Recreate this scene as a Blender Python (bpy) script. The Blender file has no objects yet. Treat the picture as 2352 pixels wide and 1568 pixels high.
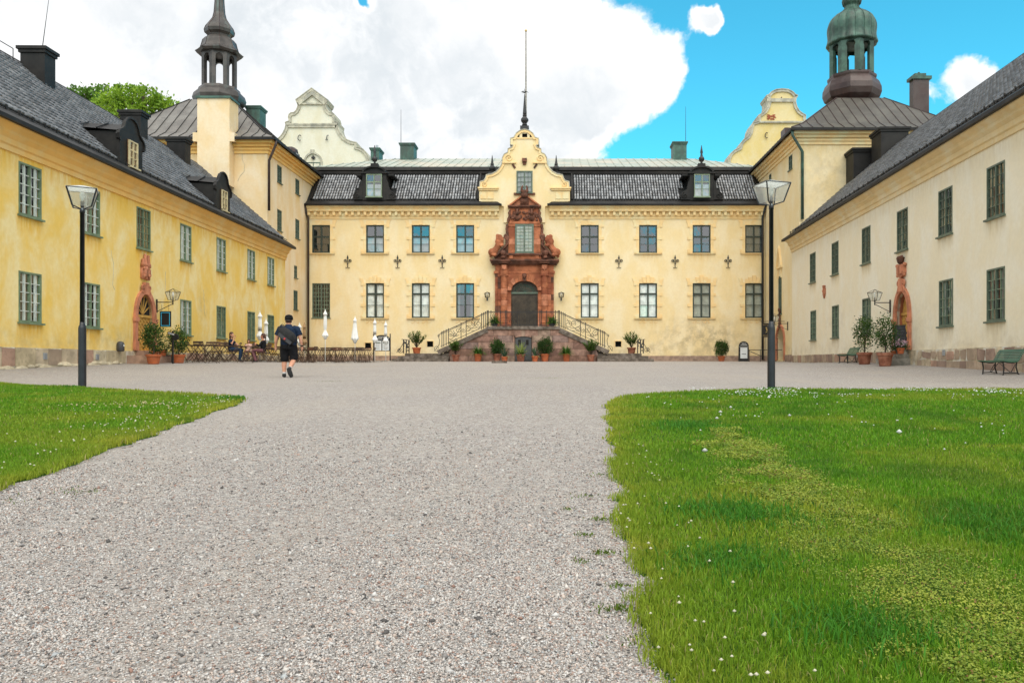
import bpy, bmesh, math, random
import numpy as np
from mathutils import Matrix, Vector
random.seed(7)
rng = np.random.default_rng(7)
SC = bpy.context.scene
COL = SC.collection
R = math.radians
# ------------------------------------------------------------------ camera
F, CX, CY, EYE = 1829.0, 1285.0, 836.0, -0.22     # focal length and principal point, in units of a 2352 wide picture
cam = bpy.data.cameras.new('camera')
cam.lens = 36 * F / 2352; cam.sensor_width = 36
cam.shift_x = -(CX - 1176) / 2352; cam.shift_y = (CY - 784) / 2352
cam.clip_end = 2000; cam.clip_start = .05
camo = bpy.data.objects.new('camera', cam); COL.objects.link(camo)
camo.location = (0, 0, EYE); camo.rotation_euler = (R(90), 0, 0)
SC.camera = camo
# ------------------------------------------------------------------ light
SUN = Vector((.12, -.52, .84)).normalized()
sun = bpy.data.lights.new('sun', 'SUN'); sun.energy = 1.5; sun.angle = R(70); sun.color = (1, .93, .82)
suno = bpy.data.objects.new('sun', sun); COL.objects.link(suno)
suno.rotation_euler = SUN.to_track_quat('Z', 'Y').to_euler()
suno.location = (20, -30, 60)
SC.view_settings.view_transform = 'Standard'; SC.view_settings.look = 'None'
SC.view_settings.exposure = 1.1; SC.view_settings.gamma = 1.0
SC.view_settings.use_curve_mapping = False
SC.cycles.max_bounces = 8; SC.cycles.diffuse_bounces = 3; SC.cycles.glossy_bounces = 3; SC.cycles.transparent_max_bounces = 12


class N:
    """tiny node-graph helper"""
    def __init__(s, nt):
        s.nt = nt
    def n(s, t, ins=None, **kw):
        nd = s.nt.nodes.new(t)
        for k, v in kw.items():
            setattr(nd, k, v)
        for k, v in (ins or {}).items():
            s.set(nd.inputs[k], v)
        return nd
    def set(s, sock, v):
        if isinstance(v, bpy.types.NodeSocket):
            s.nt.links.new(v, sock)
        elif isinstance(v, bpy.types.Node):
            s.nt.links.new(v.outputs[0], sock)
        else:
            sock.default_value = v
    def math(s, op, a, b=0.0, c=0.0, clamp=False):
        nd = s.nt.nodes.new('ShaderNodeMath'); nd.operation = op; nd.use_clamp = clamp
        s.set(nd.inputs[0], a); s.set(nd.inputs[1], b); s.set(nd.inputs[2], c)
        return nd.outputs[0]
    def vmul(s, a, v):
        nd = s.nt.nodes.new('ShaderNodeVectorMath'); nd.operation = 'MULTIPLY'
        s.set(nd.inputs[0], a); s.set(nd.inputs[1], v)
        return nd.outputs[0]
    def mix(s, f, a, b, mode='MIX'):
        nd = s.nt.nodes.new('ShaderNodeMixRGB'); nd.blend_type = mode
        s.set(nd.inputs[0], f)
        for i, q in ((1, a), (2, b)):
            if isinstance(q, tuple) and len(q) == 3:
                q = q + (1,)
            s.set(nd.inputs[i], q)
        return nd.outputs[0]
    def noise(s, vec, scale, detail=4, rough=.55, dist=0.0):
        nd = s.n('ShaderNodeTexNoise', {'Scale': scale, 'Detail': detail, 'Roughness': rough, 'Distortion': dist})
        s.set(nd.inputs['Vector'], vec)
        return nd.outputs[0]
    def ramp(s, f, a, b, lo=0.0, hi=1.0, smooth=True):
        nd = s.nt.nodes.new('ShaderNodeMapRange')
        nd.interpolation_type = 'SMOOTHSTEP' if smooth else 'LINEAR'
        s.set(nd.inputs[0], f); nd.inputs[1].default_value = a; nd.inputs[2].default_value = b
        nd.inputs[3].default_value = lo; nd.inputs[4].default_value = hi
        return nd.outputs[0]


# ------------------------------------------------------------------ sky
def skydir(px, py):
    return Vector(((px - CX) / F, 1, (CY - py) / F)).normalized()

wd = bpy.data.worlds.new('World'); SC.world = wd; wd.use_nodes = True
g = N(wd.node_tree); wd.node_tree.nodes.clear()
tc = g.n('ShaderNodeTexCoord').outputs['Generated']
sky = g.n('ShaderNodeTexSky', sky_type='NISHITA', sun_disc=False, sun_elevation=math.asin(SUN.z),
          sun_rotation=math.atan2(SUN.x, SUN.y), air_density=1.0, dust_density=.3, ozone_density=3.0)
blue = g.mix(1.0, sky.outputs[0], (.30, 1.22, 1.10), 'MULTIPLY')
warp = g.n('ShaderNodeTexNoise', {'Scale': 12.0, 'Detail': 5.0, 'Roughness': .55}); g.set(warp.inputs['Vector'], tc)
wv = g.n('ShaderNodeVectorMath', operation='SUBTRACT'); g.set(wv.inputs[0], warp.outputs['Color']); wv.inputs[1].default_value = (.5, .5, .5)
wv2 = g.vmul(wv.outputs[0], (.06, .06, .06))
pos = g.n('ShaderNodeVectorMath', operation='ADD'); g.set(pos.inputs[0], tc); g.set(pos.inputs[1], wv2); pos = pos.outputs[0]
fb = g.noise(pos, 6.5, 9, .6)
fb2 = g.noise(pos, 24.0, 6, .6)
dens = g.math('ADD', g.math('MULTIPLY_ADD', fb, 1.9, -.55), g.math('MULTIPLY_ADD', fb2, 1.5, -.75))
hole = 0.0
for px, py, r0, r1 in ((2130, -60, .22, .37), (1940, 330, .14, .27), (1630, 440, .08, .20), (2500, 350, .1, .3), (1495, -55, .04, .125), (850, 3, .0, .02)):
    dn = g.n('ShaderNodeVectorMath', operation='DISTANCE'); g.set(dn.inputs[0], pos); dn.inputs[1].default_value = skydir(px, py)
    hole = g.math('MAXIMUM', g.ramp(dn.outputs['Value'], r0, r1, 1.0, 0.0), hole)
dens = g.math('MULTIPLY_ADD', hole, -1.75, dens)
for px, py, r0, r1, w in ((450, 150, .45, .75, .8), (1400, 150, .04, .11, .9), (1480, 185, .0, .06, .8), (1606, 44, .0, .029, 1.5), (1640, 34, .0, .027, 1.45), (2240, 190, .0, .058, 2.5), (1345, 285, .0, .05, .6), (2136, 228, .0, .03, 1.6), (1684, 54, .0, .012, 1.0)):
    dn = g.n('ShaderNodeVectorMath', operation='DISTANCE'); g.set(dn.inputs[0], pos); dn.inputs[1].default_value = skydir(px, py)
    dens = g.math('ADD', dens, g.ramp(dn.outputs['Value'], r0, r1, w, 0.0))
mask = g.ramp(dens, .0, .5)
shade = g.ramp(g.noise(pos, 3.4, 7, .6), .38, .62)
core = g.mix(shade, (3.7, 3.95, 4.15), (5.2, 5.2, 5.2))
edge = g.ramp(dens, .5, 1.3)
cloud = g.mix(edge, (5.5, 5.5, 5.5), core)
skyc = g.mix(mask, blue, cloud)
bg = g.n('ShaderNodeBackground', {'Color': skyc, 'Strength': .1})
wo = g.n('ShaderNodeOutputWorld', {'Surface': bg.outputs[0]})


# ------------------------------------------------------------------ terrain height
_hd = [-30, 0, 5, 11, 16, 23, 30, 40, 50, 56, 90, 400]
_hz = [-1.9, -1.05, -.87, -.64, -.48, -.385, -.21, 0.0, .15, .21, .2, .2]
def gz(x, y):
    h = np.interp(y, _hd, _hz)
    def ss(a, b, v):
        t = np.clip((v - a) / (b - a), 0, 1); return t * t * (3 - 2 * t)
    lat = ss(9, 16, np.abs(x)) * ss(14, 22, y) * (1 - ss(34, 46, y)) * .23
    return h + lat + EYE
def G(x, y):
    return float(gz(x, y))
def P(px, py, d):
    return Vector(((px - CX) * d / F, d, (CY - py) * d / F + EYE))
def X_(px, d):
    return (px - CX) * d / F
def Z_(py, d):
    return (CY - py) * d / F + EYE


# ------------------------------------------------------------------ materials
MATS = {}
def newmat(name):
    m = bpy.data.materials.new(name); m.use_nodes = True
    m.node_tree.nodes.clear()
    h = N(m.node_tree)
    b = h.n('ShaderNodeBsdfPrincipled')
    o = h.n('ShaderNodeOutputMaterial', {'Surface': b.outputs[0]})
    MATS[name] = m
    return m, h, b, o

def bump(h, b, hgt, strength, dist=.02):
    bn = h.n('ShaderNodeBump', {'Strength': strength, 'Distance': dist}); h.set(bn.inputs['Height'], hgt)
    h.set(b.inputs['Normal'], bn.outputs[0])

def pm(name, col, rough=.6, metal=0.0, var=.15, scale=3.0, bmp=0.0, bscale=40.0, spec=.5, second=None, sscale=1.2, slo=.45, shi=.65, streak=False):
    m, h, b, o = newmat(name)
    p = h.n('ShaderNodeNewGeometry').outputs['Position']
    lo = tuple(c * (1 - var) for c in col); hi = tuple(min(1, c * (1 + var)) for c in col)
    c = h.mix(h.ramp(h.noise(p, scale, 5), .35, .65), lo, hi)
    if second:
        q = h.vmul(p, (1, 1, .22)) if streak else p
        c = h.mix(h.ramp(h.noise(q, sscale, 6, .65), slo, shi), c, second)
    h.set(b.inputs['Base Color'], c)
    b.inputs['Roughness'].default_value = rough; b.inputs['Metallic'].default_value = metal
    b.inputs['Specular IOR Level'].default_value = spec
    if bmp:
        bump(h, b, h.noise(p, bscale, 4), bmp)
    return m

def stucco(name, base, light, stain, dirt):
    m, h, b, o = newmat(name)
    p = h.n('ShaderNodeNewGeometry').outputs['Position']
    q = h.vmul(p, (1, 1, .55))
    c = h.mix(h.ramp(h.noise(q, .9, 7, .62, .4), .38, .66), base, light)
    c = h.mix(h.ramp(h.noise(h.vmul(p, (1, 1, .25)), 2.2, 6, .7), .52, .78, 0, .5), c, light)
    c = h.mix(h.ramp(h.noise(p, 7, 5, .6), .3, .7, 0, .22), c, tuple(v * .8 for v in base))
    at = h.n('ShaderNodeAttribute', attribute_name='stain')
    sp = h.n('ShaderNodeSeparateColor'); h.set(sp.inputs[0], at.outputs['Color'])
    brk = h.ramp(h.noise(h.vmul(p, (3, 3, .5)), 2.2, 5, .7), .3, .7)
    c = h.mix(h.math('MULTIPLY', sp.outputs[0], brk), c, stain)
    brk2 = h.ramp(h.noise(p, 1.7, 7, .7), .38, .68)
    c = h.mix(h.math('MULTIPLY', sp.outputs[1], brk2), c, dirt)
    h.set(b.inputs['Base Color'], c); b.inputs['Roughness'].default_value = .9; b.inputs['Specular IOR Level'].default_value = .15
    hh = h.math('ADD', h.noise(p, 60, 3), h.math('MULTIPLY', h.noise(p, 2.2, 4), 3.0))
    bump(h, b, hh, .22, .012)
    return m

stucco('stucco_yellow', (.89, .595, .145), (.91, .74, .38), (.80, .43, .035), (.50, .36, .16))
stucco('stucco_cream', (.84, .655, .355), (.87, .73, .48), (.68, .42, .13), (.42, .33, .2))
stucco('stucco_pale', (.87, .755, .545), (.89, .81, .65), (.58, .43, .21), (.52, .42, .28))
stucco('stucco_towerL', (.82, .61, .34), (.86, .71, .50), (.75, .45, .10), (.45, .36, .22))
stucco('stucco_white', (.72, .67, .50), (.78, .75, .62), (.52, .28, .22), (.38, .36, .30))
stucco('stucco_gableR', (.74, .58, .24), (.78, .66, .38), (.45, .24, .12), (.4, .37, .3))
stucco('stucco_orange', (.85, .52, .17), (.86, .60, .26), (.8, .45, .1), (.5, .36, .2))
pm('trim_orange', (.86, .52, .16), .85, var=.05, scale=1.5, second=(.84, .58, .24), sscale=.8, spec=.15)
pm('trim_cream', (.85, .61, .30), .85, var=.05, scale=1.5, second=(.82, .70, .42), sscale=1.1, spec=.15)
pm('trim_pale', (.76, .57, .30), .85, var=.05, scale=1.5, second=(.78, .65, .42), sscale=1.1, spec=.15)
pm('trim_grey', (.50, .47, .37), .9, var=.2, scale=3, second=(.34, .33, .28), sscale=1.3, spec=.15)
pm('stone_grey', (.30, .27, .23), .9, var=.25, scale=5, bmp=.3, spec=.2)
pm('black_metal', (.016, .0145, .0135), .55, var=.3, scale=2, spec=.25, second=(.028, .025, .022), sscale=.7)
pm('iron', (.022, .021, .021), .5, var=.2, scale=8)
pm('post_black', (.012, .014, .018), .38, var=.25, scale=6)
pm('brown_pipe', (.05, .028, .02), .5, var=.2)
pm('copper_brown', (.065, .056, .050), .42, .3, var=.3, scale=1.5, second=(.13, .17, .155), sscale=.9, slo=.52, shi=.75, streak=True)
pm('copper_green', (.045, .095, .070), .5, .15, var=.4, scale=1.8, second=(.025, .032, .026), sscale=1.1, slo=.5, shi=.7, streak=True)
pm('copper_dark', (.055, .030, .026), .42, .25, var=.25, scale=1.4, second=(.075, .052, .046), sscale=.8)
pm('copper_grey', (.155, .14, .125), .5, .2, var=.14, scale=1.2, second=(.20, .185, .165), sscale=.7)
pm('copper_roof', (.075, .066, .054), .55, .15, var=.14, scale=1.2, second=(.10, .09, .072), sscale=.7)
pm('copper_pale', (.36, .39, .33), .55, .15, var=.12, scale=1.0, second=(.50, .45, .36), sscale=.45)
pm('patina', (.055, .12, .092), .55, .1, var=.3, scale=2, second=(.05, .075, .06), sscale=1.5, streak=True)
pm('frame_left', (.16, .22, .13), .5, var=.2, scale=4)
pm('frame_green', (.10, .135, .095), .5, var=.2, scale=4)
pm('frame_dark', (.030, .042, .030), .45, var=.2, scale=4)
pm('frame_light', (.19, .245, .16), .5, var=.15, scale=4)
pm('frame_cream', (.62, .52, .30), .5, var=.15, scale=4)
pm('bar_white', (.62, .66, .60), .5, var=.08, scale=4)
pm('sandstone_red', (.40, .145, .072), .88, var=.28, scale=2.2, second=(.26, .082, .045), sscale=.9, bmp=.35, bscale=30, spec=.15)
pm('sandstone_dark', (.17, .075, .05), .9, var=.3, scale=3, second=(.075, .045, .035), sscale=1.4, bmp=.4, bscale=25, spec=.15)
pm('sandstone_pink', (.52, .21, .12), .88, var=.2, scale=3, bmp=.3, bscale=30, spec=.15)
for i, c in enumerate(((.33, .19, .14), (.39, .235, .18), (.27, .155, .12), (.36, .25, .19), (.30, .20, .17))):
    pm('terrace_stone_%d' % i, c, .88, var=.22, scale=3, second=tuple(v * .62 for v in c), sscale=1.6, bmp=.25, spec=.15)
for i, c in enumerate(((.56, .45, .29), (.46, .29, .21), (.54, .43, .30), (.43, .32, .23), (.58, .49, .34), (.34, .235, .18))):
    pm('plinth_stone_%d' % i, c, .9, var=.22, scale=4, second=tuple(v * .7 for v in c), sscale=2.0, bmp=.4, spec=.15)
pm('mortar', (.58, .48, .33), .95, var=.2, scale=4, second=(.70, .66, .58), sscale=2.2, bmp=.5, spec=.1)
pm('mortar_dark', (.13, .09, .07), .95, var=.3, scale=4, spec=.1)
pm('step_stone', (.13, .105, .085), .9, var=.3, scale=4, second=(.24, .2, .17), sscale=2.5, bmp=.3, spec=.15)
pm('door_ochre', (.60, .34, .075), .6, var=.15, scale=3, second=(.45, .22, .05), sscale=2)
pm('door_brown', (.048, .034, .021), .6, var=.35, scale=3, second=(.085, .062, .038), sscale=2.5)
pm('door_grey', (.065, .068, .07), .6, var=.15, scale=3)
pm('terracotta', (.46, .125, .048), .8, var=.15, scale=5, second=(.36, .12, .06), sscale=4, spec=.2)
pm('terracotta_old', (.24, .085, .05), .8, var=.25, scale=5, second=(.36, .16, .1), sscale=3, spec=.2)
pm('soil', (.03, .02, .013), .95, var=.4, scale=30)
pm('bark', (.09, .065, .045), .9, var=.3, scale=14, bmp=.5)
pm('canvas_white', (.82, .82, .80), .85, var=.04, scale=3, spec=.1)
pm('paint_white', (.78, .78, .76), .5, var=.04)
pm('canvas_tan', (.40, .25, .13), .85, var=.1)
pm('chair_wood', (.075, .04, .025), .55, var=.35, scale=5)
pm('chair_wood_red', (.12, .05, .028), .55, var=.3, scale=5)
pm('bench_green', (.045, .13, .075), .45, var=.15, scale=4)
pm('concrete', (.34, .31, .27), .9, var=.2, scale=6)
pm('sign_black', (.012, .012, .013), .4, var=.1)
pm('sign_blue', (.04, .42, .66), .5, var=.05)
pm('sign_paper', (.72, .74, .74), .6, var=.06)
pm('ink', (.09, .09, .1), .7, var=.1)
pm('ink_white', (.7, .7, .68), .7, var=.1)
pm('brick', (.36, .10, .05), .9, var=.4, scale=9)
pm('skin', (.58, .29, .19), .55, var=.08, scale=14, spec=.3)
pm('skin_red', (.55, .24, .16), .55, var=.08, scale=14, spec=.3)
pm('cloth_navy', (.013, .024, .05), .85, var=.25, scale=9, spec=.15)
pm('cloth_black', (.011, .011, .013), .85, var=.3, scale=9, spec=.15)
pm('cloth_bag', (.010, .010, .011), .8, var=.3, scale=12)
pm('cloth_grey', (.045, .045, .05), .8, var=.2, scale=12)
pm('cloth_jeans', (.022, .042, .08), .85, var=.25, scale=12, spec=.15)
pm('cloth_pink', (.62, .42, .36), .85, var=.3, scale=16, spec=.15)
pm('leggings', (.16, .06, .07), .75, var=.15, scale=10)
pm('hair_brown', (.07, .026, .014), .55, var=.3, scale=40)
pm('hair_dark', (.03, .014, .01), .5, var=.3, scale=40)
pm('shoe_black', (.014, .014, .015), .6, var=.2)
pm('sole', (.03, .03, .032), .8, var=.2, scale=30)
pm('sock', (.6, .6, .6), .9, var=.1)
pm('tag_red', (.5, .03, .03), .6, var=.1)
pm('gold', (.7, .5, .2), .3, .8, var=.1)
pm('plastic_grey', (.06, .06, .065), .5, var=.1)
pm('vent_metal', (.40, .42, .45), .5, .4, var=.15)
pm('void', (.006, .006, .006), 1.0, var=.1, spec=0.0)
pm('roof_deck', (.010, .010, .010), .9, var=.3)
for nm, c in (('curtain_white', (.86, .87, .84)), ('curtain_brown', (.16, .085, .045)), ('room_dark', (.028, .026, .024)),  # the near-black tone stands in for unlit rooms behind the panes
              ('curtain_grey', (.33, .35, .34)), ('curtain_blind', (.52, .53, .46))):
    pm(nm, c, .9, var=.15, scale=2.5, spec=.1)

def glass(name, tint, refl, rough=0.0, milky=0.0):
    m, h, b, o = newmat(name)
    m.node_tree.nodes.remove(b)
    t = h.n('ShaderNodeBsdfTransparent', {'Color': tint + (1,)})
    gl = h.n('ShaderNodeBsdfGlossy', {'Roughness': rough, 'Color': (.95, .97, 1, 1)})
    p = h.n('ShaderNodeNewGeometry').outputs['Position']
    bn = h.n('ShaderNodeBump', {'Strength': .06, 'Distance': .05}); h.set(bn.inputs['Height'], h.noise(p, 2.2, 2))
    h.set(gl.inputs['Normal'], bn.outputs[0])
    fr = h.n('ShaderNodeLayerWeight', {'Blend': .5})
    f = h.math('MULTIPLY_ADD', h.math('POWER', fr.outputs['Facing'], 4.0), .8, refl, clamp=True)
    mx = h.n('ShaderNodeMixShader'); h.set(mx.inputs[0], f); h.set(mx.inputs[1], t.outputs[0]); h.set(mx.inputs[2], gl.outputs[0])
    if milky:
        df = h.n('ShaderNodeBsdfTranslucent', {'Color': (.95, .95, .92, 1)}); m2 = h.n('ShaderNodeMixShader', {0: milky}); h.set(m2.inputs[1], mx.outputs[0]); h.set(m2.inputs[2], df.outputs[0]); mx = m2
    h.set(o.inputs['Surface'], mx.outputs[0])
glass('glass', (.96, .98, .96), .09)
glass('glass_upper', (.62, .66, .66), .2)
glass('glass_lamp', (.93, .95, .92), .04, 0.0, .32)

m, h, b, o = newmat('lamp_roof')
b.inputs['Base Color'].default_value = (.86, .88, .88, 1); b.inputs['Roughness'].default_value = .35
t_ = h.n('ShaderNodeBsdfTranslucent', {'Color': (.92, .93, .92, 1)}); mx_ = h.n('ShaderNodeMixShader', {0: .62}); h.set(mx_.inputs[1], b.outputs[0]); h.set(mx_.inputs[2], t_.outputs[0]); h.set(o.inputs['Surface'], mx_.outputs[0])

def tilemat(name, dark, lite, rough):
    m, h, b, o = newmat(name)
    at = h.n('ShaderNodeAttribute', attribute_name='tv')
    p = h.n('ShaderNodeNewGeometry').outputs['Position']
    c = h.mix(at.outputs['Fac'], dark, lite)
    c = h.mix(h.ramp(h.noise(p, 9, 5, .7), .45, .75, 0, .6), c, tuple(v * .45 for v in dark))
    c = h.mix(h.ramp(h.noise(p, .8, 4, .7), .5, .75, 0, .4), c, (.17, .14, .11))
    h.set(b.inputs['Base Color'], c); b.inputs['Roughness'].default_value = rough
    b.inputs['Specular IOR Level'].default_value = .8
    return m
tilemat('tile_wing', (.060, .062, .067), (.185, .19, .20), .36)
tilemat('tile_main', (.11, .11, .115), (.36, .36, .37), .26)

def vcol(name, rough=.6, trans=0.0, spec=.3):
    m, h, b, o = newmat(name)
    at = h.n('ShaderNodeAttribute', attribute_name='Col')
    h.set(b.inputs['Base Color'], at.outputs['Color']); b.inputs['Roughness'].default_value = rough
    b.inputs['Specular IOR Level'].default_value = spec
    if trans:
        t = h.n('ShaderNodeBsdfTranslucent'); h.set(t.inputs['Color'], at.outputs['Color'])
        mx = h.n('ShaderNodeMixShader', {0: trans}); h.set(mx.inputs[1], b.outputs[0]); h.set(mx.inputs[2], t.outputs[0])
        h.set(o.inputs['Surface'], mx.outputs[0])
    return m
vcol('leaf', .5, .35); vcol('grass', .55, .3, .2); vcol('pebble', .8, 0, .3); vcol('petal', .8, .3, .1); vcol('paintcol', .6)

# gravel sheet
m, h, b, o = newmat('gravel')
p = h.n('ShaderNodeNewGeometry').outputs['Position']
def vor(scale):
    v = h.n('ShaderNodeTexVoronoi', {'Scale': scale}); h.set(v.inputs['Vector'], p)
    return v
v1 = vor(75); v2 = vor(31)
def stone_ramp(v):
    sp = h.n('ShaderNodeSeparateColor'); h.set(sp.inputs[0], v.outputs['Color'])
    cr = h.n('ShaderNodeValToRGB'); h.set(cr.inputs[0], sp.outputs[0]); cr.color_ramp.interpolation = 'CONSTANT'
    els = cr.color_ramp.elements
    cols = ((0, (.12, .11, .105)), (.10, (.34, .31, .29)), (.3, (.48, .445, .42)), (.5, (.58, .54, .51)), (.70, (.47, .36, .31)), (.8, (.62, .59, .56)), (.94, (.30, .20, .17)))
    els[0].position = 0; els[0].color = cols[0][1] + (1,)
    els[1].position = cols[1][0]; els[1].color = cols[1][1] + (1,)
    for ps, cc in cols[2:]:
        e = els.new(ps); e.color = cc + (1,)
    return cr.outputs[0]
c = h.mix(.35, stone_ramp(v1), stone_ramp(v2))
c = h.mix(h.ramp(v1.outputs['Distance'], .4, .8, 0, .6), c, (.13, .11, .095))
big = h.ramp(h.noise(p, .35, 5, .6), .35, .7)
c = h.mix(h.math('MULTIPLY_ADD', big, .4, .12), c, (.47, .42, .37))
c = h.mix(h.ramp(h.noise(p, 30, 6, .85), .45, .60, .0, .75), c, (.21, .185, .165))
c = h.mix(h.ramp(h.noise(p, 11, 8, .85), .5, .62, .0, .55), c, (.60, .545, .49))
c = h.mix(h.ramp(h.noise(h.vmul(p, (1.6, .25, 1.0)), .5, 5, .7), .48, .66, 0, .3), c, (.42, .36, .30))
c = h.mix(h.ramp(h.noise(p, 1.1, 5, .7), .56, .8, 0, .3), c, (.36, .33, .30))
h.set(b.inputs['Base Color'], c); b.inputs['Roughness'].default_value = .9; b.inputs['Specular IOR Level'].default_value = .2
bump(h, b, h.math('SUBTRACT', 1.0, v1.outputs['Distance']), .8, .02)

m, h, b, o = newmat('lawn_soil')
p = h.n('ShaderNodeNewGeometry').outputs['Position']
c = h.mix(h.ramp(h.noise(p, 3, 5), .35, .65), (.035, .085, .010), (.06, .12, .015))
c = h.mix(h.ramp(h.noise(p, 40, 3), .4, .7), c, (.025, .05, .008))
h.set(b.inputs['Base Color'], c); b.inputs['Roughness'].default_value = .95; b.inputs['Specular IOR Level'].default_value = .05


# ------------------------------------------------------------------ mesh helpers
WM = {}
class MB:
    def __init__(s):
        s.v = []; s.f = []
    def add(s, vs, fs):
        o = len(s.v); s.v += [tuple(q) for q in vs]; s.f += [tuple(i + o for i in q) for q in fs]
        return s
    def box(s, x0, x1, y0, y1, z0, z1):
        if x1 < x0: x0, x1 = x1, x0
        if y1 < y0: y0, y1 = y1, y0
        if z1 < z0: z0, z1 = z1, z0
        return s.add([(x0, y0, z0), (x1, y0, z0), (x1, y1, z0), (x0, y1, z0), (x0, y0, z1), (x1, y0, z1), (x1, y1, z1), (x0, y1, z1)],
                     [(0, 3, 2, 1), (4, 5, 6, 7), (0, 1, 5, 4), (1, 2, 6, 5), (2, 3, 7, 6), (3, 0, 4, 7)])
    def pbox(s, px0, py0, px1, py1, d, th):      # box given by its outline in the picture plane at depth d
        return s.box(X_(px0, d), X_(px1, d), d, d + th, Z_(py1, d), Z_(py0, d))
    def bar(s, a, b, w, t=None, up=(0, 0, 1)):    # square bar between two points
        a = Vector(a); b = Vector(b); t = t or w
        ax = (b - a).normalized(); u = Vector(up)
        if abs(ax.dot(u)) > .98: u = Vector((1, 0, 0))
        sd = ax.cross(u).normalized() * (w / 2); u = sd.cross(ax).normalized() * (t / 2)
        vs = [a - sd - u, a + sd - u, a + sd + u, a - sd + u, b - sd - u, b + sd - u, b + sd + u, b - sd + u]
        return s.add(vs, [(0, 1, 2, 3), (7, 6, 5, 4), (0, 4, 5, 1), (1, 5, 6, 2), (2, 6, 7, 3), (3, 7, 4, 0)])
    def prism(s, poly, y0, y1):                   # polygon in x,z extruded along y
        n = len(poly)
        vs = [(x, y0, z) for x, z in poly] + [(x, y1, z) for x, z in poly]
        fs = [tuple(range(n)), tuple(range(2 * n - 1, n - 1, -1))]
        fs += [(i, i + n, (i + 1) % n + n, (i + 1) % n) for i in range(n)]
        return s.add(vs, fs)
    def profx(s, poly, x0, x1):                   # polygon in y,z extruded along x
        n = len(poly)
        vs = [(x0, y, z) for y, z in poly] + [(x1, y, z) for y, z in poly]
        fs = [tuple(range(n)), tuple(range(2 * n - 1, n - 1, -1))]
        fs += [(i, i + n, (i + 1) % n + n, (i + 1) % n) for i in range(n)]
        return s.add(vs, fs)
    def tube(s, pts, r, n=6, cap=True, flat=1.0):
        pts = [Vector(q) for q in pts]; k = len(pts)
        rs = r if isinstance(r, (list, tuple)) else [r] * k
        vs = []; fs = []; prev = None
        for i, q in enumerate(pts):
            t = (pts[min(i + 1, k - 1)] - pts[max(i - 1, 0)])
            t = t.normalized() if t.length > 1e-9 else Vector((0, 0, 1))
            if prev is None:
                u = Vector((0, 1, 0)) if abs(t.y) < .9 else Vector((1, 0, 0))
            else:
                u = prev
            u = (u - t * u.dot(t)).normalized(); prev = u; w = t.cross(u)
            rr = rs[i] if isinstance(rs[i], tuple) else (rs[i], rs[i] * flat)
            for j in range(n):
                a = 2 * math.pi * j / n
                vs.append(q + w * (math.cos(a) * rr[0]) + u * (math.sin(a) * rr[1]))
        for i in range(k - 1):
            for j in range(n):
                fs.append((i * n + j, i * n + (j + 1) % n, (i + 1) * n + (j + 1) % n, (i + 1) * n + j))
        if cap:
            fs.append(tuple(range(n - 1, -1, -1))); fs.append(tuple((k - 1) * n + j for j in range(n)))
        return s.add(vs, fs)
    def lathe(s, prof, c=(0, 0, 0), n=12, ph=0.0, sx=1.0, sy=1.0):
        vs = []; fs = []
        for r, z in prof:
            for j in range(n):
                a = ph + 2 * math.pi * j / n
                vs.append((c[0] + r * math.cos(a) * sx, c[1] + r * math.sin(a) * sy, c[2] + z))
        k = len(prof)
        for i in range(k - 1):
            for j in range(n):
                fs.append((i * n + j, i * n + (j + 1) % n, (i + 1) * n + (j + 1) % n, (i + 1) * n + j))
        fs.append(tuple(range(n - 1, -1, -1))); fs.append(tuple((k - 1) * n + j for j in range(n)))
        return s.add(vs, fs)
    def ball(s, c, r, n=8, m=5, sq=(1, 1, 1)):
        prof = [(r * math.sin(math.pi * i / m) + 1e-4, -r * math.cos(math.pi * i / m)) for i in range(m + 1)]
        o = len(s.v); s.lathe(prof, (0, 0, 0), n)
        for i in range(o, len(s.v)):
            x, y, z = s.v[i]; s.v[i] = (c[0] + x * sq[0], c[1] + y * sq[1], c[2] + z * sq[2])
        return s
    def strip(s, pts, w, y0, y1):                 # mitred band along an open outline in x,z; positive w lies to the left
        k = len(pts); inn = []
        for i in range(k):
            a = Vector(pts[max(i - 1, 0)]); b = Vector(pts[min(i + 1, k - 1)]); t = (b - a).normalized()
            inn.append((pts[i][0] - t.y * w, pts[i][1] + t.x * w))
        vs = []
        for (x, z), (u, v) in zip(pts, inn):
            vs += [(x, y0, z), (u, y0, v), (u, y1, v), (x, y1, z)]
        fs = [(0, 1, 2, 3), (4 * k - 1, 4 * k - 2, 4 * k - 3, 4 * k - 4)]
        for i in range(k - 1):
            a, b = 4 * i, 4 * i + 4
            fs += [(a, b, b + 1, a + 1), (a + 1, b + 1, b + 2, a + 2), (a + 2, b + 2, b + 3, a + 3), (a + 3, b + 3, b, a)]
        return s.add(vs, fs)
    def mesh(s, name, mat, smooth=False):
        me = bpy.data.meshes.new(name); me.from_pydata(s.v, [], s.f)
        if mat: me.materials.append(MATS[mat])
        if smooth:
            me.polygons.foreach_set('use_smooth', [True] * len(me.polygons))
        me.update()
        return me

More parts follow.
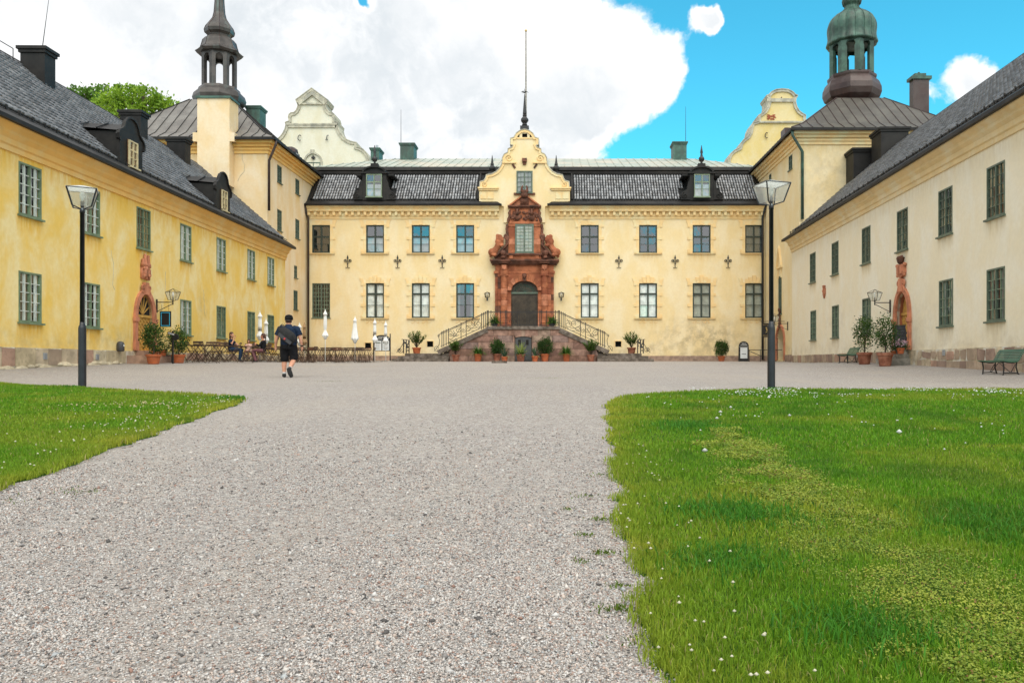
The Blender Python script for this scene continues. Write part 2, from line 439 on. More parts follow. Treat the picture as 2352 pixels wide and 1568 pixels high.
I4 = Matrix.Identity(4)
KIDS = {}
def T(x, y, z): return Matrix.Translation((x, y, z))
def RZ(a): return Matrix.Rotation(a, 4, 'Z')
def put(name, me, parent=None, M=None):
    o = bpy.data.objects.new(name, me); COL.objects.link(o)
    M = M if M is not None else I4
    if parent is not None:
        o.parent = parent; o.matrix_parent_inverse = WM[parent.name].inverted()
    o.matrix_basis = M; WM[o.name] = M.copy()
    if parent is not None: KIDS.setdefault(parent.name, []).append(o)
    return o
def part(mb, name, mat, parent, M=None, smooth=False, kind=None, label=None):
    o = put(name, mb.mesh(name, mat, smooth), parent, M)
    if kind: o['kind'] = kind
    if label: o['label'] = label
    return o
def tag(o, label, cat, group=None):
    o['label'] = label; o['category'] = cat
    if group: o['group'] = group
    return o
def root(name, label, cat, loc, group=None, M=None):
    return tag(put(name, None, None, M if M is not None else T(*loc)), label, cat, group)
def dup(o, Mnew, label=None):
    """copy a thing with its parts and sub-parts to a new place"""
    D = Mnew @ WM[o.name].inverted()
    def rec(q, par):
        c = q.copy(); COL.objects.link(c)
        M = D @ WM[q.name]
        c.parent = par
        if par is not None: c.matrix_parent_inverse = WM[par.name].inverted()
        c.matrix_basis = M; WM[c.name] = M
        if par is not None: KIDS.setdefault(par.name, []).append(c)
        for ch in KIDS.get(q.name, ()): rec(ch, c)
        return c
    r = rec(o, None)
    if label: r['label'] = label
    return r
def fastmesh(name, V, Tri, mat, cols=None, tv=None):
    me = bpy.data.meshes.new(name)
    V = np.asarray(V, np.float32); Tri = np.asarray(Tri, np.int32)
    me.vertices.add(len(V)); me.vertices.foreach_set('co', V.ravel())
    k = Tri.shape[1]
    me.loops.add(Tri.size); me.loops.foreach_set('vertex_index', Tri.ravel())
    me.polygons.add(len(Tri)); me.polygons.foreach_set('loop_start', np.arange(0, Tri.size, k, dtype=np.int32))
    me.materials.append(MATS[mat])
    if cols is not None:
        a = me.color_attributes.new('Col', 'FLOAT_COLOR', 'POINT')
        c4 = np.ones((len(V), 4), np.float32); c4[:, :3] = cols
        a.data.foreach_set('color', c4.ravel())
    if tv is not None:
        a = me.attributes.new('tv', 'FLOAT', 'POINT'); a.data.foreach_set('value', np.asarray(tv, np.float32))
    me.update(calc_edges=True); me.validate()
    return me

# carved relief: a heap of rounded lumps
def lumps(mb, x0, x1, z0, z1, y, n, r0, r1, seed=1, dep=.6):
    rr = random.Random(seed)
    for _ in range(n):
        r = rr.uniform(r0, r1)
        mb.ball((rr.uniform(x0, x1), y - rr.uniform(0, r * .5), rr.uniform(z0, z1)), r, 7, 4, (rr.uniform(.7, 1.3), dep, rr.uniform(.7, 1.4)))
def spiral(cx, cz, r, turns, a0, sgn=1, n=18, r_end=.15):
    return [(cx + r * (1 - (1 - r_end) * i / n) * math.cos(a0 + sgn * turns * 2 * math.pi * i / n),
             cz + r * (1 - (1 - r_end) * i / n) * math.sin(a0 + sgn * turns * 2 * math.pi * i / n)) for i in range(n + 1)]
# ================================================================== GROUND
def grid_sheet(xs, ys, zf):
    X, Y = np.meshgrid(xs, ys); V = np.stack([X, Y, zf(X, Y)], -1).reshape(-1, 3)
    nx, ny = len(xs), len(ys)
    i = (np.arange(ny - 1)[:, None] * nx + np.arange(nx - 1)[None]).ravel()
    return V, np.stack([i, i + 1, i + nx + 1, i + nx], 1)
xs = np.unique(np.concatenate([np.linspace(-500, -60, 8), np.linspace(-60, -20, 14), np.linspace(-20, 20, 100), np.linspace(20, 60, 14), np.linspace(60, 500, 8)]))
ys = np.unique(np.concatenate([np.linspace(-400, -20, 6), np.linspace(-20, 0, 15), np.linspace(0, 25, 120), np.linspace(25, 60, 60), np.linspace(60, 1200, 20)]))
V, Q = grid_sheet(xs, ys, gz)
ground = put('gravel_ground', fastmesh('gravel_ground', V, Q, 'gravel')); ground['kind'] = 'structure'

def wob(t, a, seed):
    return a * (np.sin(t * 2.1 + seed) * .5 + np.sin(t * 5.3 + seed * 2.3) * .3 + np.sin(t * 11.7 + seed * 3.1) * .2)
def r_left(y):      # left edge of the right lawn
    y = np.asarray(y, float)
    e = np.interp(y, [0, 2.4, 3, 4.2, 5.5, 8, 11, 12.6, 13.6, 14.3, 14.9, 15.25], [.34, .33, .32, .34, .40, .52, .66, .82, 1.15, 1.8, 3.0, 3.7])
    return e + (wob(y * 1.7, .07, 1.3) + wob(y * 6.1, .035, 2.3)) * (y < 13)
def l_right(y):     # right edge of the left lawn
    y = np.asarray(y, float)
    e = np.interp(y, [0, 5.4, 7.7, 12.0, 12.7, 13.2, 13.8, 15.0, 16.0, 17.0], [-3.3, -3.78, -4.15, -4.85, -5.0, -5.3, -6.0, -8.1, -10.0, -12.2])
    return e + wob(y * 1.7, .06, 4.1) + wob(y * 5.1, .04, 1.3)
LZ = .018
def lawn_sheet(name, ys, xa, xb, label):
    n = 40; V = []; Fq = []
    for y in ys:
        for t in np.linspace(0, 1, n):
            x = xa(y) + (xb(y) - xa(y)) * t
            e = min(t, 1 - t) * abs(xb(y) - xa(y))
            V.append((x, y, G(x, y) + LZ * min(1, e / .12 + .1)))
    m = len(ys)
    for j in range(m - 1):
        for i in range(n - 1):
            Fq.append((j * n + i, j * n + i + 1, (j + 1) * n + i + 1, (j + 1) * n + i))
    o = put(name, fastmesh(name, V, np.array(Fq), 'lawn_soil')); o['kind'] = 'structure'
    return o
ysr = np.concatenate([np.linspace(.4, 13, 90), np.linspace(13.05, 15.25, 30)])
lawn_sheet('lawn', ysr, lambda y: float(r_left(y)), lambda y: 11.5, '')
ysl = np.concatenate([np.linspace(.4, 12, 70), np.linspace(12.1, 17, 40)])
lawn_sheet('lawn', ysl, lambda y: -13.2, lambda y: float(l_right(y)), '')

# ================================================================== WALLS AND WINDOWS
def wall_mesh(name, L, z0, z1, holes, arches, stainf, mat, step=.17, rev=.25):
    def lines(a, b, extra):
        base = list(np.arange(a, b, step)) + [b]
        base = [v for v in base if all(abs(v - e) > .03 for e in extra)] + list(extra)
        return np.array(sorted(set(round(v, 4) for v in base)))
    ex = [v for q in holes for v in q[:2]] + [v for q in arches for v in q[:2]]
    ez = [v for q in holes for v in q[2:4]] + [v for q in arches for v in (q[2], q[4])]
    xs = lines(0, L, [e for e in ex if 0 < e < L]); zs = lines(z0, z1, [e for e in ez if z0 < e < z1])
    nx, nz = len(xs), len(zs)
    V = [(x, 0, z) for z in zs for x in xs]; Fc = []
    rects = [q[:4] for q in holes] + [(q[0], q[1], q[2], q[4]) for q in arches]
    for j in range(nz - 1):
        cz = (zs[j] + zs[j + 1]) / 2
        for i in range(nx - 1):
            cx = (xs[i] + xs[i + 1]) / 2
            if any(a < cx < b and c < cz < d for a, b, c, d in rects): continue
            k = j * nx + i; Fc.append((k, k + 1, k + nx + 1, k + nx))
    def quad(*q):
        o = len(V); V.extend(q); Fc.append((o, o + 1, o + 2, o + 3))
    for a, b, c, d in [q[:4] for q in holes]:
        quad((a, 0, c), (a, rev, c), (a, rev, d), (a, 0, d)); quad((b, 0, d), (b, rev, d), (b, rev, c), (b, 0, c))
        quad((a, 0, d), (a, rev, d), (b, rev, d), (b, 0, d)); quad((a, rev, c), (a, 0, c), (b, 0, c), (b, rev, c))
    for a, b, c, sp, d, rv in arches:
        n = 16; pts = [((a + b) / 2 - math.cos(math.pi * i / n) * (b - a) / 2, sp + math.sin(math.pi * i / n) * (d - sp)) for i in range(n + 1)]
        for (x, z), (u, w) in zip(pts, pts[1:]):
            quad((x, 0, z), (u, 0, w), (u, 0, d), (x, 0, d)); quad((x, 0, z), (x, rv, z), (u, rv, w), (u, 0, w))
        quad((a, 0, c), (a, rv, c), (a, rv, sp), (a, 0, sp)); quad((b, 0, sp), (b, rv, sp), (b, rv, c), (b, 0, c))
        quad((a, 0, c), (b, 0, c), (b, rv, c), (a, rv, c))
    me = bpy.data.meshes.new(name); me.from_pydata(V, [], Fc); me.materials.append(MATS[mat])
    at = me.color_attributes.new('stain', 'FLOAT_COLOR', 'POINT')
    c4 = np.zeros((len(V), 4), np.float32)
    VV = np.array(V)
    r, gg = stainf(VV[:, 0], VV[:, 2]); c4[:, 0] = np.clip(r, 0, 1); c4[:, 1] = np.clip(gg, 0, 1); c4[:, 3] = 1
    at.data.foreach_set('color', c4.ravel())
    return me

def sstep(a, b, v):
    t = np.clip((v - a) / (b - a), 0, 1); return t * t * (3 - 2 * t)
def stains(ze, wins, drip=1.0, top=1.0, base=.6, patches=(), basez=.3):
    def f(s, z):
        r = top * sstep(ze - 1.5, ze - .6, z); gq = base * (1 - sstep(basez, basez + .9, z))
        for a, b, c, d in wins:
            ins = sstep(a - .12, a + .06, s) * (1 - sstep(b - .06, b + .12, s))
            r = np.maximum(r, drip * ins * sstep(c - .75, c - .15, z) * (z < c + .05))
        for cs, cz, rs, rz, w in patches:
            gq = np.maximum(gq, w * np.exp(-((s - cs) / rs) ** 2 - ((z - cz) / rz) ** 2))
        return r, gq
    return f

KITS = {}
def kit(w, h, cols, rows, fmat, barmat=None, casing=.055, mull=.05, bar=.022, dep=.08, sillx=.05):
    key = (w, h, cols, tuple(rows) if not isinstance(rows, int) else rows, fmat, barmat, casing)
    if key in KITS: return KITS[key]
    if isinstance(rows, int): rows = [1.0 / rows] * rows
    m = MB()
    m.box(-w / 2, -w / 2 + casing, -.015, dep, 0, h); m.box(w / 2 - casing, w / 2, -.015, dep, 0, h)
    m.box(-w / 2 + casing, w / 2 - casing, -.015, dep, 0, casing); m.box(-w / 2 + casing, w / 2 - casing, -.015, dep, h - casing, h)
    m.box(-mull / 2, mull / 2, -.008, dep - .01, casing, h - casing)
    frame = m.mesh('window', fmat)
    # row 0 is the bottom row
    iw = w - 2 * casing; ih = h - 2 * casing; half = cols // 2
    m = MB(); z = casing; panes = []; zs = []
    for k, fr in enumerate(rows):
        z1 = z + fr * ih; zs.append((z, z1)); z = z1
    cw = (iw / 2 - mull / 2) / half
    for sgn in (-1, 1):
        for i in range(half):
            xa = mull / 2 + i * cw; xb = xa + cw
            if i > 0: m.box(sgn * xa - bar / 2, sgn * xa + bar / 2, .008, dep - .025, casing, h - casing)
            for (za, zb) in zs:
                panes.append((sgn * (xa + xb) / 2, (za + zb) / 2, cw, zb - za))
    for k, (za, zb) in enumerate(zs[1:]):
        t = bar if not (len(rows) == 3 and k == 1) else mull * 1.1
        for sgn in (-1, 1):
            xa, xb = sorted((sgn * mull / 2, sgn * (iw / 2)))
            m.box(xa, xb, .010, dep - .028, za - t / 2, za + t / 2)
    bars = m.mesh('glazing_bars', barmat or fmat)
    pmesh = {}
    for _, _, a, b in panes:
        kk = (round(a, 3), round(b, 3))
        if kk not in pmesh: pmesh[kk] = {}
    sill = MB().box(-w / 2 - sillx, w / 2 + sillx, -.10, .02, -.06, -.005).mesh('sill', fmat)
    KITS[key] = (w, h, frame, bars, panes, pmesh, sill)
    return KITS[key]

CUR = {}
def curtain_mesh(w, h, kind):
    key = (round(w, 2), round(h, 2), kind)
    if key in CUR: return CUR[key]
    m = MB()
    def sheet(x0, x1, y, amp, z0=0.0, z1=None, ph=0.0):
        n = max(4, int((x1 - x0) / .035)); z1 = z1 or h
        vs = []; fs = []
        for i in range(n + 1):
            x = x0 + (x1 - x0) * i / n; yy = y + amp * math.sin(i * 1.9 + ph) * (.6 + .4 * math.sin(i * .7))
            vs += [(x, yy, z0), (x, yy, z1)]
        for i in range(n): fs.append((2 * i, 2 * i + 2, 2 * i + 3, 2 * i + 1))
        m.add(vs, fs)
    if kind == 'full': sheet(-w / 2, w / 2, 0, .018)
    elif kind == 'parted':
        sheet(-w / 2, -w * .05, 0, .02); sheet(w * .08, w / 2, 0, .02, ph=1)
    elif kind == 'strips':
        for a, b in ((-.46, -.30), (-.20, -.05), (.04, .22), (.32, .46)): sheet(a * w, b * w, 0, .012, ph=a * 9)
    elif kind == 'sides':
        sheet(-w / 2, -w * .3, 0, .02); sheet(w * .28, w / 2, 0, .02, ph=2)
    elif kind == 'half': sheet(-w / 2, w / 2, 0, .015, 0, h * .55)
    elif kind == 'blind':
        k = int(h / .06)
        for i in range(k):
            z = i * h / k; m.add([(-w / 2, 0, z), (w / 2, 0, z), (w / 2, .03, z + h / k * .95), (-w / 2, .03, z + h / k * .95)], [(0, 1, 2, 3)])
    CUR[key] = m.mesh('curtain', None)
    return CUR[key]
CURC = {}
def put_window(parent, M, kt, cur=None, curmat='curtain_white', back='room_dark', gl='glass', sill=True, name='window', cy=.11, by=.23):
    w, h, frame, bars, panes, pmesh, sl = kt
    o = put(name, frame, parent, M)
    put('glazing_bars', bars, o, M)
    for x, z, a, b in panes:
        d = pmesh[(round(a, 3), round(b, 3))]
        if gl not in d:
            d[gl] = MB().add([(-a / 2, 0, -b / 2), (a / 2, 0, -b / 2), (a / 2, 0, b / 2), (-a / 2, 0, b / 2)], [(0, 1, 2, 3)]).mesh('pane', gl)
        put('pane', d[gl], o, M @ T(x, .035, z) @ RZ(random.gauss(0, .010)) @ Matrix.Rotation(random.gauss(0, .010), 4, 'X'))
    if sill: put('sill', sl, o, M)
    if cur:
        key = (round(w, 2), round(h, 2), cur, curmat)
        if key not in CURC:
            me = curtain_mesh(w - .02, h - .02, cur).copy(); me.materials.clear(); me.materials.append(MATS[curmat]); CURC[key] = me
        put('curtain', CURC[key], o, M @ T(0, cy, .01))
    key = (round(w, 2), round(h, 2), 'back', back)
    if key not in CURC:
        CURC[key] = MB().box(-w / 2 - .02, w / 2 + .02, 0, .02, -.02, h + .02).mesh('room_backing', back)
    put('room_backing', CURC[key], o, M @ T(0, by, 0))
    return o

# ------------------------------------------------------------------ roof tiles
def tile_base(w, l):
    xs = [-.40, -.30, -.10, .14, .30, .38]; hs = [-.01, .07, .095, .09, .06, -.01]
    k = w / .25
    V = []; lift = .045 * (w / .25) ** .5
    for y, dz in ((0, lift), (l * 1.1, 0)):
        V += [(x * w, y, hh * k + dz) for x, hh in zip(xs, hs)]
    V += [(x * w, .0, hh * k - .035 * k) for x, hh in zip(xs, hs)]
    n = 6; Fq = []
    for i in range(n - 1):
        Fq.append((i, i + 1, n + i + 1, n + i)); Fq.append((2 * n + i, 2 * n + i + 1, i + 1, i))
    return np.array(V), np.array(Fq)

def tile_field(roof, M, ncols, nrows, tw, tl, mat, keep, nmax=300):
    """tiles on the plane of M (x along the eave, y up the slope, z out); the nearest are objects, the rest one mesh"""
    V, Q = tile_base(tw, tl)
    va = []
    for k in range(8):
        va.append(fastmesh('tile', V, Q, mat, tv=[k / 7] * len(V)))
    spots = []
    for c in range(ncols):
        for r in range(nrows):
            x = (c + .5) * tw; y = r * tl
            if not keep(x, y + tl * .5): continue
            p = M @ Vector((x, y + tl / 2, 0))
            spots.append((p, x, y))
    def vis(p):
        if p.y < 1: return False
        px = CX + F * p.x / p.y; py = CY - F * (p.z - EYE) / p.y
        return -5 < px < 2357 and -5 < py < 1573
    spots.sort(key=lambda q: (not vis(q[0]), q[0].y * q[0].y + q[0].x ** 2))
    rr = random.Random(3)
    MM = np.array(M)
    AV = []; AQ = []; AT = []
    for i, (p, x, y) in enumerate(spots):
        jx = rr.gauss(0, .006); jz = abs(rr.gauss(0, .006)); tv = rr.random() ** 1.3
        if i < nmax and vis(p):
            put('tile', va[min(7, int(tv * 8))], roof, M @ T(x + jx, y, jz) @ Matrix.Rotation(rr.gauss(0, .012), 4, 'Z'))
        else:
            W = V + np.array([x + jx, y, jz]); W = W @ MM[:3, :3].T + MM[:3, 3]
            AQ.append(Q + len(AV) * len(V)); AV.append(W); AT.append(np.full(len(V), tv))
    if AV:
        o = put('tile_field', fastmesh('tile_field', np.concatenate(AV), np.concatenate(AQ), mat, tv=np.concatenate(AT)), roof); o['kind'] = 'stuff'

def metal_box(mb, x0, x1, y0, y1, z0, z1, cap=.12, ch=.12):      # sheet-clad chimney with a moulded cap
    mb.box(x0, x1, y0, y1, z0, z1 - ch * 2)
    mb.box(x0 - cap * .5, x1 + cap * .5, y0 - cap * .5, y1 + cap * .5, z1 - ch * 2, z1 - ch)
    mb.box(x0 - cap, x1 + cap, y0 - cap, y1 + cap, z1 - ch, z1)
    cx, cy = (x0 + x1) / 2, (y0 + y1) / 2
    a, b = (x1 - x0) / 2 + cap * .7, (y1 - y0) / 2 + cap * .7
    mb.add([(cx - a, cy - b, z1), (cx + a, cy - b, z1), (cx + a, cy + b, z1), (cx - a, cy + b, z1),
            (cx - a * .5, cy - b * .5, z1 + .09), (cx + a * .5, cy - b * .5, z1 + .09), (cx + a * .5, cy + b * .5, z1 + .09), (cx - a * .5, cy + b * .5, z1 + .09)],
           [(0, 1, 5, 4), (1, 2, 6, 5), (2, 3, 7, 6), (3, 0, 4, 7), (4, 5, 6, 7)])

# ================================================================== THE TWO SIDE WINGS
def wing(side):
    left = side < 0
    if left:
        pa, pb_ = Vector((-16.2, 24.4)), Vector((-16.5, 45.6))
    else:
        pa, pb_ = Vector((13.97, 43.9)), Vector((13.37, 24.4))
    u = (pb_ - pa).normalized(); ang = math.atan2(u.y, u.x)
    dstart = 14.0 if left else 48.3
    org = pa + u * ((dstart - pa.y) / u.y)
    M = T(org.x, org.y, 0) @ RZ(ang)
    sd = lambda d: (d - dstart) / u.y
    L = abs(sd(48.0) if left else sd(14.0))
    ze = 7.1 + EYE if left else 7.6 + EYE
    if left:
        rt = root('palace_wing', 'bright yellow two-storey palace wing with dark tiled roof and two dormers', 'building', (0, 0, 0), M=M)
    else:
        rt = root('palace_wing', 'pale cream two-storey palace wing with dark tiled roof and green windows', 'building', (0, 0, 0), M=M)
    smat = 'stucco_yellow' if left else 'stucco_pale'
    W = 1.07
    if left:
        up = [24.37, 27.62, 31.2, 34.83, 38.6, 42.5, 45.5]; lo = [24.37, 27.62, 34.83, 38.6, 42.5, 45.5]; zl, hl = 1.05, 1.53; zu, hu = 4.28, 1.58; door = 31.25
    else:
        up = [43.9, 40.0, 35.6, 31.55, 27.8, 24.4]; lo = [43.8, 39.95, 35.55, 27.75, 24.4]; zl, hl = 1.11, 1.61; zu, hu = 4.28, 1.62; door = 31.5
    holes = [(sd(d) - W / 2, sd(d) + W / 2, zu, zu + hu) for d in up] + [(sd(d) - W / 2, sd(d) + W / 2, zl, zl + hl) for d in lo]
    dw = .62; z0 = .30 if left else .34
    dz1 = 2.50 if left else 2.62
    rcs = .11 if left else .22
    arch = [(sd(door) - dw, sd(door) + dw, z0, dz1 - .95, dz1, rcs)]
    pat = ((sd(36.5), 2.4, .5, .7, .5), (sd(41), .9, 2, .4, .4), (sd(29), .6, 1.5, .4, .5)) if left else ((sd(30), 1.4, 2, .8, .35), (sd(40), 2, 2, 1, .3))
    me = wall_mesh('wall', L, -1.2, ze - .1, holes, arch, stains(ze - .2, holes, 1.0 if left else .55, .85 if left else .35, .45, pat, .25), smat)
    put('wall', me, rt, M)
    b = MB(); b.box(0, L, 10.0, 10.3, -1.2, ze - .1)
    b.box(0, .15, .01, 9.99, -1.2, ze - .12); b.box(L - .15, L, .01, 9.99, -1.2, ze - .12)
    part(b, 'wall', smat, rt, M, label='plain rear and end walls')
    # cornice, in steps
    prof = [(0.02, ze - .85), (-.06, ze - .85), (-.06, ze - .70), (-.12, ze - .66), (-.12, ze - .50), (-.24, ze - .40), (-.24, ze - .30), (-.40, ze - .16), (-.42, ze - .08), (.02, ze - .08)]
    part(MB().profx(prof, 0 if left else -.05, L + .05 if left else L), 'cornice', 'trim_orange' if left else 'trim_pale', rt, M)
    # roof: metal eave strip, slope, ridge, back
    y0, z0r = -.55, ze - .06
    y1, z1r = .10, ze + .40
    yr, zr = 5.05, ze + 4.75
    rf = MB()
    x0, x1 = (-.05, L + .25) if left else (-.25, L + .05)
    rf.add([(x0, y0, z0r), (x1, y0, z0r), (x1, y1, z1r), (x0, y1, z1r), (x0, yr, zr), (x1, yr, zr), (x0, 10.6, z0r), (x1, 10.6, z0r), (x0, y0, z0r - .07), (x1, y0, z0r - .07)],
           [(0, 1, 2, 3), (3, 2, 5, 4), (4, 5, 7, 6), (8, 9, 1, 0), (0, 3, 4, 6), (1, 7, 5, 2), (8, 6, 7, 9)])
    roof = part(rf, 'roof', 'roof_deck', rt, M)
    part(MB().profx([(y0 - .03, z0r - .09), (y0 - .03, z0r + .03), (y1 - .05, z1r - .0), (y1 + .02, z1r + .02), (y1 + .02, z1r - .06), (y0 + .1, z0r - .09)], x0 - .02, x1 + .02), 'eave_flashing', 'black_metal', roof, M)
    sl = Vector((0, yr - y1, zr - z1r)); ln = sl.length; sl.normalize()
    TM = M @ T(0, y1 + .02, z1r + .015) @ Matrix(((1, 0, 0, 0), (0, sl.y, -sl.z, 0), (0, sl.z, sl.y, 0), (0, 0, 0, 1)))
    dorm = [(sd(30.3), 2.3), (sd(38.85), 2.3)] if left else []
    dlo = 19.5
    def keep(x, y):
        d = dstart + x * u.y
        if d < dlo or x > L or x < 0: return False
        for c, rise in dorm:
            if abs(x - c) < .8 and y < 1.7 + .8 * (1 - abs(x - c) / .8): return False
        return True
    nr = int(ln / .34)
    tile_field(roof, TM, int(L / .25), nr, .25, .34, 'tile_wing', keep)
    part(MB().profx([(yr - .16, zr - .05), (yr - .08, zr + .09), (yr + .08, zr + .09), (yr + .16, zr - .05)], x0, x1), 'ridge_cap', 'black_metal', roof, M)
    # snow guard: a rail with short upright plates on the eave
    sg = MB(); xa = abs(sd(19.5)) if left else 0; xb = L if left else abs(sd(19.5))
    sg.box(xa, xb, -.12, -.10, z0r + .42, z0r + .45); sg.box(xa, xb, -.12, -.10, z0r + .33, z0r + .36)
    k = int((xb - xa) / .6)
    for i in range(k): sg.box(xa + i * .6, xa + i * .6 + .05, -.13, -.09, z0r + .28, z0r + .5)
    part(sg, 'snow_guard', 'black_metal', roof, M)
    # windows
    fg = 'frame_left' if left else 'frame_green'
    kt = kit(W, hu, 4, 5, fg, 'bar_white' if left else fg)
    ktl = kit(W, hl, 4, 5, fg, 'bar_white' if left else 'frame_light')
    cu = ['strips', 'strips', None, 'full', 'strips', 'strips', 'strips'] if left else [None, None, None, None, None, None]
    cm = ['curtain_white', 'curtain_white', 'x', 'curtain_white', 'curtain_white', 'curtain_white', 'curtain_white']
    bk = ['room_dark', 'room_dark', 'curtain_brown', 'room_dark', 'room_dark', 'curtain_grey', 'curtain_grey'] if left else ['room_dark', 'curtain_brown', 'curtain_brown', 'room_dark', 'room_dark', 'curtain_brown']
    for i, d in enumerate(up):
        k_ = kit(W, hu, 4, 5, fg, fg) if bk[i] == 'curtain_brown' else kt
        put_window(rt, M @ T(sd(d), .0, zu), k_, cu[i], cm[i], bk[i])
    for i, d in enumerate(lo):
        c = ['strips', 'strips', 'strips', 'half', None, None][i] if left else ['strips', 'strips', 'full', 'strips', 'strips'][i]
        q = 'curtain_brown' if left and i >= 3 else 'room_dark'
        k_ = kit(W, hl, 4, 5, fg, fg) if (left and i >= 3) else ktl
        put_window(rt, M @ T(sd(d), .0, zl), k_, c, 'curtain_white' if (left and i < 3) else 'curtain_grey', q)
    # plinth of uneven stones
    px_ = MB()
    pz = .28 if left else .31
    px_.box(0, L, -.03, .05, -1.1, pz); part(px_, 'plinth', 'mortar', rt, M)
    rr = random.Random(5 if left else 9)
    sA, sB = (sd(20.5), L) if left else (0.0, sd(20.0))
    s = sA; cnt = 0
    while s < sB - .2:
        wd_ = rr.uniform(.55, 1.0) if left else rr.uniform(.35, .8)
        e = min(s + wd_, sB)
        cs = (s + e) / 2
        if abs(cs - sd(door)) < 1.15: s = e; continue
        dcur = dstart + cs * u.y
        gzv = G(org.x + u.x * cs, org.y + u.y * cs)
        rows = [(gzv + .06, pz - rr.uniform(.0, .04))] if left else ([(gzv - .1, gzv + .2 + rr.uniform(0, .05)), (gzv + .24, pz - rr.uniform(0, .04))] if pz - gzv > .5 else [(gzv - .1, pz - rr.uniform(0, .05))])
        if not left and dcur > 36: rows = [(gzv + .02, pz - .03)]
        for za, zb in rows:
            if zb - za < .12: continue
            mb = MB(); j = lambda: rr.uniform(-.035, .035)
            a, bq = s + .012, e - .012
            t = -.045 - rr.uniform(0, .012)
            if not left and za > gzv + .1:
                jj = lambda: rr.uniform(.0, .09)
                poly = [(a + jj(), za + jj()), (bq - jj(), za + jj() * .6), (bq - jj() * .4, (za + zb) / 2), (bq - jj(), zb - jj()), (a + jj(), zb - jj() * .7), (a + jj() * .4, (za + zb) / 2)]
            else:
                poly = [(a, za + j()), (bq, za + j()), (bq, zb + j() * .4), (a, zb + j() * .4)]
            mb.prism(poly, t, .0)
            part(mb, 'stone', 'plinth_stone_%d' % rr.choice((0, 1, 2, 3, 4, 0, 2) if left else (5, 3, 1, 2, 3, 5)), rt, M)
        s = e
    if left:   # rubble footing showing under the plinth
        mb = MB()
        for i in range(46):
            d = rr.uniform(20.5, 29.5); cs = sd(d); gzv = G(org.x + u.x * cs, org.y + u.y * cs)
            r_ = rr.uniform(.10, .30)
            mb.ball((cs, -.02 - rr.uniform(0, .08), gzv + rr.uniform(-.05, .07)), r_, 6, 4, (rr.uniform(.9, 1.6), .45, .42))
        part(mb, 'footing_rubble', 'plinth_stone_4', rt, M, kind='stuff')
    for d in ((25.0, 27.9) if left else (27.8, 33.3, 36.6)):
        vz = -.07 if left else .08
        mb = MB(); mb.box(sd(d) - .09, sd(d) + .09, -.075, -.055, vz, vz + .2)
        for i in range(6): mb.box(sd(d) - .075, sd(d) + .075, -.085, -.075, vz + .025 + i * .028, vz + .037 + i * .028)
        part(mb, 'air_vent', 'vent_metal', rt, M)
    # arched doorway
    c = sd(door)
    sp = dz1 - .95
    n = 16
    arcp = [(c - math.cos(math.pi * i / n) * dw, sp + math.sin(math.pi * i / n) * .95) for i in range(n + 1)]
    inner = [(c - dw, z0)] + arcp + [(c + dw, z0)]
    sur = MB(); sur.strip(inner, .21, -.09, .1)
    so = part(sur, 'door_surround', 'sandstone_pink', rt, M)
    im = MB()
    for sg_ in (-1, 1): im.box(c + sg_ * (dw - .02), c + sg_ * (dw + .26), -.13, -.02, 1.42, 1.58); im.box(c + sg_ * (dw - .01), c + sg_ * (dw + .25), -.12, -.02, z0, z0 + .35)
    part(im, 'impost', 'sandstone_pink', so, M)
    rv = MB(); rv.strip(inner, -.02, .1, rcs + .02); part(rv, 'reveal', 'sandstone_pink' if left else 'sandstone_red', so, M)
    dr = MB(); sgn = 1
    dm = 'door_ochre'
    dr.box(c - dw, c + dw, rcs, rcs + .04, z0, dz1)
    do = part(dr, 'door', dm, rt, M)
    # lozenge slats on the leaf
    for i in range(-2, 9):
        for s_ in (-1, 1):
            mb = MB()
            zc = z0 + .12 + i * .22
            a = Vector((c - dw, 0, zc if s_ > 0 else zc + dw * 2 * .9)); bq = Vector((c + dw, 0, zc + dw * 2 * .9 if s_ > 0 else zc))
            dv = (bq - a); t0, t1 = 0.0, 1.0
            lo_, hi_ = z0 + .06, sp + .05
            for zlim, sg_ in ((lo_, 1), (hi_, -1)):
                if abs(dv.z) > 1e-6:
                    t = (zlim - a.z) / dv.z
                    if (dv.z > 0) == (sg_ > 0): t0 = max(t0, t)
                    else: t1 = min(t1, t)
            if t1 - t0 < .05: continue
            mb.bar(a + dv * t0 + Vector((0, (rcs - .01 if s_ > 0 else rcs - .016), 0)), a + dv * t1 + Vector((0, (rcs - .01 if s_ > 0 else rcs - .016), 0)), .05, .025, up=(0, 1, 0))
            part(mb, 'slat', dm, do, M)
    tb = MB(); tb.box(c - dw, c + dw, rcs - .06, rcs, sp + .06, sp + .16); part(tb, 'transom', dm, do, M)
    if left:
        fl = MB(); fl.box(c - dw + .05, c + dw - .05, rcs - .03, rcs - .01, sp + .17, dz1 - .1); part(fl, 'fanlight', 'room_dark', do, M)
        fb_ = MB()
        for k in range(1, 7):
            a = math.pi * k / 7; fb_.bar((c, rcs - .045, sp + .17), (c - math.cos(a) * dw * .9, rcs - .045, sp + .17 + math.sin(a) * .75), .03)
        part(fb_, 'fanlight_bars', dm, do, M)
        gp = MB(); gp.box(c - dw - .0, c - dw + .07, rcs - .08, rcs - .005, z0, sp + .1); part(gp, 'door_gap', 'void', do, M)
    # carved coat of arms over the arch
    cr = MB()
    zk = dz1 + .12
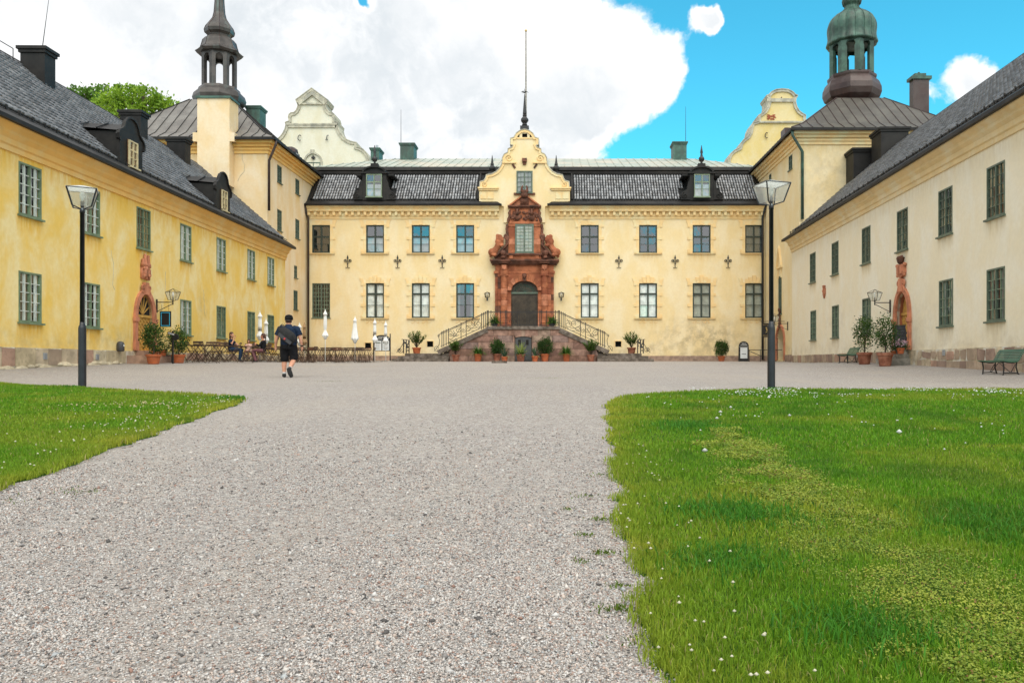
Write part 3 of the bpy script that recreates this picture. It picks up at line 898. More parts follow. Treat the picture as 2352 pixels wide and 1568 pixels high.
    if left:
        cr.prism([(c - .18, zk - .12), (c + .18, zk - .12), (c + .15, zk + .35), (c - .15, zk + .35)], -.13, .02)
        for s_ in (-1, 1):
            cr.tube([(c + s_ * x, -.08, z) for x, z in spiral(.24, zk + .16, .11, 1.2, -1.6)], .035, 6); cr.ball((c + s_ * .30, -.06, zk - .02), .07)
        part(cr, 'keystone', 'sandstone_pink', so, M)
        cr = MB()
        cr.prism([(c - .31, zk + .50), (c + .27, zk + .46), (c + .29, zk + .92), (c - .31, zk + .96)], -.10, .02)
        cr.prism([(c - .24, zk + .88), (c - .02, zk + .88), (c - .02, zk + .66), (c - .13, zk + .52), (c - .24, zk + .66)], -.16, -.1)
        cr.prism([(c + .02, zk + .88), (c + .24, zk + .88), (c + .24, zk + .66), (c + .13, zk + .52), (c + .02, zk + .66)], -.15, -.1)
        lumps(cr, c - .28, c + .26, zk + .5, zk + 1.1, -.1, 26, .05, .09, 4)
        for x, t in ((-.25, 1.22), (-.08, 1.42), (.16, 1.40)):
            cr.tube([(c + x, -.06, zk + .95), (c + x, -.09, zk + 1.12), (c + x + .02, -.07, zk + t)], [.09, .07, .05], 7); cr.ball((c + x, -.09, zk + 1.05), .1, 7, 4); cr.ball((c + x + .02, -.07, zk + t), .06, 7, 4)
        part(cr, 'coat_of_arms', 'sandstone_pink', so, M, True)
    else:
        cr.prism([(c - .2, zk - .1), (c + .2, zk - .1), (c + .16, zk + .42), (c - .16, zk + .42)], -.14, .02)
        for s_ in (-1, 1):
            cr.tube([(c + s_ * x, -.08, z) for x, z in spiral(.25, zk + .26, .12, 1.2, -1.6)], .035, 6); cr.tube([(c + s_ * .22, -.08, zk + .15), (c + s_ * .32, -.08, zk - .05), (c + s_ * .36, -.08, zk - .12)], .04, 6)
        part(cr, 'keystone', 'sandstone_pink', so, M)
        cr = MB(); cr.prism([(c - .33, zk + .95), (c - .35, zk + .62), (c - .22, zk + .50), (c, zk + .44), (c + .22, zk + .50), (c + .35, zk + .62), (c + .33, zk + .95), (c, zk + .99)], -.13, .02)
        cr.prism([(c - .25, zk + .92), (c - .03, zk + .92), (c - .03, zk + .58), (c - .25, zk + .6)], -.17, -.13); cr.prism([(c + .03, zk + .92), (c + .25, zk + .92), (c + .25, zk + .6), (c + .03, zk + .58)], -.17, -.13)
        for s_ in (-1, 1): cr.ball((c + s_ * .36, -.08, zk + .95), .08); cr.ball((c + s_ * .35, -.08, zk + .55), .06)
        part(cr, 'coat_of_arms', 'sandstone_pink', so, M)
        cr = MB(); cr.lathe([(.1, 0), (.17, .06), (.24, .24), (.2, .26), (.1, .2)], (c, -.1, zk + 1.0), 9, 0, 1, .6)
        for k in range(5): cr.ball((c - .2 + k * .1, -.12, zk + 1.28), .045, 6, 4)
        part(cr, 'crown', 'sandstone_dark', so, M)
        sh = MB(); c2 = sd(41.7); sh.prism([(c2 - .17, 3.75), (c2 + .17, 3.75), (c2 + .17, 3.45), (c2, 3.22), (c2 - .17, 3.45)], -.08, .02); lumps(sh, c2 - .12, c2 + .12, 3.4, 3.85, -.06, 12, .05, .08, 8)
        sh.lathe([(.1, 0), (.16, .12), (.08, .14)], (c2, -.05, 3.76), 8, 0, 1, .6)
        part(sh, 'shield', 'sandstone_pink', rt, M)
    return rt, M, sd, roof, ze, u, org

LW, LM, Lsd, Lroof, Lze, Lu, Lorg = wing(-1)
RW, RM, Rsd, Rroof, Rze, Ru, Rorg = wing(1)

# dormers and chimneys on the left wing (local frame of the wing)
def dormer(c):
    zb = Lze + .12; w = .72
    zt = zb + 1.45
    f = MB()
    f.box(c - w, c + w, .12, 2.6, zb, zt)
    d = part(f, 'dormer', 'black_metal', LW, LM)
    g_ = MB()
    half = [(w + .10, zb - .05), (w + .10, zt - .35), (w + .16, zt - .3), (w + .18, zt - .15), (w + .10, zt - .02), (w - .05, zt + .05), (w - .2, zt + .18), (w - .28, zt + .38), (w - .42, zt + .55), (w - .62, zt + .62)]
    poly = [(c - x, z) for x, z in half] + [(c + x, z) for x, z in reversed(half)]
    g_.prism(poly, .0, .12); part(g_, 'gable', 'black_metal', d, LM)
    tr = MB(); tr.strip([(c - x, z) for x, z in half[1:]] + [(c + x, z) for x, z in reversed(half[1:])], .07, -.06, .02); part(tr, 'gable_trim', 'black_metal', d, LM)
    rf = MB(); rf.add([(c - w - .1, .12, zt), (c - w - .1, 4.2, zt + .35), (c, 4.2, zt + .62), (c, .12, zt + .42), (c + w + .1, 4.2, zt + .35), (c + w + .1, .12, zt)],
                      [(0, 3, 2, 1), (3, 5, 4, 2)])
    for i in range(1, 5): rf.bar((c - w - .1, .12 + i * .75, zt + .02 + i * .065), (c, .12 + i * .75, zt + .45 + i * .04), .04)
    part(rf, 'dormer_roof', 'copper_grey' if False else 'black_metal', d, LM)
    put_window(LW, LM @ T(c, -.085, zb + .25), kit(.62, .98, 2, 3, 'frame_cream', 'frame_cream', .05), None, 'x', 'curtain_brown', sill=True, name='dormer_window', by=.05)
dormer(Lsd(30.3)); dormer(Lsd(38.85))
def wing_chimney(parent_roof, M, c, y, w, dp, zt, zb):
    mb = MB(); metal_box(mb, c - w / 2, c + w / 2, y - dp / 2, y + dp / 2, zb, zt, .11, .12)
    return part(mb, 'chimney', 'black_metal', parent_roof, M)
wing_chimney(Lroof, LM, Lsd(31.6), 4.35, .68, .95, 12.22, 9.8)
wing_chimney(Lroof, LM, Lsd(39.4), 4.6, .7, 1.0, 12.2, 9.8)
wing_chimney(Lroof, LM, Lsd(43.5), 4.3, .7, .98, 12.05, 9.5)
wing_chimney(Rroof, RM, Rsd(45.0), 4.6, 1.5, 1.5, 12.9, 9.8)
wing_chimney(Rroof, RM, Rsd(46.9), 3.7, 1.3, 1.4, 12.3, 8.8)
lr = MB(); p = LM @ Vector((Lsd(31.9), 4.4, 12.2)); lr.tube([p, p + Vector((.25, .1, 2.4))], [.02, .008], 5)
part(lr, 'lightning_rod', 'iron', LW)
rl = MB()
for i in range(6):
    q = LM @ Vector((Lsd(24.5 + i * 1.2), 4.6, Lze + 4.4)); rl.tube([q, q + Vector((0, 0, .55))], .018, 5)
qa = LM @ Vector((Lsd(24.5), 4.6, Lze + 4.95)); qb = LM @ Vector((Lsd(30.5), 4.6, Lze + 4.95)); rl.tube([qa, qb], .018, 5)
part(rl, 'roof_railing', 'iron', LW)
# ================================================================== TOWERS
def seam_roof(mb, ribs, cx, cy, lev, step=.62):
    """square roof lofted through (half width, z) levels, with standing seams"""
    vs = []; fs = []
    for hw, z in lev:
        vs += [(cx - hw, cy - hw, z), (cx + hw, cy - hw, z), (cx + hw, cy + hw, z), (cx - hw, cy + hw, z)]
    for i in range(len(lev) - 1):
        for j in range(4): fs.append((4 * i + j, 4 * i + (j + 1) % 4, 4 * i + 4 + (j + 1) % 4, 4 * i + 4 + j))
    k = 4 * (len(lev) - 1); fs.append((k, k + 1, k + 2, k + 3))
    mb.add(vs, fs)
    rot = [(1, 0), (0, 1), (-1, 0), (0, -1)]
    hw0 = lev[0][0]
    for ca, sa in rot:
        n = int(hw0 / step)
        for i in range(-n, n + 1):
            t = i * step; pts = []
            for (h0, z0), (h1, z1) in zip(lev, lev[1:]):
                if abs(t) < h0 and not pts: pts.append((t, -h0, z0))
                if abs(t) < h1: pts.append((t, -h1, z1))
                elif abs(t) < h0 and h0 != h1:
                    f = (h0 - abs(t)) / (h0 - h1); pts.append((t, -abs(t), z0 + (z1 - z0) * f)); break
            for a, b in zip(pts, pts[1:]):
                A = Vector((cx + a[0] * ca - a[1] * sa, cy + a[0] * sa + a[1] * ca, a[2] + .01)); B = Vector((cx + b[0] * ca - b[1] * sa, cy + b[0] * sa + b[1] * ca, b[2] + .01))
                if (A - B).length > .05: ribs.bar(A, B, .035, .05)
    for sx, sy in ((-1, -1), (1, -1), (1, 1), (-1, 1)):
        for (h0, z0), (h1, z1) in zip(lev, lev[1:]):
            ribs.bar((cx + sx * h0, cy + sy * h0, z0 + .01), (cx + sx * h1, cy + sy * h1, z1 + .01), .07, .07)

def arcade(mb, cx, cy, r, z0, z1, n=8, ow=.55, th=.14, foil=False):
    side = 2 * r * math.tan(math.pi / n)
    for k in range(n):
        a = 2 * math.pi * k / n + math.pi / n
        Mx = T(cx, cy, 0) @ RZ(a + math.pi / 2) @ T(0, -r, 0)
        w = side * ow / 2; hw = side / 2; sp = z1 - .12 - w * 1.15
        ar = [(-w * math.cos(math.pi * i / 8), sp + w * 1.05 * math.sin(math.pi * i / 8)) for i in range(9)]
        if foil: ar = [(-w, sp - .05), (-w * 1.25, sp + .05), (-w * 1.2, sp + .2), (-w * .85, sp + .26), (-w * .8, sp + .38), (0, sp + .46), (w * .8, sp + .38), (w * .85, sp + .26), (w * 1.2, sp + .2), (w * 1.25, sp + .05), (w, sp - .05)]
        poly = [(-hw, z0), (-w, z0)] + ar + [(w, z0), (hw, z0), (hw, z1), (-hw, z1)]
        o = len(mb.v)
        poly = poly[:]
        mb.prism(poly, 0, th)
        for i in range(o, len(mb.v)): mb.v[i] = tuple(Mx @ Vector(mb.v[i]))

def tower(left):
    if left:
        rt = root('tower', 'cream tower beside the yellow wing with brown copper lantern and spire', 'tower', (-22.1, 52.5, 0))
        x0, x1, y0, y1 = -27.7, -17.6, 48.0, 58.1; ze = 13.2; mat = 'stucco_towerL'; tm = 'trim_orange'; fm = 'copper_grey'
    else:
        rt = root('tower', 'cream tower beside the pale wing with bulbous green copper lantern', 'tower', (18.8, 52.0, 0))
        x0, x1, y0, y1 = 14.3, 24.2, 47.5, 57.4; ze = 13.6; mat = 'stucco_cream'; tm = 'trim_cream'; fm = 'copper_roof'
    cx, cy = (x0 + x1) / 2, (y0 + y1) / 2; hw = (x1 - x0) / 2
    # court-facing side
    if left:
        M = T(x1, y0, 0) @ RZ(R(90)); sd = lambda px: 17.6 * F / (CX - px) - 48.0
        wins = [(642, 381, 420), (683, 412, 446), (642, 482, 530), (683, 504, 548), (679, 610, 638), (679, 667, 711)]
        dd = lambda px: 17.6 * F / (CX - px); ww = .82
    else:
        M = T(x0, y1, 0) @ RZ(R(-90)); dd = lambda px: 14.3 * F / (px - CX); sd = lambda px: y1 - dd(px); ww = .8
        wins = [(1815.6, 357, 390), (1769, 400, 418), (1791.5, 634, 721)]
    hol = []
    for px, ya, yb in wins:
        d = dd(px); c = sd(px); w = ww * (.75 if yb - ya < 30 else 1); hol.append((c - w / 2, c + w / 2, Z_(yb, d), Z_(ya, d)))
    arches = []
    if not left:
        ca = sd(1793); arches = [(ca - .85, ca + .85, .02, 1.35, 2.15, .5)]
    L = y1 - y0
    me = wall_mesh('wall', L, -.6, ze - .05, hol, arches, stains(ze, hol, .7, .55, .6, ((2.5, .6, 2, .8, .6),) if left else ((3, 1, 2, 1, .5),), .4), mat)
    put('wall', me, rt, M)
    for (a, b_, c_, d_) in hol:
        rows = max(2, int(round((d_ - c_) / .26)))
        k = kit(round(b_ - a, 2), round(d_ - c_, 2), 2 if (b_ - a) < .7 else 4, rows, 'frame_green', 'frame_green', .045)
        put_window(rt, M @ T((a + b_) / 2, .02, c_), k, None, 'x', 'curtain_grey' if left and c_ > 5 and c_ < 9 else 'room_dark')
    # front and other walls
    Mf = T(x0, y0, 0)
    me = wall_mesh('wall', L, 0, ze - .05, [], [], stains(ze, [], 0, .5, 0, ((6.5, 9, 2.5, 3, .8), (2, 11.0, 2, 2, .4)) if not left else ((2.6, 11, 1.2, 2.5, .3),)), mat)
    put('wall', me, rt, Mf)
    bk = MB(); bk.box(x0, x1, y1 - .2, y1, -.5, ze - .06)
    if left: bk.box(x0, x0 + .2, y0 + .01, y1 - .21, -.5, ze - .06)
    else: bk.box(x1 - .2, x1, y0 + .01, y1 - .21, -.5, ze - .06)
    part(bk, 'wall', mat, rt)
    co = MB()
    for e, za, zb in ((.07, ze - .75, ze - .55), (.14, ze - .55, ze - .36), (.28, ze - .36, ze - .20), (.45, ze - .20, ze - .02)): co.box(x0 - e, x1 + e, y0 - e, y1 + e, za, zb)
    part(co, 'cornice', tm, rt)
    rf = MB(); rb = MB()
    zt = ze + (3.75 if left else 3.2)
    seam_roof(rf, rb, cx, cy, [(hw + .6, ze - .02), (hw + .62, ze + .12), (hw - .3, ze + .62), (1.35 if left else 1.5, zt)])
    ro = part(rf, 'roof', fm, rt); part(rb, 'standing_seams', 'black_metal' if left else 'copper_dark', ro)
    gt = MB(); gt.box(x0 - .66, x1 + .66, y0 - .68, y0 - .60, ze - .06, ze + .08); gt.box(x1 + .60 if left else x0 - .68, x1 + .68 if left else x0 - .60, y0 - .6, y1, ze - .06, ze + .08); part(gt, 'gutter', 'black_metal', ro)
    # lantern
    E_ = EYE + (.15 if left else .32)
    if left:
        lm, ph, n = 'copper_brown', math.pi / 8, 8
        sk = [(1.15, 16.4 + E_), (1.3, 16.85 + E_), (1.72, 17.15 + E_), (1.80, 17.45 + E_), (1.70, 17.75 + E_), (1.42, 18.0 + E_), (1.36, 18.15 + E_), (.2, 18.16 + E_)]
        dome = [(.3, 20.34 + E_), (1.50, 20.36 + E_), (1.62, 20.5 + E_), (1.3, 20.72 + E_), (1.2, 21.0 + E_), (1.12, 21.3 + E_), (.92, 21.5 + E_), (.78, 21.58 + E_), (.80, 21.66 + E_), (.98, 21.8 + E_), (1.02, 22.0 + E_), (.92, 22.25 + E_), (.68, 22.55 + E_), (.46, 22.85 + E_), (.37, 23.2 + E_), (.31, 23.9 + E_), (.22, 26 + E_), (.05, 30 + E_)]
        sk = [(r_ * .93, z) for r_, z in sk]; dome = [(r_ * .92, z) for r_, z in dome]
        ar = (1.08, 18.14 + E_, 20.36 + E_)
    else:
        lm, ph, n = 'copper_green', math.pi / 8, 8
        sk = [(1.35, 16.2 + E_), (1.45, 16.75 + E_), (1.82, 17.05 + E_), (1.95, 17.4 + E_), (1.93, 17.75 + E_), (1.78, 18.1 + E_), (1.58, 18.3 + E_), (1.62, 18.42 + E_), (1.62, 18.55 + E_), (.2, 18.56 + E_)]
        dome = [(.3, 20.56 + E_), (1.58, 20.58 + E_), (1.78, 20.66 + E_), (1.68, 20.9 + E_), (1.62, 21.2 + E_), (1.68, 21.6 + E_), (1.66, 21.95 + E_), (1.5, 22.3 + E_), (1.2, 22.58 + E_), (.8, 22.8 + E_), (.55, 23.0 + E_), (.46, 23.2 + E_), (.62, 23.34 + E_), (.68, 23.55 + E_), (.6, 23.8 + E_), (.36, 24.1 + E_), (.2, 24.8 + E_), (.05, 27 + E_)]
        sk = [(r_ * .95, z) for r_, z in sk]; dome = [(r_ * .88, z) for r_, z in dome]
        ar = (1.36, 18.54 + E_, 20.58 + E_)
    lat = part(MB().lathe(sk, (cx, cy, 0), n, ph), 'lantern', lm if left else 'copper_dark', rt)
    a_ = MB(); arcade(a_, cx, cy, ar[0], ar[1], ar[2], 8, .5 if left else .40, .22, not left); part(a_, 'arcade', lm, lat)
    nd = 8 if left else 16
    if left: part(MB().lathe(dome, (cx, cy, 0), nd, math.pi / nd), 'dome', lm, lat)
    else:       # sixteen rounded gores
        dm = MB(); k_ = 96; fine = []
        for (r0, z0), (r1, z1) in zip(dome, dome[1:]): fine += [(r0 + (r1 - r0) * t / 3, z0 + (z1 - z0) * t / 3) for t in range(3)]
        fine.append(dome[-1])
        for _ in range(2): fine = [fine[0]] + [tuple((a + 2 * b_ + c_) / 4 for a, b_, c_ in zip(*q)) for q in zip(fine, fine[1:], fine[2:])] + [fine[-1]]
        dm.lathe(fine, (0, 0, 0), k_, math.pi / 16)
        for i in range(len(dm.v)):
            x_, y_, z_ = dm.v[i]; a = math.atan2(y_, x_); g_ = 1 + .06 * abs(math.sin(8 * (a - math.pi / 16))) ** .7 * min(1, max(0, (math.hypot(x_, y_) - .5) * 2)); dm.v[i] = (cx + x_ * g_, cy + y_ * g_, z_)
        part(dm, 'dome', lm, lat, smooth=True)
    sm = MB()
    for k in range(nd):
        a = 2 * math.pi * k / nd + math.pi / nd
        sm.tube([(cx + (r_ + .005) * math.cos(a), cy + (r_ + .005) * math.sin(a), z) for r_, z in dome[2:]], .022 if left else .03, 4, False)
    part(sm, 'dome_seams', 'copper_dark' if left else lm, lat)
    return rt, ro
LT, LTroof = tower(True)
RT, RTroof = tower(False)
# yellow wall block breaking through the left tower roof, with copper top
mb = MB(); d = 47.28
mb.box(X_(453, d), X_(527, d), d, d + 1.3, 10.4, Z_(226, d)); mb.box(X_(453, d) - .28, X_(453, d), d + .02, d + .6, 13.0, Z_(304, d)); mb.box(X_(527, d), X_(527, d) + .28, d + .02, d + .6, 13.0, Z_(304, d))
cb = part(mb, 'chimney', 'stucco_towerL', LT, label='yellow plastered chimney block with copper top')
mb = MB(); mb.box(X_(453, d) - .08, X_(527, d) + .08, d - .08, d + 1.38, Z_(226, d), Z_(221, d)); part(mb, 'cap', 'patina', cb)
mb = MB(); metal_box(mb, X_(565, 54), X_(597, 54), 54, 55.1, 14.5, Z_(243, 54), .1, .1); part(mb, 'chimney', 'patina', LT)
mb = MB(); mb.box(X_(2098, 52), X_(2134, 52), 52, 52.6, 13.5, Z_(182, 52)); ch = part(mb, 'chimney', 'copper_dark', RT)
mb = MB(); mb.box(X_(2093, 52), X_(2139, 52), 51.9, 52.7, Z_(182, 52), Z_(175, 52)); mb.box(X_(2103, 52), X_(2129, 52), 52.1, 52.5, Z_(175, 52), Z_(167, 52)); mb.ball((X_(2115, 52), 52.3, Z_(165, 52)), .09); part(mb, 'cap', 'copper_green', ch)
# small roof dormer on the side slopes of the towers
mb = MB(); mb.box(-18.2, -17.35, 52.3, 53.2, 13.25, 13.75); mb.lathe([(.5, 0), (.46, .2), (.25, .36), (.02, .42)], (-17.8, 52.75, 13.75), 10); dm_ = part(mb, 'dormer', 'copper_dark', LT)
part(MB().box(-17.34, -17.33, 52.45, 53.05, 13.3, 13.7), 'pane', 'curtain_grey', dm_)
mb = MB(); mb.box(13.75, 14.6, 48.6, 49.5, 13.6, 14.2); part(mb, 'dormer', 'copper_dark', RT)
def pipe(pts, par, mat, r=.055):
    return part(MB().tube(pts, r, 8), 'downpipe', mat, par, smooth=True)
pipe([(-16.95, 47.6, 13.1), (-16.95, 47.6, 12.9), (-17.45, 47.85, 12.0), (-17.45, 47.85, 9.0)], LT, 'brown_pipe', .08)
pipe([(13.75, 47.0, 13.55), (13.75, 47.0, 13.3), (14.45, 47.36, 12.4), (14.45, 47.36, 8.4)], RT, 'patina', .09)
# niche with pediment over the tall side window of the right tower
M = T(14.3, 56.5, 0) @ RZ(R(-90)); c = 56.5 - 14.3 * F / (1791.5 - CX)
nb = MB(); zb = Z_(612, 51.6)
nb.strip([(c - .55, zb), (c, zb + 1.35), (c + .55, zb)][::-1], .1, -.14, .02); nb.box(c - .6, c + .6, -.12, .02, zb - .12, zb); nb.box(c - .42, c - .3, -.06, .02, zb - .75, zb - .12); nb.box(c + .3, c + .42, -.06, .02, zb - .75, zb - .12)
part(nb, 'niche_pediment', 'trim_cream', RT, M)
# entrance arch of the right tower
ca = 56.5 - 14.3 * F / (1793 - CX)
inn = [(ca - .85, .02)] + [(ca - math.cos(math.pi * i / 14) * .85, 1.35 + math.sin(math.pi * i / 14) * .8) for i in range(15)] + [(ca + .85, .02)]
so = part(MB().strip(inn, .2, -.08, .06), 'door_surround', 'sandstone_pink', RT, M)
kb = MB(); kb.prism([(ca - .13, 2.1), (ca + .13, 2.1), (ca + .1, 2.5), (ca - .1, 2.5)], -.13, .02); lumps(kb, ca - .1, ca + .1, 2.55, 3.3, -.06, 14, .06, .12, 3); part(kb, 'coat_of_arms', 'sandstone_dark', so, M)
part(MB().box(ca - .9, ca + .9, .48, .52, 0, 2.2), 'door', 'door_brown', RT, M)
pb2 = MB(); pb2.box(0, 9.0, -.05, .04, -.5, .32); pb2 = part(pb2, 'plinth', 'terrace_stone_3', LT, T(-17.6, 48, 0) @ RZ(R(90)))
for a, b_ in ((0, ca - 1.1), (ca + 1.1, 9.0)): part(MB().box(a, b_, -.05, .04, -.5, .36), 'plinth', 'terrace_stone_3', RT, M)

# ================================================================== REAR GABLES
def gable_house(name, label, d, axis, half, left_only, mat, trim, th, bodymat, tw=.42):
    """half: outline right of the axis in picture units, top first"""
    pts = [(X_(x, d), Z_(y, d)) for x, y in half]; ax = X_(axis, d)
    mir = [(2 * ax - x, z) for x, z in pts]
    poly = mir[::-1] + pts[1:] if abs(pts[0][0] - ax) < .02 else mir[::-1] + pts
    zb = 8.0
    full = [(poly[0][0], zb)] + poly + [(poly[-1][0], zb)]
    rt = root(name, label, 'building', (ax, d, 0))
    w = part(MB().prism(full[::-1], d, d + th), 'gable_wall', mat, rt)
    part(MB().strip(poly[::-1], tw, d - .10, d + .02), 'gable_moulding', trim, rt)
    part(MB().strip(poly[::-1], -.06, d - .14, d + th + .05), 'coping', trim, rt)
    xl, xr = poly[0][0] + .4, poly[-1][0] - .4
    zt = max(z for _, z in poly) - 2.6; ze_ = 11.5
    bd = MB(); bd.box(xl, xr, d + th + .02, d + 24, 3, ze_); part(bd, 'wall', bodymat, rt)
    rf = MB(); rf.add([(xl - .2, d + th + .02, ze_), (xr + .2, d + th + .02, ze_), (ax, d + th + .02, zt), (xl - .2, d + 24, ze_), (xr + .2, d + 24, ze_), (ax, d + 24, zt)], [(0, 1, 2), (5, 4, 3), (0, 2, 5, 3), (2, 1, 4, 5)])
    part(rf, 'roof', 'copper_grey', rt)
    return rt, w
hl = [(716.6, 203.8), (753, 231), (749.5, 237), (747, 238.5), (748, 247), (751, 254), (757, 260), (764, 260.5), (768, 264), (769.5, 271), (768, 279), (777, 282.5), (775, 288), (777.5, 298), (782, 307), (788, 315), (796, 321.5), (806, 326), (818.6, 328.5), (818.6, 339.5), (826, 340), (834, 344), (841, 351), (846, 361), (848.5, 375), (849, 392)]
GL, GLw = gable_house('gabled_house', 'tall whitish curved gable with iron letters rising behind the main roof', 66.0, 716.6, hl, False, 'stucco_white', 'trim_grey', 1.7, 'stucco_white', .2)
d = 65.86
mb = MB()
mb.pbox(657, 283, 776.5, 287, d, .14); mb.pbox(661, 288, 772, 293, d + .04, .1); mb.pbox(682, 236, 751, 240, d, .14)
part(mb, 'ledge', 'trim_grey', GL)
mb = MB(); t = [(X_(x, d), Z_(y, d)) for x, y in ((683, 235), (716.6, 210), (750, 235))]; mb.strip(t, -.3, d - .05, d + .1); part(mb, 'pediment_moulding', 'trim_grey', GL)
mb = MB(); mb.tube([(X_(x, d), d, Z_(y, d)) for x, y in ((691.5, 312), (688, 310.5), (685, 313), (684, 318), (685.5, 322), (689, 323), (690.5, 321.5))], .035, 6); part(mb, 'iron_letter', 'iron', GL)
mb = MB(); mb.tube([(X_(x, d), d, Z_(y, d)) for x, y in ((754.5, 311.5), (751.5, 311), (750.5, 315), (750, 319), (748, 322), (751.5, 322), (752.5, 319.5))], .035, 6); part(mb, 'iron_letter', 'iron', GL)
mb = MB(); mb.pbox(717.3, 357.5, 720.6, 366, d, .1); mb.pbox(714.8, 360.2, 723.2, 363.2, d - .01, .1); part(mb, 'iron_cross', 'iron', GL)
ar = [(X_(718.5 + 17.5 * math.cos(math.pi * i / 14), d), Z_(372 - 19 * math.sin(math.pi * i / 14), d)) for i in range(15)]
ar = [(ar[0][0], 10)] + ar + [(ar[-1][0], 10)]
part(MB().strip(ar, -.14, d + .02, d + .2), 'arch_moulding', 'trim_grey', GL)
part(MB().prism([(X_(713.5, d), Z_(353, d)), (X_(719.5, d), Z_(353, d)), (X_(721, d), Z_(343.5, d)), (X_(712.5, d), Z_(343.5, d))][::1], d, d + .2), 'keystone', 'trim_grey', GL)
put_window(GL, T(X_(718.5, d), d + .12, Z_(392, d)), kit(1.15, .72, 4, 1, 'patina', 'bar_white', .06), None, 'x', 'curtain_grey', sill=False)
ax_ = 1796
hr = [(1796, 206), (1810, 207.5), (1820, 212.5), (1826, 219), (1831, 220.5), (1829, 224.5), (1826.5, 226), (1826, 236), (1829, 247), (1834.5, 256), (1842, 262), (1849, 265.5), (1849, 280), (1862, 283), (1866, 292), (1868, 304), (1874, 315), (1884, 322), (1890, 330), (1892, 340), (1905, 346), (1914, 354), (1919, 366), (1920.5, 392)]
GR, GRw = gable_house('gabled_house', 'yellow curved gable with exposed brick patch beside the green lantern tower', 64.0, 1796, hr, True, 'stucco_gableR', 'trim_grey', 1.9, 'stucco_gableR', .18)
d = 63.9
mb = MB(); mb.pbox(1745, 278, 1847, 282, d - .04, .12); mb.pbox(1762, 226, 1829, 234, d - .02, .1); part(mb, 'ledge', 'trim_grey', GR)
rr = random.Random(2)
for i in range(6):
    for j in range(6):
        if rr.random() < .2: continue
        px = 1761.5 + j * 3.3 + (i % 2) * 1.6; py = 263.2 + i * 2.1
        part(MB().pbox(px, py, px + 3.0, py + 1.8, d + .07, .05), 'brick', 'brick', GR)
mb = MB(); mb.tube([(X_(x, d), d, Z_(y, d)) for x, y in ((1764, 306), (1760, 305), (1757.5, 309), (1757.5, 314), (1760, 317), (1763.5, 316))], .035, 6); part(mb, 'iron_letter', 'iron', GR)
mb = MB(); mb.pbox(1794, 223, 1796, 229, d, .05); mb.pbox(1796, 227.4, 1799, 229, d, .05); part(mb, 'iron_mark', 'iron', GR)

# ================================================================== MAIN BLOCK
DF = 55.4
MX0, MX1 = -17.58, 14.28
MP = root('palace_main', 'cream main palace front with mansard roof, curved gable and red stone portal', 'building', ((MX0 + MX1) / 2, DF, 0))
MM = T(MX0, DF, 0)
cols = [(718, 757), (841, 882), (946, 987), (1048, 1089), (1334, 1375), (1468, 1509), (1591, 1632), (1712, 1752)]
hol = []
for a, b_ in cols:
    c = (X_(a, DF) + X_(b_, DF)) / 2 - MX0; w = 1.25
    hol.append((c - w / 2, c + w / 2, Z_(581, DF), Z_(517, DF))); hol.append((c - w / 2, c + w / 2, Z_(730, DF), Z_(650.5, DF)))
pat = ((27.5, 1.6, 3.0, 1.2, .85), (24, .9, 3, .5, .6), (19.2, 10.5, .8, 1.5, .9), (3, .8, 3, .5, .4))
me = wall_mesh('wall', MX1 - MX0, -.6, 10.85, hol, [], stains(11.2, hol, .55, .4, .5, pat, .5), 'stucco_cream', .2)
put('wall', me, MP, MM)
hU, hL = hol[0][3] - hol[0][2], hol[1][3] - hol[1][2]
kU = kit(1.25, round(hU, 3), 2, [.30, .29, .41], 'frame_dark', 'frame_dark', .09, .11, .03)
kL = kit(1.25, round(hL, 3), 2, [.36, .35, .29], 'frame_dark', 'frame_dark', .09, .11, .03)
kG = kit(1.25, round(hL, 3), 6, 8, 'frame_green', 'frame_light', .08, .09, .03)
upc = [(None, 'x', 'room_dark'), ('half', 'curtain_white', 'room_dark'), ('half', 'curtain_white', 'room_dark'), ('half', 'curtain_white', 'room_dark'), (None, 'x', 'room_dark'), (None, 'x', 'room_dark'), (None, 'x', 'room_dark'), ('full', 'curtain_grey', 'room_dark')]
loc = [(None, 'x', 'room_dark'), ('parted', 'curtain_white', 'curtain_grey'), ('full', 'curtain_white', 'curtain_grey'), ('sides', 'curtain_grey', 'room_dark'), ('full', 'curtain_white', 'curtain_grey'), ('full', 'curtain_white', 'curtain_grey'), ('blind', 'curtain_blind', 'room_dark'), ('blind', 'curtain_blind', 'room_dark')]
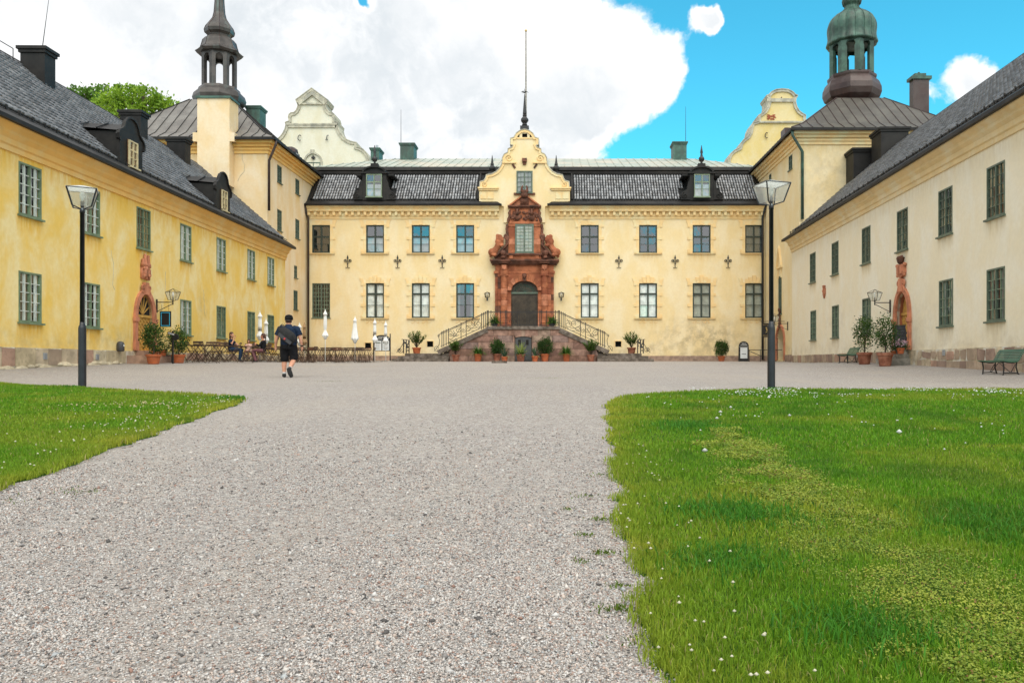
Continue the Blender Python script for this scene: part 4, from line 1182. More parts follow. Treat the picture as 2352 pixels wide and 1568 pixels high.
def surround(i, c, z0, z1, lower):
    m = MB(); w = .625; y = DF
    full = [(-1, 1), (-1, 1)]
    for s in (-1, 1):
        if i == 7 and s > 0: continue
        m.box(c + s * w, c + s * (w + .20), y - .028, y + .02, z0, z1)
        n = 4 if lower else 3
        for k in range(n):
            zz = z0 + .05 + (z1 - z0 - .2) * k / (n - 1); m.box(c + s * (w + .004), c + s * (w + .36), y - .045, y + .02, zz, zz + .2)
        m.prism([(c + s * (w + .16), z1 + .03), (c + s * (w + .34), z1 + .03), (c + s * (w + .48), z1 + .36), (c + s * (w + .2), z1 + .36)], y - .04, y + .02)
    m.box(c - w, c + w, y - .024, y + .02, z1, z1 + .3)
    if lower:
        for dx in (-.3, 0, .3): m.prism([(c + dx * .8 - .09, z1 + .02), (c + dx * .8 + .09, z1 + .02), (c + dx + .14, z1 + .42 + (.14 if dx == 0 else 0)), (c + dx - .14, z1 + .42 + (.14 if dx == 0 else 0))], y - .06, y + .02)
        for s in (-1, 1):
            m.tube([(c + s * (.12 + .5 * t), y - .005, z0 - .26 - .10 * math.sin(t * 9)) for t in np.linspace(0, 1, 9)], .025, 5)
    else:
        m.prism([(c - .1, z1 + .02), (c + .1, z1 + .02), (c + .15, z1 + .34), (c - .15, z1 + .34)], y - .05, y + .02)
    m.box(c - w - .35, c + w + .35 if i != 7 else c + w, y - .12, y + .02, z0 - .07, z0 - .02)
    part(m, 'window_surround', 'trim_cream', MP)
for i, (a, b_) in enumerate(cols):
    h1, h2 = hol[2 * i], hol[2 * i + 1]
    c = (h1[0] + h1[1]) / 2
    put_window(MP, MM @ T(c, .06, h1[2]), kU, *upc[i], gl='glass_upper')
    put_window(MP, MM @ T(c, .06, h2[2]), kG if i == 0 else kL, *loc[i], gl='glass' if i != 3 else 'glass_upper')
    surround(i, c + MX0, h1[2], h1[3], False)
    if i: surround(i, c + MX0, h2[2], h2[3], True)
# plinth
for a, b_ in ((MX0, X_(1040, DF)), (X_(1370, DF), MX1)):
    part(MB().box(a, b_, DF - .07, DF + .02, -.4, .36), 'plinth', 'terrace_stone_3', MP)
# cornice with dentils, broken at the portal
for a, b_ in ((MX0, X_(1147, DF)), (X_(1262, DF), MX1)):
    y = DF
    m = MB(); z = 10.80
    m.profx([(y + .02, 9.86), (y - .05, 9.86), (y - .05, 10.0), (y - .1, 10.07), (y - .1, 10.34), (y - .32, 10.36), (y - .32, 10.52), (y - .42, 10.62), (y - .46, z), (y + .02, z)], a, b_)
    part(m, 'cornice', 'trim_cream', MP)
    dm = MB().box(-.09, .09, -.27, -.09, 10.10, 10.33).mesh('dentil', 'trim_cream')
    n = int((b_ - a) / .425)
    for k in range(n): put('dentil', dm, MP, T(a + (k + .5) * (b_ - a) / n, DF, 0))
# mansard
roof = MB()
yb, zb_, yt, zt_ = 55.5, 11.19, 57.7, 13.53
xl, xr = MX0 - .02, MX1 + .02
gl_, gr_ = X_(1120, DF), X_(1290, DF)
roof.add([(xl, 54.9, 10.80), (xr, 54.9, 10.80), (xr, yb, zb_), (xl, yb, zb_), (xr, yt, zt_), (xl, yt, zt_), (xr, 58.25, 14.1), (xl, 58.25, 14.1)], [(3, 2, 4, 5), (5, 4, 6, 7)])
RF = part(roof, 'roof', 'roof_deck', MP)
for a, b_ in ((MX0, X_(1152, 54.9)), (X_(1257, 54.9), MX1)):
    ia = a + (.0 if a == MX0 else .5); ib = b_ - (.5 if a == MX0 else 0)
    m = MB(); m.add([(a, 54.88, 10.79), (b_, 54.88, 10.79), (ib, 55.52, 11.21), (ia, 55.52, 11.21), (a, 54.88, 10.70), (b_, 54.88, 10.70), (a, 55.4, 10.83), (b_, 55.4, 10.83)], [(0, 1, 2, 3), (4, 5, 1, 0), (6, 7, 5, 4), (1, 7, 2), (0, 3, 6)])
    m.box(a, b_, 54.80, 54.90, 10.73, 10.83)
    part(m, 'eave_flashing', 'black_metal', RF)
m = MB()
m.profx([(57.62, 13.50), (57.55, 13.60), (57.62, 13.66), (57.75, 13.74), (57.66, 13.82), (57.72, 14.02), (58.0, 14.12), (58.3, 14.12), (58.3, 13.4)], xl, xr)
part(m, 'upper_moulding', 'black_metal', RF)
# upper copper roof with hips and seams
up = MB(); ya, za, yr_, zr_ = 57.95, 14.13, 64.4, 16.38
hx0, hx1 = X_(905, yr_), X_(1590, yr_)
up.add([(xl - .6, ya, za), (xr + .6, ya, za), (hx1, yr_, zr_), (hx0, yr_, zr_), (xl - .6, 70.8, za), (xr + .6, 70.8, za)], [(0, 1, 2, 3), (1, 5, 2), (4, 0, 3), (5, 4, 3, 2)])
up = part(up, 'upper_roof', 'copper_pale', MP)
rb = MB(); x = xl
while x < xr:
    if x < hx0: f = (x - xl + .6) / (hx0 - xl + .6)
    elif x > hx1: f = (xr + .6 - x) / (xr + .6 - hx1)
    else: f = 1
    rb.bar((x, ya, za + .02), (x, ya + (yr_ - ya) * f, za + (zr_ - za) * f + .02), .04, .05); x += .62
part(rb, 'standing_seams', 'copper_pale', up)
dors = [X_(861, 55.5), X_(1611, 55.5)]
sl = Vector((0, yt - yb, zt_ - zb_)); ln = sl.length; sl.normalize()
TM = T(MX0 + .35, yb, zb_ + .03) @ Matrix(((1, 0, 0, 0), (0, sl.y, -sl.z, 0), (0, sl.z, sl.y, 0), (0, 0, 0, 1)))
def keep(x, y):
    X = x + MX0 + .35
    if X > MX1 - .35 or X_(1095, 55.5) < X < X_(1317, 55.5): return False
    for c in dors:
        if abs(X - c) < (1.42 if y < 1.25 else 1.0): return False
    return True
tile_field(RF, TM, int((MX1 - MX0 - .7) / .19), int(ln / .325), .19, .325, 'tile_main', keep)
fr = MB()
def slope_bar(X, t0, t1, w=.1):
    a = Vector((X, yb, zb_)) + sl * t0; b2 = Vector((X, yb, zb_)) + sl * t1; fr.bar(a + Vector((0, -.05, .05)), b2 + Vector((0, -.05, .05)), w, .1)
for X in (MX0 + .28, X_(1095, 55.5) + .08, X_(1317, 55.5) - .08, MX1 - .28): slope_bar(X, 0, ln)
for a, b_ in ((MX0 + .35, X_(1095, 55.5)), (X_(1317, 55.5), MX1 - .3)):
    p = Vector((0, yb, zb_)) + sl * (ln - .02); fr.bar((a, p.y - .05, p.z + .04), (b_, p.y - .05, p.z + .04), .1, .1)
part(fr, 'tile_frame', 'black_metal', RF)
for c in dors:      # round-headed dormers
    zd = 11.32; w = .83
    m = MB(); arc = [(c - w * math.cos(math.pi * i / 10), 13.12 + .42 * math.sin(math.pi * i / 10)) for i in range(11)]
    m.prism([(c - w, zd - .15)] + arc + [(c + w, zd - .15)][::1], 55.35, 57.9)
    dd_ = part(m, 'dormer', 'black_metal', MP)
    m = MB(); m.strip(arc, -.12, 55.2, 55.5); m.box(c - w - .12, c + w + .12, 55.22, 55.5, 13.0, 13.1); m.box(c - .25, c + .25, 55.3, 55.7, 13.5, 13.72); part(m, 'dormer_moulding', 'black_metal', dd_)
    for s in (-1, 1):
        m = MB()
        m.prism([(c + s * w, zd - .12), (c + s * (w + .62), zd - .12), (c + s * (w + .66), zd + .2), (c + s * (w + .48), zd + .42), (c + s * (w + .2), zd + .62), (c + s * (w + .1), zd + 1.1), (c + s * w, zd + 1.3)], 55.32, 55.62)
        m.tube([(c + s * x_, 55.3, z_) for x_, z_ in spiral(w + .36, zd + .16, .24, 1.4, 1.4, -1)], .03, 5)
        m.box(c + s * (w + .02), c + s * (w + .5), 55.5, 57.6, 12.9, 13.0)
        part(m, 'scroll', 'black_metal', dd_)
    m = MB(); m.lathe([(.06, 0), (.09, .06), (.06, .12), (.17, .22), (.21, .34), (.17, .46), (.07, .54), (.1, .6), (.06, .66), (.1, .8), (.02, 1.3)], (c, 55.45, 13.7), 10); part(m, 'finial', 'patina' if False else 'iron', dd_, smooth=True)
    put_window(MP, T(c, 55.24, zd + .05), kit(1.09, 1.58, 2, [.34, .33, .33], 'frame_light', 'frame_light', .06, .08, .025), 'half', 'curtain_white', 'room_dark', gl='glass_upper', name='dormer_window', cy=.06, by=.085)
for px0, px1, py, mt in ((920, 957, 331, 'patina'), (1541, 1577, 328, 'patina'), (853, 878, 342, 'patina')):
    d = 64.0; m = MB(); metal_box(m, X_(px0 + 3, d), X_(px1 - 3, d), d - .7, d + .7, 14.5, Z_(py + 3, d), .1, .1); part(m, 'chimney', mt, up)
m = MB(); m.tube([P(866, 346, 64), P(866, 334, 64)], .1, 8); part(m, 'flue', 'vent_metal', up)
for px, ya_, yb_ in ((921, 331, 252), (1575, 328, 245)): part(MB().tube([P(px, ya_, 64), P(px, yb_, 64)], [.025, .012], 5), 'lightning_rod', 'iron', MP)
for px in (1130.5, 1277.5):
    m = MB(); d = 56.6; p = P(px, 397, d); m.box(p.x - .28, p.x + .28, d - .28, d + .28, p.z - 1.2, p.z); m.lathe([(.2, 0), (.24, .05), (.12, .12), (.24, .26), (.25, .36), (.14, .5), (.1, .55), (.14, .6), (.1, .66), (.015, 1.25)], p, 9); part(m, 'finial', 'iron', MP)
pipe([(MX0 + .02, 54.95, 10.75), (MX0 + .06, 55.15, 10.2), (MX0 + .14, 55.28, 9.9), (MX0 + .14, 55.28, .1)], MP, 'brown_pipe', .075)
pipe([(MX1 - .02, 54.95, 10.75), (MX1 - .14, 55.15, 10.2), (MX1 - .18, 55.26, 9.9), (MX1 - .18, 55.26, .1)], MP, 'iron', .08)
# wall anchors
def anchor(X, z):
    y = DF - .06; m = MB()
    m.tube([(X, y, z - .42), (X, y, z + .3)], .03, 6); m.prism([(X, z + .62), (X - .07, z + .36), (X, z + .2), (X + .07, z + .36)], y - .02, y + .02)
    for s in (-1, 1):
        m.tube([(X + s * (.06 + .1 * t + .02), y, z + .0 + .25 * math.sin(t * 2.4)) for t in np.linspace(0, 1, 5)], .022, 5)
        m.tube([(X + s * x_, y, z_) for x_, z_ in spiral(.2, z + .13, .12, 1.15, 2.6, -1, 14, .3)], .024, 5)
        m.tube([(X, y, z - .40), (X + s * .12, y, z - .45), (X + s * .17, y, z - .38)], .022, 5)
    m.box(X - .06, X + .06, y - .02, y + .02, z - .12, z - .06)
    for i_ in range(len(m.v)):
        a_, b_, c_ = m.v[i_]; m.v[i_] = (X + (a_ - X) * .86, b_, z + (c_ - z) * .86)
    part(m, 'wall_anchor', 'iron', MP)
for px in (799, 913.5, 1016, 1421.5, 1550.5, 1672): anchor(X_(px, DF), Z_(603, DF))
for px, py in ((845.5, 793.5), (988, 790), (1420, 790), (884, 794)):       # barred cellar vents
    c, z = X_(px, DF), Z_(py, DF)
    m = MB(); m.box(c - .2, c + .2, DF - .012, DF + .02, z - .18, z + .18); v = part(m, 'cellar_vent', 'void', MP)
    m = MB()
    for s in (-1, 1): m.box(c + s * .24 - .02, c + s * .24 + .02, DF - .04, DF + .01, z - .2, z + .2)
    m.box(c - .26, c + .26, DF - .05, DF + .01, z + .2, z + .24); part(m, 'vent_frame', 'trim_cream', v)
# ------------------------------------------------------------------ curved gable over the portal
hg = [(1204.8, 298.4), (1214, 300.5), (1223, 307), (1229, 317), (1236.5, 318.5), (1236.5, 332), (1230, 334), (1233, 339), (1242, 343), (1242.5, 351), (1250.5, 355), (1255, 363), (1255, 373), (1257, 379), (1262, 388), (1269, 395), (1279, 400.5), (1292, 403), (1293, 409), (1297.5, 416), (1306, 418), (1307, 430.5), (1309, 433), (1309, 462)]
dg = 55.28
pts = [(X_(x, dg), Z_(y, dg)) for x, y in hg]; axg = pts[0][0]
poly = [(2 * axg - x, z) for x, z in pts][::-1] + pts[1:]
m = MB()
body = [(X_(1157, dg), 9.6)] + [(X_(1157, dg), Z_(474, dg))] + poly + [(X_(1252, dg), Z_(474, dg)), (X_(1252, dg), 9.6)]
m.prism(body[::-1], dg, dg + .9)
GB = part(m, 'gable', 'stucco_cream', MP)
part(MB().strip(poly[1:-2][::-1], .16, dg - .07, dg + .02), 'gable_moulding', 'trim_cream', GB)
part(MB().strip(poly[1:-2][::-1], -.06, dg - .1, dg + .95), 'coping', 'trim_grey', GB)
m = MB()
for s in (-1, 1):
    cx_ = lambda px: X_(1204.8 + s * (px - 1204.8), dg)
    a, b_ = sorted((cx_(1264), cx_(1312))); m.box(a, b_, dg - .16, dg + .9, Z_(434, dg), Z_(430.5, dg)); m.box(*sorted((cx_(1266), cx_(1310))), dg - .1, dg + .02, Z_(437.5, dg), Z_(434.2, dg))
    a, b_ = sorted((cx_(1224), cx_(1256))); m.box(a, b_, dg - .12, dg + .02, Z_(375.5, dg), Z_(372.5, dg))
    m.tube([(cx_(1204.8 + 36 + 0) + x_ * s, dg - .03, z_) for x_, z_ in spiral(0, Z_(364, dg), .26, 1.3, .5, 1)], .05, 5)
    m.tube([(cx_(1297) + x_ * s, dg - .03, z_) for x_, z_ in spiral(0, Z_(424, dg), .2, 1.2, .5, 1)], .045, 5)
    for a2, b2 in ((1276, 1290), (1292, 1306)): m.box(*sorted((cx_(a2), cx_(b2))), dg - .035, dg + .02, Z_(457, dg), Z_(441, dg))
m.box(X_(1182, dg), X_(1228, dg), dg - .05, dg + .02, Z_(319.5, dg), Z_(316, dg))
part(m, 'scroll_ornament', 'trim_cream', GB)
m = MB(); m.pbox(1199.5, 307, 1211, 316, dg - .01, .05); v = [(1187.5, 316), (1193, 316), (1193, 309)]
for s in (-1, 1): m.prism([(X_(1205 + s * (x - 1205), dg), Z_(y, dg)) for x, y in v], dg - .02, dg + .02)
part(m, 'vent_opening', 'void', GB)
m = MB(); m.pbox(1199, 363, 1210, 371, dg - .18, .2); m.pbox(1200.5, 371, 1208.5, 378, dg - .1, .12)
for s in (-1, 1): m.prism([(X_(1205 + s * x, dg), Z_(y, dg)) for x, y in ((20, 385), (23.5, 388), (30, 378.5), (26.5, 375.8))], dg - .05, dg + .02)
part(m, 'ornament_block', 'sandstone_dark', GB)
put_window(MP, T(X_(1204.8, dg), dg - .085, Z_(443.5, dg)), kit(1.08, 1.52, 4, 4, 'frame_green', 'frame_green', .08, .08), None, 'x', 'curtain_grey', by=.06)
m = MB(); m.pbox(1180, 442.8, 1229, 447, dg - .14, .15); part(m, 'ledge', 'sandstone_dark', GB)
m = MB(); d = 55.7; p = P(1205, 298, d); m.box(p.x - .3, p.x + .3, d - .3, d + .3, p.z - .1, p.z + .2)
m.lathe([(.12, .2), (.2, .32), (.14, .42), (.27, .6), (.27, .72), (.12, .92), (.16, 1.0), (.1, 1.06), (.14, 1.12), (.13, 1.2), (.02, 2.5)], p, 9)
q = p + Vector((0, 0, 2.55))
for a in range(6): m.tube([q, q + Vector((.16 * math.cos(a), .1 * math.sin(a), .12)), q + Vector((.26 * math.cos(a), .1, .04 + .05 * (a % 2)))], [.02, .03, .01], 5)
m.tube([q, q + Vector((0, 0, .3))], .015, 5)
part(m, 'finial', 'iron', GB)
FP = root('flagpole', 'tall bare white flagpole rising behind the curved central gable', 'flagpole', (X_(1208, 60), 60, 14.8))
m = MB(); m.tube([P(1208, 400, 60), P(1208, 73, 60)], [.085, .045], 8); part(m, 'pole', 'concrete', FP); part(MB().ball(P(1208, 71, 60), .1), 'finial_ball', 'gold', FP)

# hairline cracks in the plaster
def crack(par, pts, M=None):
    part(MB().tube(pts, .008, 4), 'crack', 'trim_grey', par, M)
rr = random.Random(44)
d = 47.99; q = [(594, 340), (597, 352), (596, 366), (602, 378), (601, 394), (592, 404), (586, 416)]
crack(LT, [(X_(a - 40, d), d, Z_(b_, d)) for a, b_ in q])
for dd_, za, n_ in ((28.9, 3.9, 7), (36.6, 3.2, 6), (33.0, 3.6, 5)):
    pts = []; s_ = Lsd(dd_); z_ = za
    for i in range(n_): pts.append((s_, -.002, z_)); s_ += rr.uniform(-.05, .14); z_ += rr.uniform(-.3, -.1)
    crack(LW, pts, LM)
# ================================================================== RED SANDSTONE PORTAL
LAND = Z_(749, 52.0)           # top of the stair landing
d0 = 55.10
m = MB(); m.pbox(1137, 628, 1272, 748, d0 + .12, .2)
# leave the door opening free by building the slab from three pieces
m = MB(); m.pbox(1137, 620, 1173.6, 749, d0 + .10, .28); m.pbox(1235.8, 620, 1272, 749, d0 + .10, .28)
PO = part(m, 'portal', 'sandstone_red', MP)
rr = random.Random(12)
sm = ['sandstone_red', 'sandstone_red', 'sandstone_red', 'sandstone_dark', 'sandstone_pink']
def pick(): return rr.choice(('sandstone_red',) * 6 + ('sandstone_pink', 'sandstone_dark'))
edges = [628, 636, 649.5, 663, 676, 689.5, 702.5, 716, 730, 749]
for ya, yb2 in zip(edges, edges[1:]):
    for px0, px1, dep in ((1137, 1143, .05), (1143.4, 1150.5, -.02), (1165.2, 1173.8, -.05), (1235.4, 1243.5, -.05), (1258.5, 1265.6, -.02), (1266, 1272, .05)):
        if ya < 667 and (1160 < px0 < 1250): continue
        m = MB(); m.pbox(px0, ya + .3, px1, yb2 - .3, d0 + dep, .2); part(m, 'stone', pick(), PO)
    for cxp in (1157.8, 1250.8):
        zA, zB = Z_(yb2 - .2, d0), Z_(ya + .2, d0)
        r0 = .235
        prof = [(r0 - .012, zA), (r0, zA + .03), (r0, zB - .03), (r0 - .012, zB)]
        if yb2 > 740: prof = [(r0 + .12, zA), (r0 + .12, zA + .14), (r0 + .03, zA + .18), (r0 + .06, zA + .26), (r0, zA + .32), (r0, zB)]
        m = MB().lathe(prof, (X_(cxp, d0), d0 - .02, 0), 16); part(m, 'column_drum', pick(), PO, smooth=False)
# spandrels, voussoirs
axp = X_(1204.7, d0); zsp = Z_(667, d0); ra, rbz = 30.4 * d0 / F, 22.0 * d0 / F
k = 11
for i in range(k):
    a0, a1 = math.pi * i / k + .008, math.pi * (i + 1) / k - .008
    def pin(a): return (axp - ra * math.cos(a), zsp + rbz * math.sin(a))
    def pout(a):
        oa, ob = 1.17, 1.16
        x, z = axp - oa * math.cos(a) * 1.0, zsp + ob * math.sin(a)
        return (x, min(z, Z_(628.6, d0)))
    am = (a0 + a1) / 2
    m = MB(); m.prism([pin(a0), pin(am), pin(a1), pout(a1), pout(am), pout(a0)][::-1], d0 - .06 - (.03 if i % 2 else 0), d0 + .2); part(m, 'voussoir', pick(), PO)
m = MB()
for s in (-1, 1):
    m.prism([(axp + s * .9, zsp + .02), (axp + s * 1.2, zsp + .02), (axp + s * 1.2, Z_(628, d0)), (axp + s * .1, Z_(628, d0)), (axp + s * .35, zsp + .75), (axp + s * .75, zsp + .5)], d0 + .04, d0 + .27)
part(m, 'spandrel', 'sandstone_red', PO)
m = MB(); m.prism([(axp - .09, zsp + rbz - .05), (axp + .09, zsp + rbz - .05), (axp + .14, Z_(629, d0)), (axp - .14, Z_(629, d0))], d0 - .16, d0); m.ball((axp, d0 - .18, Z_(634, d0)), .13, 8, 6); m.ball((axp, d0 - .25, Z_(637, d0)), .07); part(m, 'keystone', 'sandstone_dark', PO)
# door
m = MB(); zd0, zd1 = LAND, Z_(674.5, d0); m.box(axp - ra, axp + ra, d0 + .20, d0 + .26, zd0, zsp + rbz)
DO = part(m, 'door', 'door_brown', PO)
n = 13; hgt = zd1 - zd0 - .15
for s in (-1, 1):
    for i in range(-6, n):
        a = Vector((axp + s * .04, d0 + .185, zd0 + .1 + i * hgt / n + .55)); b_ = Vector((axp + s * (ra - .03), d0 + .185, zd0 + .1 + i * hgt / n - .25))
        dv = b_ - a; t0, t1 = 0, 1
        hi, lo = zd1 - .04, zd0 + .08
        if a.z > hi: t0 = (hi - a.z) / dv.z
        if b_.z < lo: t1 = (lo - a.z) / dv.z
        if t1 - t0 < .06: continue
        part(MB().bar(a + dv * t0, a + dv * t1, .085, .05, up=(0, 1, 0)), 'slat', 'door_brown', DO)
m = MB(); m.box(axp - .05, axp + .05, d0 + .14, d0 + .2, zd0 + .05, zd1); part(m, 'door_meeting_post', 'door_brown', DO)
m = MB(); m.box(axp - ra, axp + ra, d0 + .1, d0 + .2, zd1, zd1 + .13); part(m, 'transom', 'frame_green', DO)
m = MB()
for i in range(9):
    a = math.pi * (i + .5) / 9; c_ = (axp - ra * .72 * math.cos(a), zsp - .12 + (rbz + .05) * .72 * math.sin(a)); m.tube([(x_, d0 + .17, z_) for x_, z_ in spiral(c_[0], c_[1], .12, 1.4, a)], .013, 4)
for i in range(7):
    a = math.pi * (i + 1) / 8; m.tube([(axp, d0 + .17, zd1 + .13), (axp - ra * .55 * math.cos(a), d0 + .17, zd1 + .13 + .45 * math.sin(a))], .012, 4)
part(m, 'lunette_grille', 'patina', DO)
# entablature
for y0_, y1_, x0_, x1_, dp in ((622.2, 627.6, 1134, 1274.5, .02), (608, 622, 1137.5, 1271.5, .08)):
    part(MB().pbox(x0_, y0_, x1_, y1_, d0 + dp, .3 - dp), 'architrave' if y0_ > 620 else 'frieze', 'sandstone_red', PO)
for cxp in (1157.8, 1250.8):
    m = MB(); m.pbox(cxp - 9, 630, cxp + 9, 633, d0 - .26, .4); m.pbox(cxp - 8.2, 620.5, cxp + 8.2, 629.6, d0 - .28, .4); m.pbox(cxp - 7, 608, cxp + 7, 620, d0 - .22, .4); part(m, 'entablature_block', 'sandstone_red', PO)
    m = MB(); c = P(cxp, 613.5, d0 - .24); m.prism([(c.x - .16, c.z + .16), (c.x + .16, c.z + .16), (c.x + .14, c.z - .08), (c.x, c.z - .2), (c.x - .14, c.z - .08)], c.y - .05, c.y + .03); lumps(m, c.x - .1, c.x + .1, c.z - .1, c.z + .15, c.y - .03, 6, .04, .07, int(cxp)); part(m, 'shield', 'sandstone_pink', PO)
m = MB()
for y0_, y1_, g_, dp in ((604, 608, 1130, -.08), (599, 603.8, 1127.5, -.2), (594.6, 598.8, 1125, -.32)):
    m.pbox(g_, y0_, 2409 - g_, y1_, d0 + dp, .7 - dp * 0)
for cxp in (1157.8, 1250.8):
    m.pbox(cxp - 14, 596, cxp + 14, 599.5, d0 - .5, .2); m.pbox(cxp - 12, 599.7, cxp + 12, 604, d0 - .42, .25)
part(m, 'cornice', 'sandstone_dark', PO)
# upper storey of the portal
d1 = 55.12
m = MB(); m.pbox(1166, 585, 1243, 594.5, d1 - .05, .3); m.pbox(1167.5, 509, 1241.5, 581.4, d1 + .06, .24); part(m, 'upper_wall', 'sandstone_red', PO)
for a, b_ in ((1167.5, 1183), (1226, 1241.5)):
    for ya, yb2 in ((514, 520), (520.4, 548), (548.4, 561), (561.4, 581)): part(MB().pbox(a, ya, b_, yb2, d1 - (.05 if ya < 519 else 0), .2), 'stone', 'sandstone_red' if ya != 548.4 else 'sandstone_pink', PO)
part(MB().pbox(1163.5, 581.5, 1244.5, 585.2, d1 - .2, .4), 'ledge', 'sandstone_dark', PO)
for a in (1170, 1230): part(MB().pbox(a, 586, a + 8, 594, d1 - .14, .2), 'bracket', 'sandstone_red', PO)
put_window(MP, T(X_(1204.5, d1), d1 - .06, Z_(580.5, d1)), kit(1.27, 1.98, 4, 8, 'frame_green', 'frame_light', .10, .10, .02), None, 'x', 'curtain_blind', by=.08)
# relief panel with two shields
m = MB(); m.pbox(1171, 478, 1238.5, 513.5, d1 + .02, .24); m.pbox(1170, 508.5, 1239.5, 513.8, d1 - .08, .2); part(m, 'relief_panel', 'sandstone_red', PO)
m = MB(); c = d1 - .02
for px in (1188, 1221):
    m.prism([(X_(px - 7.5, d1), Z_(494, d1)), (X_(px + 7.5, d1), Z_(494, d1)), (X_(px + 7, d1), Z_(503, d1)), (X_(px, d1), Z_(508, d1)), (X_(px - 7, d1), Z_(503, d1))], d1 - .1, d1)
    m.tube([P(px, 493, d1 - .08), P(px, 486, d1 - .12), P(px, 480, d1 - .1)], [.13, .1, .07], 7)
    for s in (-1, 1): m.tube([P(px + s * 2, 483, d1 - .1), P(px + s * 4.5, 479, d1 - .1), P(px + s * 3.5, 473, d1 - .1)], [.04, .035, .015], 5)
lumps(m, X_(1174, d1), X_(1235, d1), Z_(506, d1), Z_(487, d1), d1 - .01, 60, .06, .12, 21)
part(m, 'carving', 'sandstone_dark', PO, smooth=True)
for s in (-1, 1):
    m = MB()
    f = lambda px: X_(1204.7 + s * (px - 1204.7), d1)
    m.tube([(f(x_), d1 + .05, Z_(y_, d1)) for x_, y_ in ((1237, 482), (1239.5, 488), (1238, 496), (1241, 503), (1243, 510))], [.06, .1, .1, .12, .08], 6)
    m.box(*sorted((f(1241.7), f(1247.5))), d1, d1 + .2, Z_(549, d1), Z_(515, d1))
    m.tube([(f(x_), d1 - .02, Z_(y_, d1)) for x_, y_ in ((1243, 517), (1246.5, 526), (1243.5, 535), (1247.5, 542), (1250, 548))], [.09, .07, .08, .1, .13], 6)
    lumps(m, *sorted((f(1242), f(1250))), Z_(560, d1), Z_(540, d1), d1 - .03, 9, .09, .15, 30)
    # raking pediment segment, ball on pedestal
    m.prism([(f(1243), Z_(594, d1)), (f(1272), Z_(594, d1)), (f(1243), Z_(562, d1))], d1 + .02, d1 + .2)
    a, b_ = Vector((f(1243), d1 - .08, Z_(560, d1))), Vector((f(1273.5), d1 - .08, Z_(592.5, d1))); m.bar(a, b_, .12, .3, up=(0, 1, 0))
    m.ball((f(1253), d1 - .3, Z_(582, d1)), .2, 10, 6); m.lathe([(.17, 0), (.2, .05), (.12, .1), (.12, .2)], (f(1253), d1 - .3, Z_(594.4, d1)), 9)
    part(m, 'scroll', 'sandstone_dark', PO)
# top pediment and crest
m = MB(); m.pbox(1167, 474.5, 1242, 477.8, d1 - .08, .3); m.pbox(1166, 470.8, 1243, 474.3, d1 - .2, .4)
part(m, 'pediment_cornice', 'sandstone_dark', PO)
m = MB(); m.prism([(X_(1172, d1), Z_(470.6, d1)), (X_(1237.5, d1), Z_(470.6, d1)), (X_(1204.7, d1), Z_(447, d1))], d1 + .06, d1 + .24); part(m, 'tympanum', 'sandstone_pink', PO)
m = MB(); m.strip([(X_(x_, d1), Z_(y_, d1)) for x_, y_ in ((1170, 470.4), (1204.7, 444.5), (1239.5, 470.4))], -.1, d1 - .14, d1 + .2); part(m, 'raking_moulding', 'sandstone_red', PO)
m = MB(); m.pbox(1195, 453, 1214, 470.4, d1 - .1, .16); c = P(1204.7, 460, d1 - .14); m.prism([(c.x - .2, c.z + .16), (c.x + .2, c.z + .16), (c.x + .18, c.z - .1), (c.x, c.z - .24), (c.x - .18, c.z - .1)], c.y - .05, c.y + .05)
m.lathe([(.2, 0), (.26, .12), (.24, .22), (.2, .32), (.24, .4), (.2, .5)], (c.x, c.y, c.z + .18), 9)
for s in (-1, 1):
    m.tube([(c.x + s * .05, c.y, c.z + .6), (c.x + s * .2, c.y, c.z + .72), (c.x + s * .17, c.y, c.z + .92), (c.x + s * .1, c.y, c.z + 1.02)], [.08, .09, .06, .03], 7); m.ball((c.x + s * .19, c.y, c.z + .63), .1)
part(m, 'crest', 'sandstone_dark', PO, smooth=True)
# two reclining stone lions
def remesh(mb, name, mat, vox, parent, M=None, smooth_it=2, kind_noise=0.0, flat=False):
    me = mb.mesh(name + '_src', mat)
    o = bpy.data.objects.new('tmp', me); COL.objects.link(o)
    r_ = o.modifiers.new('r', 'REMESH'); r_.mode = 'VOXEL'; r_.voxel_size = vox; r_.use_smooth_shade = True
    if smooth_it:
        s_ = o.modifiers.new('s', 'SMOOTH'); s_.factor = .5; s_.iterations = smooth_it
    dg_ = bpy.context.evaluated_depsgraph_get()
    res = bpy.data.meshes.new_from_object(o.evaluated_get(dg_)); res.name = name
    if not res.materials: res.materials.append(MATS[mat])
    bpy.data.objects.remove(o); bpy.data.meshes.remove(me)
    return put(name, res, parent, M)
for s in (-1, 1):
    m = MB(); f = lambda px: X_(1204.7 + s * (px - 1204.7), d1)
    q = lambda px, py, dy=0: (f(px), d1 - .12 + dy, Z_(py, d1))
    m.tube([q(1282, 585), q(1276, 580), q(1268, 571), q(1262, 560), q(1260, 554)], [.16, .26, .22, .26, .22], 9)
    m.ball(q(1279, 580), .28, 9, 6); m.ball(q(1259, 551, -.1), .24, 9, 6); m.ball(q(1262, 556), .32, 9, 6)
    m.ball(q(1255, 553, -.22), .12); m.tube([q(1262, 562, -.15), q(1256, 566, -.25), q(1252, 563, -.25)], [.11, .09, .08], 7)
    m.tube([q(1278, 585, -.15), q(1272, 588, -.2), q(1268, 585, -.2)], [.13, .1, .08], 7)
    m.tube([q(1282, 584), q(1284, 590), q(1280, 593)], [.05, .05, .06], 6)
    lumps(m, *sorted((f(1255), f(1268))), Z_(564, d1), Z_(543, d1), d1 - .26, 34, .09, .15, 40 + s)
    remesh(m, 'stone_lion', 'sandstone_red', .035, PO, None, 1)

